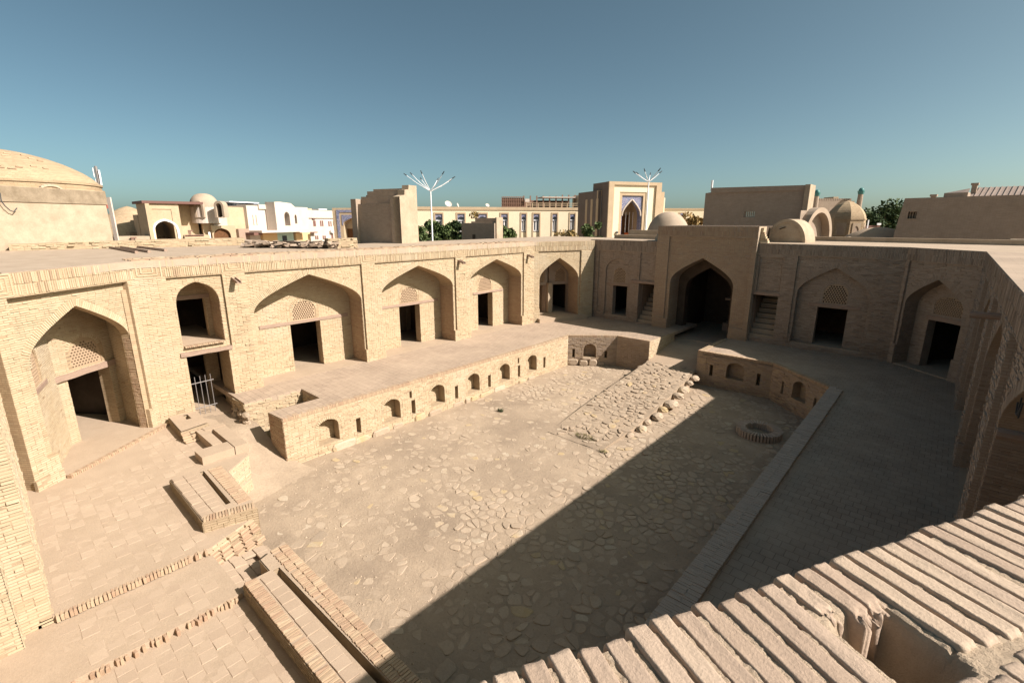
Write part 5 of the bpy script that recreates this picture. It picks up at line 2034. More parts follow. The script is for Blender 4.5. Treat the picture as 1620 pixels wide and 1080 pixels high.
# low ruined walls on the roof in front of the far bazaar
FW1 = Frame(tuple(on_z(262, 391, ZR))[:2], tuple(on_z(388, 388, ZR))[:2])
rw1 = thing('ruined_wall', 'low wall stub of layered bricks on the roof left of the rubble', 'wall', FW1.p(2, ZR, 0))
mb, q = MB(), MB()
mb.slab(FW1, [(0, ZR - .1), (FW1.len, ZR - .1), (FW1.len, ZR + 0.42), (FW1.len * 0.1, ZR + 0.42), (-6, ZR + 0.30), (-6, ZR - .1)], [], 0, -0.5)
fill_bricks(q, FW1, [(-6, ZR), (FW1.len, ZR), (FW1.len, ZR + 0.42), (0.1, ZR + 0.42), (-6, ZR + 0.30)], [], 0, course=0.075, miss=0.06, rough=0.02, wear=lambda s, z: 2)
mb.build('wall_core', M['mortar'], rw1)
stuff(q.build('brickwork', M['brick'], rw1))
for k, (xa, ya, xb, yb) in enumerate(((178, 389, 236, 398), (183, 386, 262, 396), (172, 391, 216, 399))):
    p, q_ = on_z(xa, ya, ZR + 0.05), on_z(xb, yb, ZR + 0.05)
    t = thing('roof_plank', ('dark weathered beam lying on the left roof, middle of three', 'dark weathered beam lying on the left roof, longest of three', 'dark weathered beam lying on the left roof, nearest to the edge')[k], 'beam', (p + q_) / 2)
    mb = MB()
    mb.bar(p, q_, 0.07, 5)
    mb.build('beam', M['interior'] if False else M['wood'], t)
FW2 = Frame(tuple(on_z(386, 392, ZR))[:2], tuple(on_z(524, 394, ZR))[:2])
rb = thing('rubble_heap', 'dark heap of broken masonry on the roof left of the ruined tower', 'rubble', FW2.p(3, ZR, -0.5))
rbm = [brick_mesh('broken_brick', 0.30, 0.2, 0.07, M['brick_dark'], 0.01, 0.02) for _ in range(4)]
ms = []
for k in range(170):
    s = random.uniform(0, FW2.len)
    o = FW2.p(s, 0, -random.uniform(0, 0.9))
    ms.append(Matrix.Translation((o[0], o[1], ZR + random.uniform(0.0, 0.26))) @ Matrix.Rotation(random.uniform(0, 6), 4, 'Z') @ Matrix.Rotation(random.gauss(0, 0.35), 4, 'X') @ Matrix.Scale(random.uniform(0.6, 1.5), 4))
shift_mesh_pieces('broken_brick', rb, ms, rbm, 170, M['brick_dark'])
mb = MB()
mb.slab(FW2, [(0, ZR - .1), (FW2.len, ZR - .1), (FW2.len, ZR + 0.36), (FW2.len * .55, ZR + 0.3), (FW2.len * .45, ZR + 0.36), (0, ZR + 0.28)], [], -0.3, -1.0)
mb.build('wall_core', M['interior'], rb)
FW3 = Frame(tuple(on_z(520, 393.5, ZR))[:2], tuple(on_z(566, 392, ZR))[:2])
rw3 = thing('ruined_wall', 'pale stub of broken brick wall leaning against the ruined tower foot', 'wall', FW3.p(1, ZR, 0))
mb, q = MB(), MB()
mb.slab(FW3, rect(0, FW3.len, ZR - .1, ZR + 0.5), [], 0, -0.6)
fill_bricks(q, FW3, rect(0, FW3.len, ZR, ZR + 0.52), [], 0, rough=0.03, miss=0.1, wear=lambda s, z: 3)
mb.build('wall_core', M['mortar'], rw3)
stuff(q.build('brickwork', M['brick'], rw3))

# ruined tower behind the left wing
tc = at_depth(634, 350, 30.5)
ca, sa_ = math.cos(YAW - math.radians(24)), math.sin(YAW - math.radians(24))
TW = Frame((tc.x - ca, tc.y - sa_), (tc.x, tc.y))
TW = Frame(TW.p(TW.px(557, 350)[0], 0, 0), (tc.x, tc.y))
TR = Frame((tc.x, tc.y), (tc.x - sa_, tc.y + ca))
TR = Frame((tc.x, tc.y), TR.p(TR.px(661, 350)[0], 0, 0))
tower = thing('ruined_tower', 'tall ruined brick tower with stepped broken top beside the white lamp post', 'tower', TW.p(1.5, 1, 0))
wT = TW.len
z = lambda y: TW.px(600, y)[1]
kd = TR.len / 3.4
mb = MB()
for q in ((0, 0.42, 314, 0, 3.2), (wT - 0.72, wT, 312, 0, 0.6), (0.42, wT - 0.72, 322, 0.35, 0.9), (0.45, wT, 310, 0.92, 1.4), (0.75, wT, 301, 1.42, 2.0), (1.0, wT, 297, 2.02, 2.6), (wT - 0.3, wT, 294, 2.62, 3.4), (0.1, 0.9, 306, 2.62, 3.3)):
    mb.fbox(TW, q[0], q[1], 1, z(q[2]), -q[3] * kd, -q[4] * kd)
mb.build('broken_wall', M['shade_core'], tower)
mb = MB()
lT = TR.len
zz = lambda y: TR.px(648, y)[1]
mb.slab(TR, [(0, 1), (lT, 1), (lT, zz(293)), (lT * 0.55, zz(293)), (lT * 0.52, zz(300)), (lT * .3, zz(301)), (lT * .28, zz(309)), (0.0, zz(312))], [], 0.01, -0.5)
mb.build('side_wall', M['plaster'], tower)
mb = MB()
s0_, z0_ = TW.px(600, 388)
mb.fbox(TW, s0_ - 0.1, s0_ + 0.3, 1, z(368), -0.34, -0.30)
mb.build('niche', M['interior'], tower)
mb = MB()
for i in range(9):
    a, b = math.radians(90 + i * 9), math.radians(99 + i * 9)
    mb.bar(TW.p(s0_ + 0.9 + 2.0 * math.cos(a), z(400) + 1.45 * math.sin(a) * 0.9, -0.33), TW.p(s0_ + .9 + 2.0 * math.cos(b), z(400) + 1.45 * math.sin(b) * .9, -0.33), 0.045, 4)
mb.build('arch_trace', M['brick_dark'], tower)

# small ruined block further right
tc = at_depth(782, 350, 43)
T2 = Frame((tc.x - ca, tc.y - sa_), (tc.x, tc.y))
T2 = Frame(T2.p(T2.px(730, 350)[0], 0, 0), (tc.x, tc.y))
t2 = thing('ruined_block', 'small square ruined brick block between bushes in front of the cream hotel', 'ruin', T2.p(1, 1, 0))
z = lambda y: T2.px(755, y)[1]
fpart('wall', 'shade_core', t2, T2, [(0, T2.len, 0, z(353), 0, -0.9), (0.5, T2.len, 0, z(350.5), -0.9, -1.1), (0.8, T2.len, 0, z(345), -1.1, -1.5)])
fpart('side_wall', 'plaster', t2, T2, [(T2.len + 0.002, T2.len + 0.12, 0, z(344), -0.2, -1.5)])
fpart('opening', 'interior', t2, T2, [(1.1, 1.4, 0, z(371), 0.02, -0.1)])


# trees and bushes
def tree(name, label, base, h, r, n, mat, trunk=True, squash=1.0, leaf=0.16, group=None, low=0.62, clumps=9):
    h, r = h + 0.7, r * 1.2
    root = thing(name, label, 'tree' if trunk else 'bush', base, group)
    mb = MB()
    if trunk:
        mb.bar(base, base + Vector((0.1, 0, h * 0.6)), h * 0.03 + 0.05, 7, 0.05)
        for k in range(6):
            a = random.uniform(0, 6.28)
            s = base + Vector((0, 0, h * random.uniform(0.3, 0.55)))
            mb.bar(s, s + Vector((math.cos(a) * r * 0.6, math.sin(a) * r * 0.6, h * 0.25)), 0.05, 5, 0.015)
    else:
        for k in range(5):
            a = random.uniform(0, 6.28)
            mb.bar(base, base + Vector((math.cos(a) * r * 0.4, math.sin(a) * r * 0.4, h * 0.6)), 0.04, 5, 0.012)
    mb.build('trunk' if trunk else 'stems', M['bark'], root)
    cs = []
    for k in range(clumps):
        a, q = random.uniform(0, 6.28), r * 0.62 * math.sqrt(random.random())
        zc = random.uniform(low, 0.86)
        cs.append((math.cos(a) * q, math.sin(a) * q, h * zc, r * random.uniform(0.32, 0.55) * (1.15 - 0.5 * zc), random.uniform(-0.25, 0.25)))
    V, T = [], []
    for k in range(n):
        c = random.choice(cs)
        d = np.array([random.gauss(0, 1), random.gauss(0, 1), random.gauss(0, 1)])
        d = d / np.linalg.norm(d) * c[3] * random.uniform(0.5, 1.05)
        p = np.array([base.x + c[0] + d[0], base.y + c[1] + d[1], base.z + c[2] + d[2] * squash])
        if p[2] < base.z:
            continue
        e1 = np.array([random.gauss(0, 1) for _ in range(3)])
        e1 /= np.linalg.norm(e1)
        e2 = np.cross(e1, [random.gauss(0, 1) for _ in range(3)])
        e2 /= np.linalg.norm(e2)
        l = leaf * random.uniform(0.6, 1.3)
        V += [p - e1 * l, p + e2 * l * 0.55, p + e1 * l, p - e2 * l * 0.55]
        T.append(min(1, max(0, 0.5 + c[4] + random.gauss(0, 0.2))))
    V = np.array(V)
    mb = MB()
    mb.addq(V, np.arange(len(V)).reshape(-1, 4), np.array(T))
    mb.build('crown' if trunk else 'foliage', M[mat], root)
    return root


def gz(px, D, z=0.0):
    p = at_depth(px, 350, D)
    return Vector((p.x, p.y, z))


def top_h(px, py, D):
    return at_depth(px, py, D).z


bush = 'trees and bushes between the ruins and the hotel'
tree('tree', 'bushy green tree left of the white lamp post, behind the roof edge', gz(672, 52), top_h(672, 353, 52), 1.9, 2600, 'leaf', group=bush, leaf=0.2)
tree('tree', 'green tree directly behind the white lamp post, tallest of the bush group', gz(697, 54), top_h(695, 345, 54), 1.7, 2600, 'leaf', group=bush, leaf=0.2)
tree('tree', 'green tree between the lamp post and the small ruined block', gz(716, 53), top_h(716, 353, 53), 1.5, 2200, 'leaf', group=bush, leaf=0.2)
tree('tree', 'dark narrow tree touching the left side of the small ruined block', gz(729, 50), top_h(729, 343, 50), 1.0, 1500, 'leaf_dark', group=bush, leaf=0.18)
tree('tree', 'thin reddish dry tree poking above the small ruined block', gz(747, 60), top_h(747, 328, 60), 0.9, 500, 'leaf_dry', group=bush, leaf=0.16)
tree('tree', 'pointed green tree right of the small ruined block', gz(803, 55), top_h(803, 352, 55), 1.6, 2200, 'leaf', group=bush, leaf=0.2)
tree('tree', 'orange dry bush in front of the right hotel windows', gz(895, 60), top_h(893, 357, 60), 1.7, 1300, 'leaf_dry', group=bush, leaf=0.18)
tree('tree', 'green conical tree left of the hotel portal', gz(939, 62), top_h(940, 345, 62), 1.4, 2000, 'leaf', group=bush, leaf=0.2)
tree('tree', 'dry yellowish tree between the portal dome and the long brown wall', gz(1100, 62), top_h(1098, 333, 62), 1.7, 1500, 'leaf_dry', group=bush, leaf=0.2)

# lamp posts
def lamp_post(label, px, D, ytop, arms, group):
    base = gz(px, D, -0.1)
    fork = top_h(px, ytop, D)
    root = thing('street_lamp', label, 'street lamp', base, group)
    r = D * 0.00078
    mb = MB()
    mb.bar(base, (base.x, base.y, fork * 0.86), r * 2.2, 10, r * 1.9)
    mb.bar((base.x, base.y, fork * 0.86), (base.x, base.y, fork), r * 1.8, 10, r * 1.6)
    mb.build('pole', M['lamp_white'], root)
    R = Vector((math.cos(YAW), math.sin(YAW), 0))
    Fw = Vector((-math.sin(YAW), math.cos(YAW), 0))
    top = Vector((base.x, base.y, fork))
    for (sx, sy, sz) in arms:
        k = D / F_PX
        mid = top + R * (sx * k * 0.55) + Fw * (sy * k * 0.55) + Vector((0, 0, sz * k * 0.5))
        end = top + R * (sx * k) + Fw * (sy * k) + Vector((0, 0, sz * k))
        mb = MB()
        mb.bar(top, mid, r * 1.1, 6, r * 0.9)
        mb.bar(mid, end, r * 0.9, 6, r * 0.6)
        a = mb.build('arm', M['lamp_white'], root)
        d = (end - mid).normalized()
        mb = MB()
        mb.bar(end - d * 0.1, end + d * (r * 6.5), r * 1.5, 8, r * 0.9)
        mb.build('lamp_head', M['dark'], a)


lamps = 'street lamps with many arms'
lamp_post('white street lamp with eight arms rising beside the ruined tower', 683, 48, 303, [(-37, 4, 24), (-30, 14, 26), (-18, 26, 20), (-9, -18, 25), (8, 22, 19), (21, -10, 25), (34, 6, 20), (27, 20, 17)], lamps)
lamp_post('white street lamp standing in front of the blue tiled hotel portal', 1022, 52, 288, [(-20, 6, 14), (-14, 12, 13), (-10, -12, 15), (5, 12, 12), (12, -8, 16), (18, 5, 14)], lamps)

# ---------------------------------------------------------------- hotel
FH = view_frame(655, 84, 945, 90)
hotel = thing('hotel_building', 'long cream hotel with tall framed windows, behind the bushes', 'building', FH.p(10, 0, 0))
sp = lambda x, y, d=0: FH.px(x, y, d)
sa, zr = sp(665, 327)
sb = sp(916, 323)[0]
zr2 = sp(916, 323)[1]
# window rectangles from the photograph: x0,x1 of the frame, y of its top
wins = [(687, 702), (722, 737), (755, 772), (791, 805), (823, 834), (842, 855), (872, 883), (900, 911)]
holes, geo = [], []
for x0, x1 in wins:
    a, b = sp(x0, 350)[0], sp(x1, 350)[0]
    ztp = sp((x0 + x1) / 2, 336)[1]
    holes.append(rect(a, b, 0.6, ztp))
    geo.append((a, b, ztp))
mb = MB()
mb.slab(FH, [(sa - 0.6, -0.1), (sb + 3, -0.1), (sb + 3, zr - 0.5), (sa - 0.6, zr - 0.5)], holes, 0, -0.45)
mb.fbox(FH, sa - 0.6, sb + 3, -0.1, zr - 0.5, -6, -6.3)
mb.build('wall', M['cream'], hotel)
mb = MB()
mb.fbox(FH, sa - 0.7, sb + 0.3, zr - 0.5, zr, 0.12, -6.3)
mb.build('cornice', M['tan'], hotel)
for a, b, zt in geo:
    w = b - a
    mb = MB()
    for q in ((a - 0.003, a + 0.2, 0.6, zt), (b - 0.2, b + 0.003, 0.6, zt), (a + 0.2, b - 0.2, zt - 0.25, zt + 0.003)):
        mb.fbox(FH, q[0], q[1], q[2], q[3], 0.08, -0.5)
    fr = mb.build('window_frame', M['tan'], hotel)
    zh = zt - 0.3
    H3 = 1.55
    mb = MB()
    mb.slab(FH, rect(a + 0.2, b - 0.2, zh - H3 * 0.75, zh), [arch_poly(a + 0.26, b - 0.26, zh - H3 * 0.75 + 0.01, zh - H3 * 0.6, zh - H3 * 0.25, 5)], -0.06, -0.3)
    mb.build('tile_panel', M['mosaic'], fr)
    mb = MB()
    mb.fbox(FH, a + 0.2, b - 0.2, zh - H3 * 2.0, zh, -0.36, -0.4)
    mb.fbox(FH, a + 0.2, b - 0.2, 0.6, 3.2, -0.36, -0.4)
    mb.build('pane', M['bluegrey'], fr)
    mb = MB()
    c = (a + b) / 2
    zb_, zt2 = zh - H3 * 1.9, zh - H3 * 0.62
    for q in ((c - 0.09, c + 0.09, zb_, zt2), (a + 0.22, a + 0.36, zb_, zt2), (b - 0.36, b - 0.22, zb_, zt2), (a + 0.3, b - 0.3, zt2 - 0.16, zt2), (a + 0.3, b - 0.3, zb_, zb_ + 0.16)):
        mb.fbox(FH, *q, -0.2, -0.3)
    mb.build('sash', M['pvc'], fr)
    mb = MB()
    mb.fbox(FH, a + 0.2, b - 0.2, 3.2, zh - H3 * 2.0, -0.2, -0.42)
    mb.build('spandrel', M['cream'], fr)
# lower wing left of the hotel
fpart('side_wing', 'cream', hotel, FH, [(sp(655, 350)[0] - 3, sa - 0.61, -0.1, sp(660, 344)[1], -0.5, -6)])
fpart('side_cornice', 'tan', hotel, FH, [(sp(655, 350)[0] - 3, sa - 0.61, sp(660, 344)[1], sp(660, 340)[1], -0.4, -6)])
# roof terrace with timber screen and awnings
x0, x1 = sp(797, 310)[0], sp(833, 310)[0]
mb = MB()
for i in range(13):
    t = x0 + (x1 - x0) * i / 12
    mb.fbox(FH, t - 0.05, t + 0.05, zr, sp(815, 311)[1], -2, -2.1)
for zz_ in np.linspace(zr + 0.1, sp(815, 311)[1], 4):
    mb.fbox(FH, x0, x1, zz_, zz_ + 0.09, -1.97, -2.0)
mb.fbox(FH, x0, x1, zr, sp(815, 312)[1], -2.12, -2.2)
mb.build('roof_screen', M['rail'], hotel)
mb = MB()
xa, xb = sp(833, 310)[0], sp(916, 310)[0]
for i in range(9):
    t = xa + (xb - xa) * i / 8
    mb.fbox(FH, t - 0.1, t + 0.1, zr, sp(870, 309)[1] if i < 6 else sp(870, 307)[1], -2.2, -2.4)
mb.fbox(FH, xa, xb, zr, zr + 1.4, -5.6, -5.8)
mb.build('roof_posts', M['rail'], hotel)
mb = MB()
for i in range(10):
    t = xa + (xb - xa) * i / 9
    mb.fbox(FH, t - 0.06, t + 0.06, zr, zr + 0.75, 0.0, -0.12)
mb.fbox(FH, xa, xb, zr + 0.3, zr + 0.4, -0.03, -0.09)
mb.fbox(FH, xa, xb, zr + 0.65, zr + 0.75, -0.03, -0.09)
mb.build('roof_balustrade', M['tan'], hotel)
mb = MB()
mb.fbox(FH, sp(862, 310)[0], xb, sp(870, 312)[1], sp(870, 310.4)[1], -1.8, -6)
mb.build('awning', M['white'], hotel)
mb = MB()
mb.fbox(FH, sp(834, 310)[0], sp(841, 310)[0], sp(838, 319)[1], sp(838, 314)[1], -1.6, -1.9)
mb.build('roof_sign', M['white'], hotel)
# satellite dishes
for k, (px, r, lab) in enumerate(((710, 0.62, 'large white satellite dish on the hotel roof behind the lamp post'), (725, 0.36, 'small tilted satellite dish on the hotel roof, middle one'), (773, 0.36, 'small satellite dish on the hotel roof above the small ruined block'))):
    s, z0 = sp(px, 326)
    c = Vector(FH.p(s, zr + 0.1 + r * 0.6, -1.5))
    t = thing('satellite_dish', lab, 'satellite dish', (c.x, c.y, zr), 'satellite dishes on the hotel roof')
    ax = Vector((0.7, -0.2, 0.55)).normalized() if k != 1 else Vector((0.9, 0.5, 0.35)).normalized()
    u = ax.orthogonal().normalized()
    w = ax.cross(u)
    v = [tuple(c)]
    for j in (1, 2, 3):
        for i in range(16):
            a = 2 * math.pi * i / 16
            v.append(tuple(c + (u * math.cos(a) + w * math.sin(a)) * (r * j / 3) + ax * (r * 0.22 * (j / 3) ** 2)))
    f = [(0, 1 + i, 1 + (i + 1) % 16) for i in range(16)]
    for j in (0, 1):
        f += [(1 + j * 16 + i, 17 + j * 16 + i, 17 + j * 16 + (i + 1) % 16, 1 + j * 16 + (i + 1) % 16) for i in range(16)]
    mb = MB()
    mb.add(v, f)
    mb.build('reflector', M['white'], t, smooth=True)
    mb = MB()
    mb.bar((c.x, c.y, zr), c, 0.05)
    mb.build('bracket', M['iron'], t)

# hotel portal
FP = view_frame(960, 76, 1044, 79)
hp = thing('hotel_portal', 'cream portal with blue tiled pointed arch, part of the hotel', 'building', FP.p(4, 0, 0))
pp_ = lambda x, y, d=0: FP.px(x, y, d)
wP = FP.len
ztop = pp_(1000, 288)[1]
aL, aR = pp_(983, 340)[0], pp_(1017, 340)[0]
zsp, zap = pp_(1000, 333)[1], pp_(1000, 315)[1]
iL, iR, iT = pp_(979, 340)[0], pp_(1021, 340)[0], pp_(1000, 304)[1]
mb = MB()
mb.slab(FP, rect(0.9, wP - 1.2, -0.1, pp_(1000, 293)[1]), [rect(iL, iR, 0.5, iT)], 0.0, -0.8)
mb.build('wall', M['cream'], hp)
mb = MB()
mb.slab(FP, rect(0, wP - 0.25, -0.1, ztop), [rect(0.9, wP - 1.2, -0.05, pp_(1000, 293)[1])], 0.25, -0.5)
mb.build('outer_frame', M['tan'], hp)
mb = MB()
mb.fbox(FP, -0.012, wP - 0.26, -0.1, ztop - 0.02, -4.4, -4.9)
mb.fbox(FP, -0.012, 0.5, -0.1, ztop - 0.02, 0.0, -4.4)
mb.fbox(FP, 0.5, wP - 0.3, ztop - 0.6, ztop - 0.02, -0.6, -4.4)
mb.build('body', M['shade_taupe'], hp)
mb = MB()
mb.slab(FP, rect(iL, iR, 0.5, iT), [rect(iL + 0.5, iR - 0.5, 0.55, iT - 0.5)], -0.1, -0.9)
mb.build('inner_frame', M['tan'], hp)
mb = MB()
mb.slab(FP, rect(iL + 0.5, iR - 0.5, 0.55, iT - 0.5), [arch_poly(aL + 0.25, aR - 0.25, 0.6, zsp - 0.8, zap, 7)], -0.3, -1.2)
mb.build('tile_panel', M['mosaic'], hp)
mb = MB()
c = arch_curve(aL + 0.25, aR - 0.25, zsp - 0.8, zap, 9)
for a, b in zip(c[:-1], c[1:]):
    mb.bar(FP.p(*a, -0.28), FP.p(*b, -0.28), 0.13, 5)
mb.build('arch_rim', M['white'], hp)
mb = MB()
mb.fbox(FP, aL - 0.6, aR + 0.6, 0, zap + 1, -4.0, -4.3)
mb.fbox(FP, aL - 0.6, aL - 0.1, 0, zap + 1, -1.2, -4.0)
mb.fbox(FP, aR + 0.1, aR + 0.6, 0, zap + 1, -1.2, -4.0)
mb.fbox(FP, aL - 0.6, aR + 0.6, zap + 0.3, zap + 1, -1.2, -4.0)
mb.build('recess', M['tan'], hp)
dL, dR, dT = pp_(982, 340, -4)[0], pp_(1006, 340, -4)[0], pp_(990, 340, -4)[1]
fpart('door', 'door_wood', hp, FP, [(dL, dR, 0.4, dT, -3.9, -3.99)])
mb = MB()
for s in np.linspace(dL + 0.35, dR - 0.5, 4):
    mb.bar(FP.p(s, 0.5, -3.0), FP.p(s, dT + 0.4, -3.0), 0.07, 6)
mb.build('flagpole', M['lamp_white'], hp)
fpart('planter', 'orange', hp, FP, [(dL + 0.2, dR - 0.9, 0.4, pp_(990, 368, -2.5)[1], -2.5, -2.9)])
for s in (0.9 + 0.75, wP - 1.9):
    fpart('wall_lamp', 'dark', hp, FP, [(s, s + 0.3, pp_(1000, 369)[1], pp_(1000, 366)[1], 0.25, 0.0)])
# flanking glass bays
for (xa, xb, yt, xg0, xg1, lab) in ((915, 944, 300, 948, 958, 0), (1036, 1046, 304, 1035, 1041, 1)):
    pass
fpart('left_bay', 'tan', hp, FP, [(pp_(945, 340, -2)[0], -0.02, -0.1, pp_(950, 301, -2)[1], -2, -2.4)])
fpart('left_block', 'shade_taupe', hp, FP, [(pp_(945, 340, -2)[0] + 0.02, -0.02, -0.1, pp_(950, 301, -2)[1] - 0.05, -2.41, -9)])  # sides of the same bay, coloured dark for their shade
fpart('left_glazing', 'bluegrey', hp, FP, [(pp_(950, 340, -2)[0], pp_(957, 340, -2)[0], -0.1, pp_(950, 311, -2)[1], -1.9, -2.05)])
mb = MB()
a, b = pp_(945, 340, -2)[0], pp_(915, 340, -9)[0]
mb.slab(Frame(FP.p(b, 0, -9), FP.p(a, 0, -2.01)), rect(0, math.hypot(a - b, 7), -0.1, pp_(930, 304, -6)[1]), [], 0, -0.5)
mb.build('left_return', M['shade_taupe'], hp)
mb = MB()
Fq2 = Frame(FP.p(b, 0, -9), FP.p(a, 0, -2.01))
for k in range(4):
    mb.fbox(Fq2, 0.8 + k * 1.9, 1.5 + k * 1.9, 0.5, pp_(930, 316, -6)[1], 0.06, 0.0)
mb.build('pilaster', M['tan'], hp)
fpart('right_bay', 'tan', hp, FP, [(wP - 0.24, pp_(1046, 340, -2)[0], -0.1, pp_(1042, 304, -2)[1], -1.5, -9)])
fpart('right_glazing', 'bluegrey', hp, FP, [(pp_(1035, 340, -1.4)[0], pp_(1041, 340, -1.4)[0], 0, pp_(1042, 313, -1.4)[1], -1.4, -1.52)])
fpart('right_block', 'cream', hp, FP, [(pp_(1045, 340, -3)[0], pp_(1050.5, 340, -3)[0], -0.1, pp_(1048, 313, -3)[1], -3, -9)])
fpart('lintel_block', 'cream', hp, FH, [(sb + 0.31, sb + 1.9, zr2 - 0.5, sp(920, 308)[1], 0.3, -5)])
fpart('doorway', 'door_wood', hp, FH, [(sp(924, 340)[0], sp(929, 340)[0], 0, sp(927, 325)[1], 0.32, 0.2)])
# right part of the hotel beyond the portal
FH2 = view_frame(1045, 92, 1115, 92)
h2 = thing('hotel_building', 'distant low cream hotel part right of the tiled portal', 'building', FH2.p(3, 0, 0))
fpart('wall', 'cream', h2, FH2, [(-1, FH2.len + 3, -0.1, FH2.px(1080, 332)[1], 0, -5)])
fpart('cornice', 'tan', h2, FH2, [(-1, FH2.len + 3, FH2.px(1080, 332)[1], FH2.px(1080, 329.5)[1], 0.1, -5)])
w0, w1 = FH2.px(1074, 340)[0], FH2.px(1084, 340)[0]
wf = fpart('window_frame', 'tan', h2, FH2, [(w0, w1, 3, FH2.px(1080, 336)[1], 0.08, 0.01)])
fpart('tile_panel', 'mosaic', wf, FH2, [(w0 + .25, w1 - .25, FH2.px(1080, 342)[1], FH2.px(1080, 337.5)[1], 0.12, 0.081)])
fpart('pane', 'glass', wf, FH2, [(w0 + .25, w1 - .25, 3.2, FH2.px(1080, 343)[1], 0.11, 0.081)])
for k in range(5):
    x = FH2.px(1053 + k * 2.6, 340)[0]
    fpart('wall_vent', 'dark', h2, FH2, [(x, x + 0.12, FH2.px(1055, 339)[1], FH2.px(1055, 336)[1], 0.05, 0.0)])

# ---------------------------------------------------------------- behind the far wing, right half
# long brown wall with a lit end
WB = Frame((at_depth(1108, 350, 50).x, 44), (at_depth(1108, 350, 50).x + 1, 44))
sW0, _ = WB.px(1113, 340)
sW1, zW1 = WB.px(1283, 293)
lw2 = thing('brown_brick_building', 'large windowless brown brick wall block with one pierced screen, behind the gateway', 'building', WB.p((sW0 + sW1) / 2, 0, 0))
zW0 = WB.px(1120, 298)[1]
mb, q = MB(), MB()
mb.slab(WB, [(sW0, 0), (sW1, 0), (sW1, zW1), (sW0 + 0.5, zW0), (sW0 + 0.45, zW0 - 0.35), (sW0, zW0 - 0.4)], [rect(WB.px(1177, 340)[0], WB.px(1194, 340)[0], WB.px(1185, 344)[1], WB.px(1185, 335)[1])], 0, -0.5)
mb.build('wall', M['shade_core'], lw2)
mb = MB()
mb.slab(WB, [(sW0 + 0.5, zW0 - 0.42), (sW1 - 0.35, zW1 - 0.36), (sW1 - 0.35, zW1 + 0.02), (sW0 + 0.5, zW0 + 0.02)], [], 0.10, 0.004)
mb.build('cornice', M['shade_core'], lw2)
mb = MB()
mb.fbox(WB, sW1 - 0.33, sW1 + 0.02, 0, zW1 + 0.06, 0.22, -1.6)
mb.build('end_pier', M['plaster'], lw2)
mb = MB()
zg0, zg1 = WB.px(1185, 344)[1], WB.px(1185, 335)[1]
g0, g1 = WB.px(1177, 340)[0], WB.px(1194, 340)[0]
hs = []
for r_ in range(3):
    for c_ in range(5):
        hs.append(rect(g0 + 0.1 + c_ * (g1 - g0 - .1) / 5, g0 + 0.1 + c_ * (g1 - g0 - .1) / 5 + (g1 - g0) / 9, zg0 + 0.06 + r_ * (zg1 - zg0) / 3, zg0 + 0.06 + r_ * (zg1 - zg0) / 3 + (zg1 - zg0) / 5.5))
mb.slab(WB, rect(g0 - 0.01, g1 + 0.01, zg0 - 0.01, zg1 + 0.01), hs, -0.1, -0.25)
mb.build('pierced_screen', M['shade_core'], lw2)
fpart('drain_recess', 'brick_dark', lw2, WB, [(WB.px(1170, 340)[0], WB.px(1173, 340)[0], 5, WB.px(1171, 318)[1], 0.012, -0.02)])
mb = MB()
px_, pz_ = WB.px(1122, 296)
mb.bar(WB.p(px_, pz_ - 0.3, -0.6), WB.p(px_, pz_ + 0.6, -0.6), 0.09, 8)
mb.build('pipe', M['lamp_white'], lw2)

# small domes on the gateway roof
sd = thing('small_dome', 'small plastered dome on the roof at the left shoulder of the gateway', 'dome', (-15.6, 37, 7.6))
p = at_depth(1057, 357, 41)
mb = MB()
dome_mesh(mb, p.x, p.y, 7.4, 1.75, p.z - 7.4 + 1.12, 30, 10, 0.9, jit=0.004)
mb.build('dome', M['roof'], sd, smooth=True)
sd2 = thing('small_vault', 'small rounded vault in shade hugging the left side of the gateway', 'dome', (-15, 33, 7.6))
mb = MB()
dome_mesh(mb, -14.55, 32.1, 7.5, 0.95, 1.0, 24, 9, 0.8)
mb.build('dome', M['plaster'], sd2, smooth=True)

# barrel vault and hooded arch on the roof
bv = thing('barrel_vault', 'half-round barrel vault with a flat shaded end on the far roof right of the gateway', 'vault', (-7, 33, 7.68))
VB = Frame((-8.3, 32.4), (-7.3, 32.4))
va, vb = VB.px(1213, 384)[0], VB.px(1270, 384)[0]
vz = VB.px(1244, 350)[1]
n = 18


def vault_sec(a, b, z0, zt):
    c, r = (a + b) / 2, (b - a) / 2
    return [(c - r * math.cos(math.pi * i / n), z0 + (zt - z0) * math.sin(math.pi * i / n)) for i in range(n + 1)]


sec = vault_sec(va, vb, 7.6, vz)
mb = MB()
mb.slab(VB, sec[::-1] if False else [(s, z) for s, z in sec][::-1], [], -0.05, -0.3)
mb.build('end_wall', M['plaster'], bv)
mb = MB()
v, f = [], []
L_ = 1.3
for d in (0.0, -L_):
    for i, (s, z) in enumerate(vault_sec(va - 0.12, vb + 0.12, 7.6, vz + 0.12)):
        v.append(VB.p(s - d * 0.20, z, d))
    for i, (s, z) in enumerate(vault_sec(va + 0.06, vb - 0.06, 7.6, vz - 0.06)):
        v.append(VB.p(s - d * 0.20, z, d))
m = n + 1
for i in range(n):
    f.append((i, 2 * m + i, 2 * m + i + 1, i + 1))
    f.append((m + i, m + i + 1, 3 * m + i + 1, 3 * m + i))
    f.append((i, i + 1, m + i + 1, m + i))
mb.add(v, f)
mb.build('vault_shell', M['plaster'], bv)
mb = MB()
s_, z_ = VB.px(1238, 361)
mb.bar(VB.p(s_ - 0.15, z_ - 0.05, 0.0), VB.p(s_ + 0.15, z_ + 0.06, 0.02), 0.03, 5)
mb.build('vent_slit', M['interior'], bv)
ha = thing('hooded_arch', 'upright plastered arch hood with shaded recess between the vault and the ribbed dome', 'arch', (-4.5, 33, 7.68))
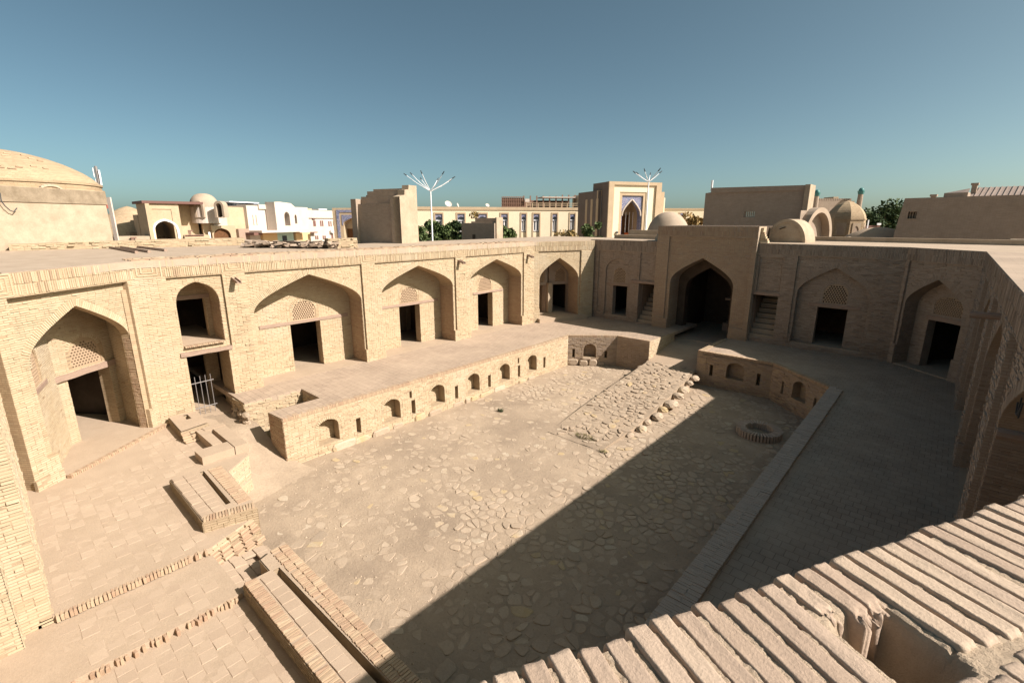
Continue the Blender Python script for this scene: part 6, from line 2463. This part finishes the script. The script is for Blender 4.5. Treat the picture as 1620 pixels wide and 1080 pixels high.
pa, pb = at_depth(1276, 350, 31.6), at_depth(1319, 350, 33.2)
HF = Frame((pa.x, pa.y), (pb.x, pb.y))
hw = HF.len
hz = HF.px(1298, 328)[1]
mb = MB()
out = [(0.0, 7.5)] + vault_sec(0.0, hw, hz - hw * 0.62, hz) + [(hw, 7.5)]
inn = [(0.28, 7.52)] + vault_sec(0.28, hw - 0.28, hz - hw * 0.62, hz - 0.32) + [(hw - 0.28, 7.52)]
mb.slab(HF, out[::-1], [inn[::-1]], 0, -0.55)
mb.build('hood', M['roof'], ha)
mb = MB()
mb.slab(HF, rect(0.1, hw - 0.1, 7.5, hz - 0.2), [], -0.5, -0.6)
mb.build('back_wall', M['shade_core'], ha)

# ribbed dome pavilion
od = thing('ribbed_dome', 'eight-sided ribbed brick dome on a panelled drum, right of the arch hood', 'dome', gz(1338, 44, 7.6))
p = at_depth(1337, 350, 44)
R8 = 27 * 44 / F_PX
zd0, zd1, zd2 = 7.4, at_depth(1337, 350.0, 44).z + 0.1, at_depth(1337, 317, 44).z
mb = MB()
th0 = math.radians(22)
ring = lambda r, z: [(p.x + r * math.cos(th0 + 2 * math.pi * i / 8), p.y + r * math.sin(th0 + 2 * math.pi * i / 8), z) for i in range(8)]
v = ring(R8, zd0) + ring(R8, zd1) + ring(R8 * 1.03, zd1) + ring(R8 * 1.03, zd1 + 0.12)
mb.add(v, [(l * 8 + i, l * 8 + (i + 1) % 8, l * 8 + 8 + (i + 1) % 8, l * 8 + 8 + i) for l in range(3) for i in range(8)])
mb.build('drum', M['core'], od)
for i in range(8):
    a, b = v[i], v[(i + 1) % 8]
    F8 = Frame(b, a)
    if F8.n @ np.array([a[0] - p.x, a[1] - p.y]) < 0:
        F8 = Frame(a, b)
    w = F8.len
    mb = MB()
    mb.slab(F8, rect(w * 0.2, w * 0.8, zd0 + 0.3, zd1 - 0.25), [arch_poly(w * 0.3, w * 0.7, zd0 + 0.35, zd1 - 1.0, zd1 - 0.5, 4)], 0.05, 0.003)
    mb.build('panel', M['plaster'], od)
    mb = MB()
    mb.slab(F8, arch_poly(w * 0.3, w * 0.7, zd0 + 0.35, zd1 - 1.0, zd1 - 0.5, 4), [], 0.008, 0.002)
    mb.build('blind_niche', M['brick_dark'], od)
mb = MB()
rows = []
for j in range(9):
    t = j / 9
    rows.append(ring(R8 * 1.0 * (1 - t ** 2.0) ** 0.75 * (1 - 0.12 * t), zd1 + 0.12 + (zd2 - zd1 - .12) * t))
v = [q for r_ in rows for q in r_] + [(p.x, p.y, zd2)]
f = [(j * 8 + i, j * 8 + (i + 1) % 8, j * 8 + 8 + (i + 1) % 8, j * 8 + 8 + i) for j in range(8) for i in range(8)] + [(64 + i, 64 + (i + 1) % 8, 72) for i in range(8)]
mb.add(v, f)
mb.build('dome', M['core'], od)

# crenellated building and turret far behind
CW = view_frame(1278, 96, 1360, 96)
cw = thing('crenellated_building', 'distant dark brick building with a toothed roofline behind the ribbed dome', 'building', CW.p(5, 0, 0))
zc0 = CW.px(1320, 318)[1]
fpart('wall', 'shade_core', cw, CW, [(0, CW.px(1352, 318)[0], 0, zc0, 0, -6)])
fpart('roof_box', 'tan', cw, CW, [(CW.px(1324, 313)[0], CW.px(1332, 313)[0], zc0, CW.px(1328, 311)[1], -1, -4)])
for i in range(22):
    s = 0.3 + i * (CW.px(1350, 318)[0] - 0.6) / 22
    fpart('merlon', 'shade_core', cw, CW, [(s, s + 0.25, zc0, zc0 + 0.45, 0, -0.3)])
for (px_, yt, lab, D) in ((1354.5, 297, 'slim brick turret with a turquoise cap right of the toothed roofline', 95), (1286, 300, 'slim brick turret half hidden behind the lit end of the long brown wall', 95)):
    b = gz(px_, D)
    zt = top_h(px_, yt, D)
    tt = thing('turret', lab, 'turret', b, 'brick turrets')
    mb = MB()
    mb.bar(b, (b.x, b.y, zt - 1.0), 0.7, 12, 0.42)
    mb.build('shaft', M['shade_core'], tt)
    mb = MB()
    mb.bar((b.x, b.y, zt - 1.2), (b.x, b.y, zt - 0.6), 0.45, 12, 0.6)
    mb.build('collar', M['turquoise'], tt)
    mb = MB()
    dome_mesh(mb, b.x, b.y, zt - 0.6, 0.46, 0.6, 14, 6)
    mb.build('cap', M['turquoise'], tt, smooth=True)

# right-hand long wall, tin roof and chimneys
WR = Frame((at_depth(1418, 350, 36).x, at_depth(1418, 350, 36).y), (at_depth(1418, 350, 36).x + 1, at_depth(1418, 350, 36).y - 0.12))
wr = thing('brown_brick_building', 'long plain brown brick wall at the right border with one tiny window', 'building', WR.p(6, 0, 0))
zr0, zr1 = WR.px(1424, 314)[1], WR.px(1620, 308)[1]
lR = WR.px(1640, 330)[0]
mb = MB()
w0, w1 = WR.px(1436, 340)[0], WR.px(1450, 340)[0]
h0, h1 = WR.px(1443, 346)[1], WR.px(1443, 335)[1]
mb.slab(WR, [(0, 0), (lR, 0), (lR, zr1), (0.25, zr0), (0, zr0 - 2.5)], [rect(w0, w1, h0, h1)], 0, -0.6)
mb.fbox(WR, 0.1, lR, 0, zr0 - 0.1, -0.62, -9)
mb.build('wall', M['shade_core'], wr)
mb = MB()
for k in range(3):
    s = w0 + (w1 - w0) * (0.2 + 0.3 * k)
    mb.fbox(WR, s - 0.03, s + 0.03, h0, h1, -0.2, -0.26)
mb.fbox(WR, w0 - 0.04, w1 + 0.04, h0 - 0.06, h0, 0.05, -0.2)
mb.build('window_frame', M['plaster'], wr)
mb = MB()
s0_, z0_ = WR.px(1505, 305, -3)
s1_, z1_ = WR.px(1535, 298, -3)
mb.add([WR.p(WR.px(1492, 312, -2)[0], zr0 - 0.2, -1.5), WR.p(WR.px(1530, 312, -2)[0], zr0 - 0.2, -1.5), WR.p(s1_, z1_, -3), WR.p(s0_ - 0.3, z0_, -3)], [(0, 1, 2, 3)])
xs = np.linspace(s1_ + 0.2, WR.px(1660, 300, -3)[0], 14)
zA, zB = WR.px(1560, 309, -1.2)[1], WR.px(1560, 296.5, -3.2)[1]
for a, b in zip(xs[:-1], xs[1:]):
    mb.add([WR.p(a, zA - 0.2, -1.0), WR.p(b, zA - 0.2, -1.0), WR.p(b, zB, -3.2), WR.p(a, zB, -3.2)], [(0, 1, 2, 3)], random.random())
    for t in (a,):
        p0, p1 = WR.p(t, zA - 0.18, -0.99), WR.p(t, zB + 0.03, -3.2)
        mb.bar(p0, p1, 0.03, 4)
mb.add([WR.p(xs[0], zA - .2, -1.0), WR.p(xs[0], zB, -3.2), WR.p(xs[0], zA - .2, -5.5)], [(0, 1, 2)])
mb.add([WR.p(xs[0], zB, -3.2), WR.p(xs[-1], zB, -3.2), WR.p(xs[-1], zA - .2, -5.5), WR.p(xs[0], zA - .2, -5.5)], [(0, 1, 2, 3)])
mb.build('tin_roof', M['metal_roof'], wr)
for (px_, yb, yt) in ((1540.5, 300, 291), (1476, 313, 309)):
    mb = MB()
    s, z = WR.px(px_, yb, -2)
    z2 = WR.px(px_, yt, -2)[1]
    mb.fbox(WR, s - 0.14, s + 0.14, z - 0.6, z2, -2, -2.3)
    mb.fbox(WR, s - 0.2, s + 0.2, z2 - 0.08, z2 + 0.06, -1.95, -2.35)
    mb.build('chimney', M['brick_dark'], wr)
fpart('attic_wall', 'shade_core', wr, WR, [(WR.px(1492, 308)[0], WR.px(1530, 308)[0], zr0 - 0.3, WR.px(1500, 305)[1], -0.3, -1.4)])
mb = MB()
s = WR.px(1600, 378)[0]
mb.bar(WR.p(s, 7.72, 0.6), WR.p(s + 3, 7.74, 0.5), 0.1, 8)
mb.build('roof_pipe', M['plaster'], wr)
# mound of soil, trees, shed roofs
mo = thing('soil_mound', 'low pale heap of soil between the ribbed dome and the long right wall', 'mound', gz(1390, 40, 7.3))
p = at_depth(1388, 378, 40)
mb = MB()
dome_mesh(mb, p.x, p.y, 6.6, 2.7, p.z - 6.6 + 0.95, 26, 7, 1.1, jit=0.03)
mb.build('heap', M['dust'], mo, smooth=True)
for k in range(14):
    boulder(p.x + random.uniform(-2, 2.6), p.y - random.uniform(0.5, 2), p.z + random.uniform(-0.3, 0.2), .2, .16, .12, random.random(), mo, 'clod')
far_g = 'distant trees behind the right roofs'
tree('tree', 'large dark green tree left of the long right wall', gz(1405, 100), top_h(1405, 322, 100), 5.5, 5200, 'leaf_dark', group=far_g, leaf=0.42, low=0.45, clumps=16)
tree('tree', 'pale green tree just behind the ribbed dome right side', gz(1373, 85), top_h(1366, 333, 85), 2.4, 1700, 'leaf_dark', group=far_g, leaf=0.3, low=0.6)
tree('tree', 'small green tree between two others, low above the soil mound', gz(1388, 110), top_h(1388, 346, 110), 3.2, 1500, 'leaf', group=far_g, leaf=0.35, low=0.55)
sh = thing('shed_roof', 'small dark shed roof with white post behind the soil mound', 'shed', gz(1372, 60))
FS = view_frame(1362, 60, 1394, 60)
fpart('roof', 'awning', sh, FS, [(0, FS.len, FS.px(1375, 364)[1], FS.px(1375, 357)[1], 0, -3)])
fpart('wall', 'interior', sh, FS, [(0.2, FS.len - .2, 0, FS.px(1375, 364)[1], -0.1, -2.8)])
fpart('post', 'lamp_white', sh, FS, [(FS.px(1369, 360)[0], FS.px(1370.5, 360)[0], 0, FS.px(1369, 348)[1], 0.3, 0.2)])
fpart('board', 'lamp_white', sh, FS, [(FS.px(1386, 355)[0], FS.px(1392, 355)[0], FS.px(1388, 356)[1], FS.px(1388, 353)[1], 0.2, 0.1)])

# ---------------------------------------------------------------- bazaar and white houses at the left
BZ = view_frame(232, 46, 286, 48)
bz = thing('iwan_building', 'brick iwan front with a white rimmed pointed arch, left of the little cupola', 'building', BZ.p(3, 0, 0))
q_ = lambda x, y, d=0: BZ.px(x, y, d)
x0, x1 = q_(233, 350)[0], q_(286, 350)[0]
zt = q_(250, 322)[1]
aL, aR, zs, za = q_(244, 372)[0], q_(283, 372)[0], q_(262, 368)[1], q_(262, 348)[1]
mb = MB()
mb.slab(BZ, rect(x0, x1, 0, zt), [arch_poly(aL, aR, 0.5, zs, za, 7)], 0, -3.5)
mb.fbox(BZ, x0 + .1, x1 - .1, 0, zt - 1, -5.5, -5.8)
mb.fbox(BZ, aL - 0.4, aL - 0.01, 0, zt - 1, -3.5, -5.5)
mb.fbox(BZ, aR + 0.01, aR + 0.4, 0, zt - 1, -3.5, -5.5)
mb.build('wall', M['tan'], bz)
mb = MB()
c = arch_curve(aL, aR, zs, za, 9)
c = [(aL, 4)] + c + [(aR, 4)]
for a, b in zip(c[:-1], c[1:]):
    mb.bar(BZ.p(*a, 0.03), BZ.p(*b, 0.03), 0.11, 5)
mb.build('arch_rim', M['pvc'], bz)
mb = MB()
mb.slab(BZ, rect(x0 + 0.35, x1 - 0.5, q_(260, 378)[1], q_(260, 329)[1]), [rect(x0 + 0.5, x1 - 0.65, q_(260, 379)[1], q_(260, 331)[1])], 0.06, 0.003)
mb.build('panel_frame', M['tan'], bz)
fpart('roof_edge', 'awning', bz, BZ, [(x0 - 0.2, q_(320, 320)[0], zt, q_(250, 318)[1], 0.2, -4)])
fpart('back_wall', 'tan', bz, BZ, [(x1 - .3, q_(322, 340)[0], 0, zt, -2.2, -4)])
fpart('side_pier', 'tan', bz, BZ, [(x0 - 0.02, x0 + 0.3, 0, zt - 0.02, 0.3, 0.004)])
fpart('step_ramp', 'interior', bz, BZ, [(q_(252, 379)[0], q_(274, 379)[0], 0, q_(262, 376)[1], -2, -3)])
for (px_, py_, D, r, hz, lab) in ((205, 326, 52, 3.6, 3.9, 'broad sandy brick dome between the plastered block and the iwan'), (306, 333, 54, 3.4, 3.6, 'sandy brick dome partly hidden between the iwan and the cupola')):
    b = at_depth(px_, 350, D)
    t = thing('bazaar_dome', lab, 'dome', (b.x, b.y, 5))
    zt_ = top_h(px_, py_, D)
    mb = MB()
    dome_mesh(mb, b.x, b.y, zt_ - hz, r, hz, 34, 11, 1.0, jit=0.004, cone=0.35)
    mb.build('dome', M['core'], t, smooth=True)
    mb = MB()
    mb.bar((b.x, b.y, 0), (b.x, b.y, zt_ - hz + 0.02), r + 0.2, 24)
    mb.build('drum', M['core'], t)
    p0 = Vector((b.x, b.y, 0)) + Vector((math.cos(YAW), math.sin(YAW), 0)) * r * 0.55 + Vector((math.sin(YAW), -math.cos(YAW), 0)) * r * 0.7
    mb = MB()
    mb.prism([(p0.x - 0.5, p0.y - 0.5), (p0.x + 0.5, p0.y - 0.3), (p0.x + 0.4, p0.y + 0.6), (p0.x - 0.6, p0.y + 0.5)], 2, zt_ - hz + 1.3)
    mb.build('vent_box', M['plaster_dark'], t)
lowb = thing('bazaar_block', 'low tan roof block with a brown box and pipe, right of the white-rimmed arch', 'building', q_(300, 375) + (0,))
lowb.location = BZ.p(q_(300, 370)[0], 0, 0)
lowb['root'] = 1
fpart('wall', 'tan', lowb, BZ, [(x1 + 0.05, q_(330, 370)[0], 0, q_(300, 372)[1], 0.3, -2)])
fpart('ledge', 'awning', lowb, BZ, [(q_(292, 372)[0], q_(321, 372)[0], q_(300, 373)[1], q_(300, 372)[1] + 0.03, 0.4, 0.301)])
fpart('left_block', 'plaster', lowb, BZ, [(q_(180, 370)[0], x0 - 0.05, 0, q_(200, 374)[1], 0.2, -2)])
for px_, n_ in ((211, 0), (301, 1)):
    s, z = q_(px_, 384 if n_ == 0 else 371, 0.5)
    z2 = q_(px_, 375 if n_ == 0 else 364, 0.5)[1]
    fpart('stove_pipe', 'rail', lowb, BZ, [(s - 0.1, s + 0.1, z, z2, 0.5, 0.35), (s - 0.12, s + 0.3, z2 - 0.12, z2, 0.52, 0.33)])
fpart('wall_box', 'red_can', lowb, BZ, [(q_(188, 325)[0], q_(191, 325)[0], q_(190, 328)[1], q_(190, 319)[1], -6, -6.5)])

CU = view_frame(306, 50, 360, 52)
cu = thing('cupola_building', 'small pale domed cupola on a white tower above a brown wooden arched door', 'building', CU.p(2, 0, 0))
q_ = lambda x, y, d=0: CU.px(x, y, d)
p = at_depth(327, 350, 51.5)
R_ = 19.5 * 51.5 / F_PX
zt = top_h(327, 306, 51.5)
zs0 = top_h(327, 328, 51.5)
mb = MB()
dome_mesh(mb, p.x, p.y, zs0, R_, zt - zs0, 30, 10, 0.8)
mb.build('cupola', M['ochre'] if False else M['roof'], cu, smooth=True)
mb = MB()
mb.bar((p.x, p.y, zs0 - 1.6), (p.x, p.y, zs0 + 0.02), R_ * 1.02, 28, R_)
mb.build('drum', M['white'], cu)
for px_ in (314.5, 346.5):
    a = at_depth(px_, 333, 50.1)
    FF = Frame((a.x - math.cos(YAW) * 0.3, a.y - math.sin(YAW) * 0.3), (a.x + math.cos(YAW) * .3, a.y + math.sin(YAW) * .3))
    mb = MB()
    mb.slab(FF, [(-.18, a.z - 0.7)] + [(-.18 + 0.96 * (.5 - .5 * math.cos(math.pi * i / 8)), a.z + 0.45 + 0.48 * math.sin(math.pi * i / 8)) for i in range(9)][::1] + [(0.78, a.z - 0.7)], [[(0.02, a.z - 0.65)] + [(0.02 + 0.56 * (.5 - .5 * math.cos(math.pi * i / 8)), a.z + 0.42 + 0.28 * math.sin(math.pi * i / 8)) for i in range(9)] + [(0.58, a.z - 0.65)]], 0, -0.8)
    mb.build('hood', M['roof'], cu)
    mb = MB()
    mb.fbox(FF, 0.0, 0.6, a.z - 0.6, a.z + 0.6, -0.5, -0.6)
    mb.build('hood_window', M['interior'], cu)
zz = lambda y: q_(335, y)[1]
fpart('tower_wall', 'white', cu, CU, [(q_(338, 350)[0], q_(360, 350)[0], 0, zz(328), -0.2, -5)])
fpart('shaded_pier', 'tan', cu, CU, [(q_(320, 350)[0], q_(338, 350)[0], 0, zz(329), -0.25, -5)])
mb = MB()
mb.slab(CU, rect(q_(332, 350)[0], q_(370, 350)[0], 0, zz(357)), [arch_poly(q_(337, 370)[0], q_(364, 370)[0], 0.5, zz(374), zz(361), 6)], 0.3, -0.15)
mb.build('door_surround', M['tan'], cu)
fpart('door', 'door_wood', cu, CU, [(q_(336, 370)[0], q_(365, 370)[0], 0, zz(361), 0.02, -0.1)])
fpart('downpipe', 'lamp_white', cu, CU, [(q_(329, 370)[0], q_(332, 370)[0], 0, zz(367), 0.32, 0.1)])

WH = view_frame(350, 62, 530, 84)
wh = thing('white_building', 'row of white rendered two-storey fronts with an arched loggia, left of the blue tile panel', 'building', WH.p(12, 0, 0))
q_ = lambda x, y, d=0: WH.px(x, y, d)
def blk(name, mat, xa, xb, yt, d0, d1=-8, yb=None):
    z0 = 0 if yb is None else q_((xa + xb) / 2, yb, d0)[1]
    fpart(name, mat, wh, WH, [(q_(xa, 340, d0)[0], q_(xb, 340, d0)[0], z0, q_((xa + xb) / 2, yt, d0)[1], d0, d1)])
blk('side_front', 'tan', 352, 391, 327.5, 0.0)
blk('main_front', 'white', 391, 436, 326, 0.5)
blk('front_parapet', 'white', 411, 437, 324, 0.7, -3, 331)
blk('east_front', 'white', 467, 487.5, 328, 0.6)
blk('far_front', 'white', 487.5, 529, 335, -0.5)
blk('far_parapet', 'white', 487.5, 528, 333, -0.3, -4, 345)
xa, xb = q_(436, 340, 2.2)[0], q_(471, 340, 2.2)[0]
z_ = lambda y: q_(455, y, 2.2)[1]
aa = [(q_(a, 340, 2.2)[0], q_(b, 340, 2.2)[0]) for a, b in ((449.5, 458), (465.5, 471))]
mb = MB()
mb.slab(WH, [(xa, z_(366)), (xb, z_(366)), (xb, z_(330)), (q_(462, 340, 2.2)[0], z_(321.5)), (q_(445, 340, 2.2)[0], z_(320)), (xa, z_(320.5))], [arch_poly(aa[0][0], aa[0][1], z_(357), z_(343), z_(335), 5), arch_poly(aa[1][0], aa[1][1] - 0.25, z_(354), z_(344), z_(339), 5)], 2.2, 0.62)
mb.build('loggia', M['white'], wh)
fpart('loggia_recess', 'bluegrey', wh, WH, [(aa[1][0] - .2, aa[1][1], z_(356), z_(338), 0.7, 0.61)])
blk('balcony', 'white', 411, 489, 364, 2.6, 0.5, 367.5)
blk('shop_front', 'ochre', 412, 435, 369, 0.9, 0.4)
blk('shop_wall', 'teal_wall', 433, 461, 367.5, 0.8, 0.4)
blk('shop_wall', 'ochre', 465, 488, 368, 1.0, 0.4)
blk('shop_window', 'glass', 443, 450, 373, 0.86, 0.7)
blk('awning', 'awning', 398, 412, 368, 2.0, 0.4, 372)
for (xa_, xb_, ya, yb_) in ((494, 498, 349, 358), (505, 507, 349, 358), (508, 510, 349, 358), (518, 520, 350, 358), (521.5, 523, 350, 358), (525.5, 527, 350, 357), (495, 497, 373, 379), (498, 500, 373, 379), (507, 509, 373, 379), (510, 512, 373, 379), (521, 524, 370, 380)):
    o = fpart('window', 'awning', wh, WH, [(q_(xa_, 340, -.5)[0], q_(xb_, 340, -.5)[0], q_(xa_, yb_, -.5)[1], q_(xa_, ya, -.5)[1], -0.46, -0.6)])
blk('window_ledge', 'awning', 494, 499, 345.5, -0.3, -0.5, 347)
blk('window_ledge', 'awning', 489, 500, 367, 0.2, -0.5, 368.5)
for xx in (401, 406):
    blk('pilaster_strip', 'white', xx - 0.8, xx + 0.8, 340, 0.62, 0.5, 355)
blk('sign_board', 'lamp_white', 522.5, 528, 364, 0.0, -0.3, 368)
blk('roof_shed', 'bluegrey', 372, 410, 321, -5, -9, 327)
blk('roof_slab', 'lamp_white', 366, 412, 319.5, -4, -9.5, 321)
blk('roof_slab', 'lamp_white', 505, 518, 330.5, -5, -9, 332)
blk('roof_unit', 'tan', 487, 494, 330, -3, -6, 334)
blk('side_gate', 'wood', 374, 391, 362, 0.6, 0.2)

# blue tile portal fragment
BT = view_frame(527, 74, 580, 74)
bt = thing('tiled_portal', 'pink-tan portal with blue tile border, half hidden by the ruined tower', 'building', BT.p(2, 0, 0))
q_ = lambda x, y, d=0: BT.px(x, y, d)
W_ = BT.len
zt = q_(540, 329)[1]
z_ = lambda y: q_(545, y)[1]
oL = q_(543, 350)[0]
mb = MB()
mb.slab(BT, rect(0, W_ * 1.4, 0, zt), [arch_poly(oL, oL + 3.6, 0.5, z_(356), z_(341), 6)], 0, -2)
mb.build('wall', M['tan'], bt)
mb = MB()
mb.fbox(BT, q_(533, 350)[0], q_(537.5, 350)[0], 1, z_(332), 0.06, 0.003)
mb.fbox(BT, q_(537.5, 350)[0], W_ * 1.3, z_(336), z_(332), 0.06, 0.003)
mb.build('tile_border', M['mosaic'], bt)
mb = MB()
mb.slab(BT, rect(q_(541, 350)[0], W_ * 1.3, z_(356), z_(340)), [arch_poly(oL, oL + 3.6, z_(356) + 0.01, z_(354), z_(343), 6)], 0.05, 0.003)
mb.build('tile_panel', M['mosaic'], bt)
fpart('door', 'door_wood', bt, BT, [(oL, oL + 3.6, 0, z_(362), -1.4, -1.5)])
fpart('recess_wall', 'tan', bt, BT, [(oL - .1, oL + 3.7, z_(362), z_(343), -1.4, -1.6)])
# distant tree line on the horizon, behind every roof
hz_ = MB()
for k in range(2600):
    a = math.radians(random.uniform(-62, 62)) + YAW + math.pi / 2
    D = random.uniform(230, 420)
    x, y = D * math.cos(a), D * math.sin(a)
    zc = random.uniform(0, 7.5)
    r = random.uniform(1.5, 4)
    t = random.uniform(0, 3.14)
    hz_.add([(x - r * math.cos(t), y - r * math.sin(t), zc), (x + r * math.cos(t), y + r * math.sin(t), zc - 1), (x, y, zc + r * 0.6)], [(0, 1, 2)], random.random())
tl_ = hz_.build('treeline', M['leaf_dark'])
tag(tl_, 'low distant line of trees along the horizon behind the town', 'trees', kind='stuff')

# small white lamp on the shaded wall
wl = thing('wall_lamp', 'tiny white globe lamp high on the shaded wall near the courtyard corner', 'wall lamp', G.p(g(-19.3), 6.75, 0.1))
q_ = G.px(936, 400, 0.25)
mb = MB()
dome_mesh(mb, *G.p(q_[0], 0, 0.25)[:2], q_[1] - 0.05, 0.12, 0.13, 12, 5)
mb.build('globe', M['lamp_white'], wl, smooth=True)
mb = MB()
mb.bar(G.p(q_[0], q_[1], 0.0), G.p(q_[0], q_[1], 0.25), 0.03)
mb.build('bracket', M['dark'], wl)
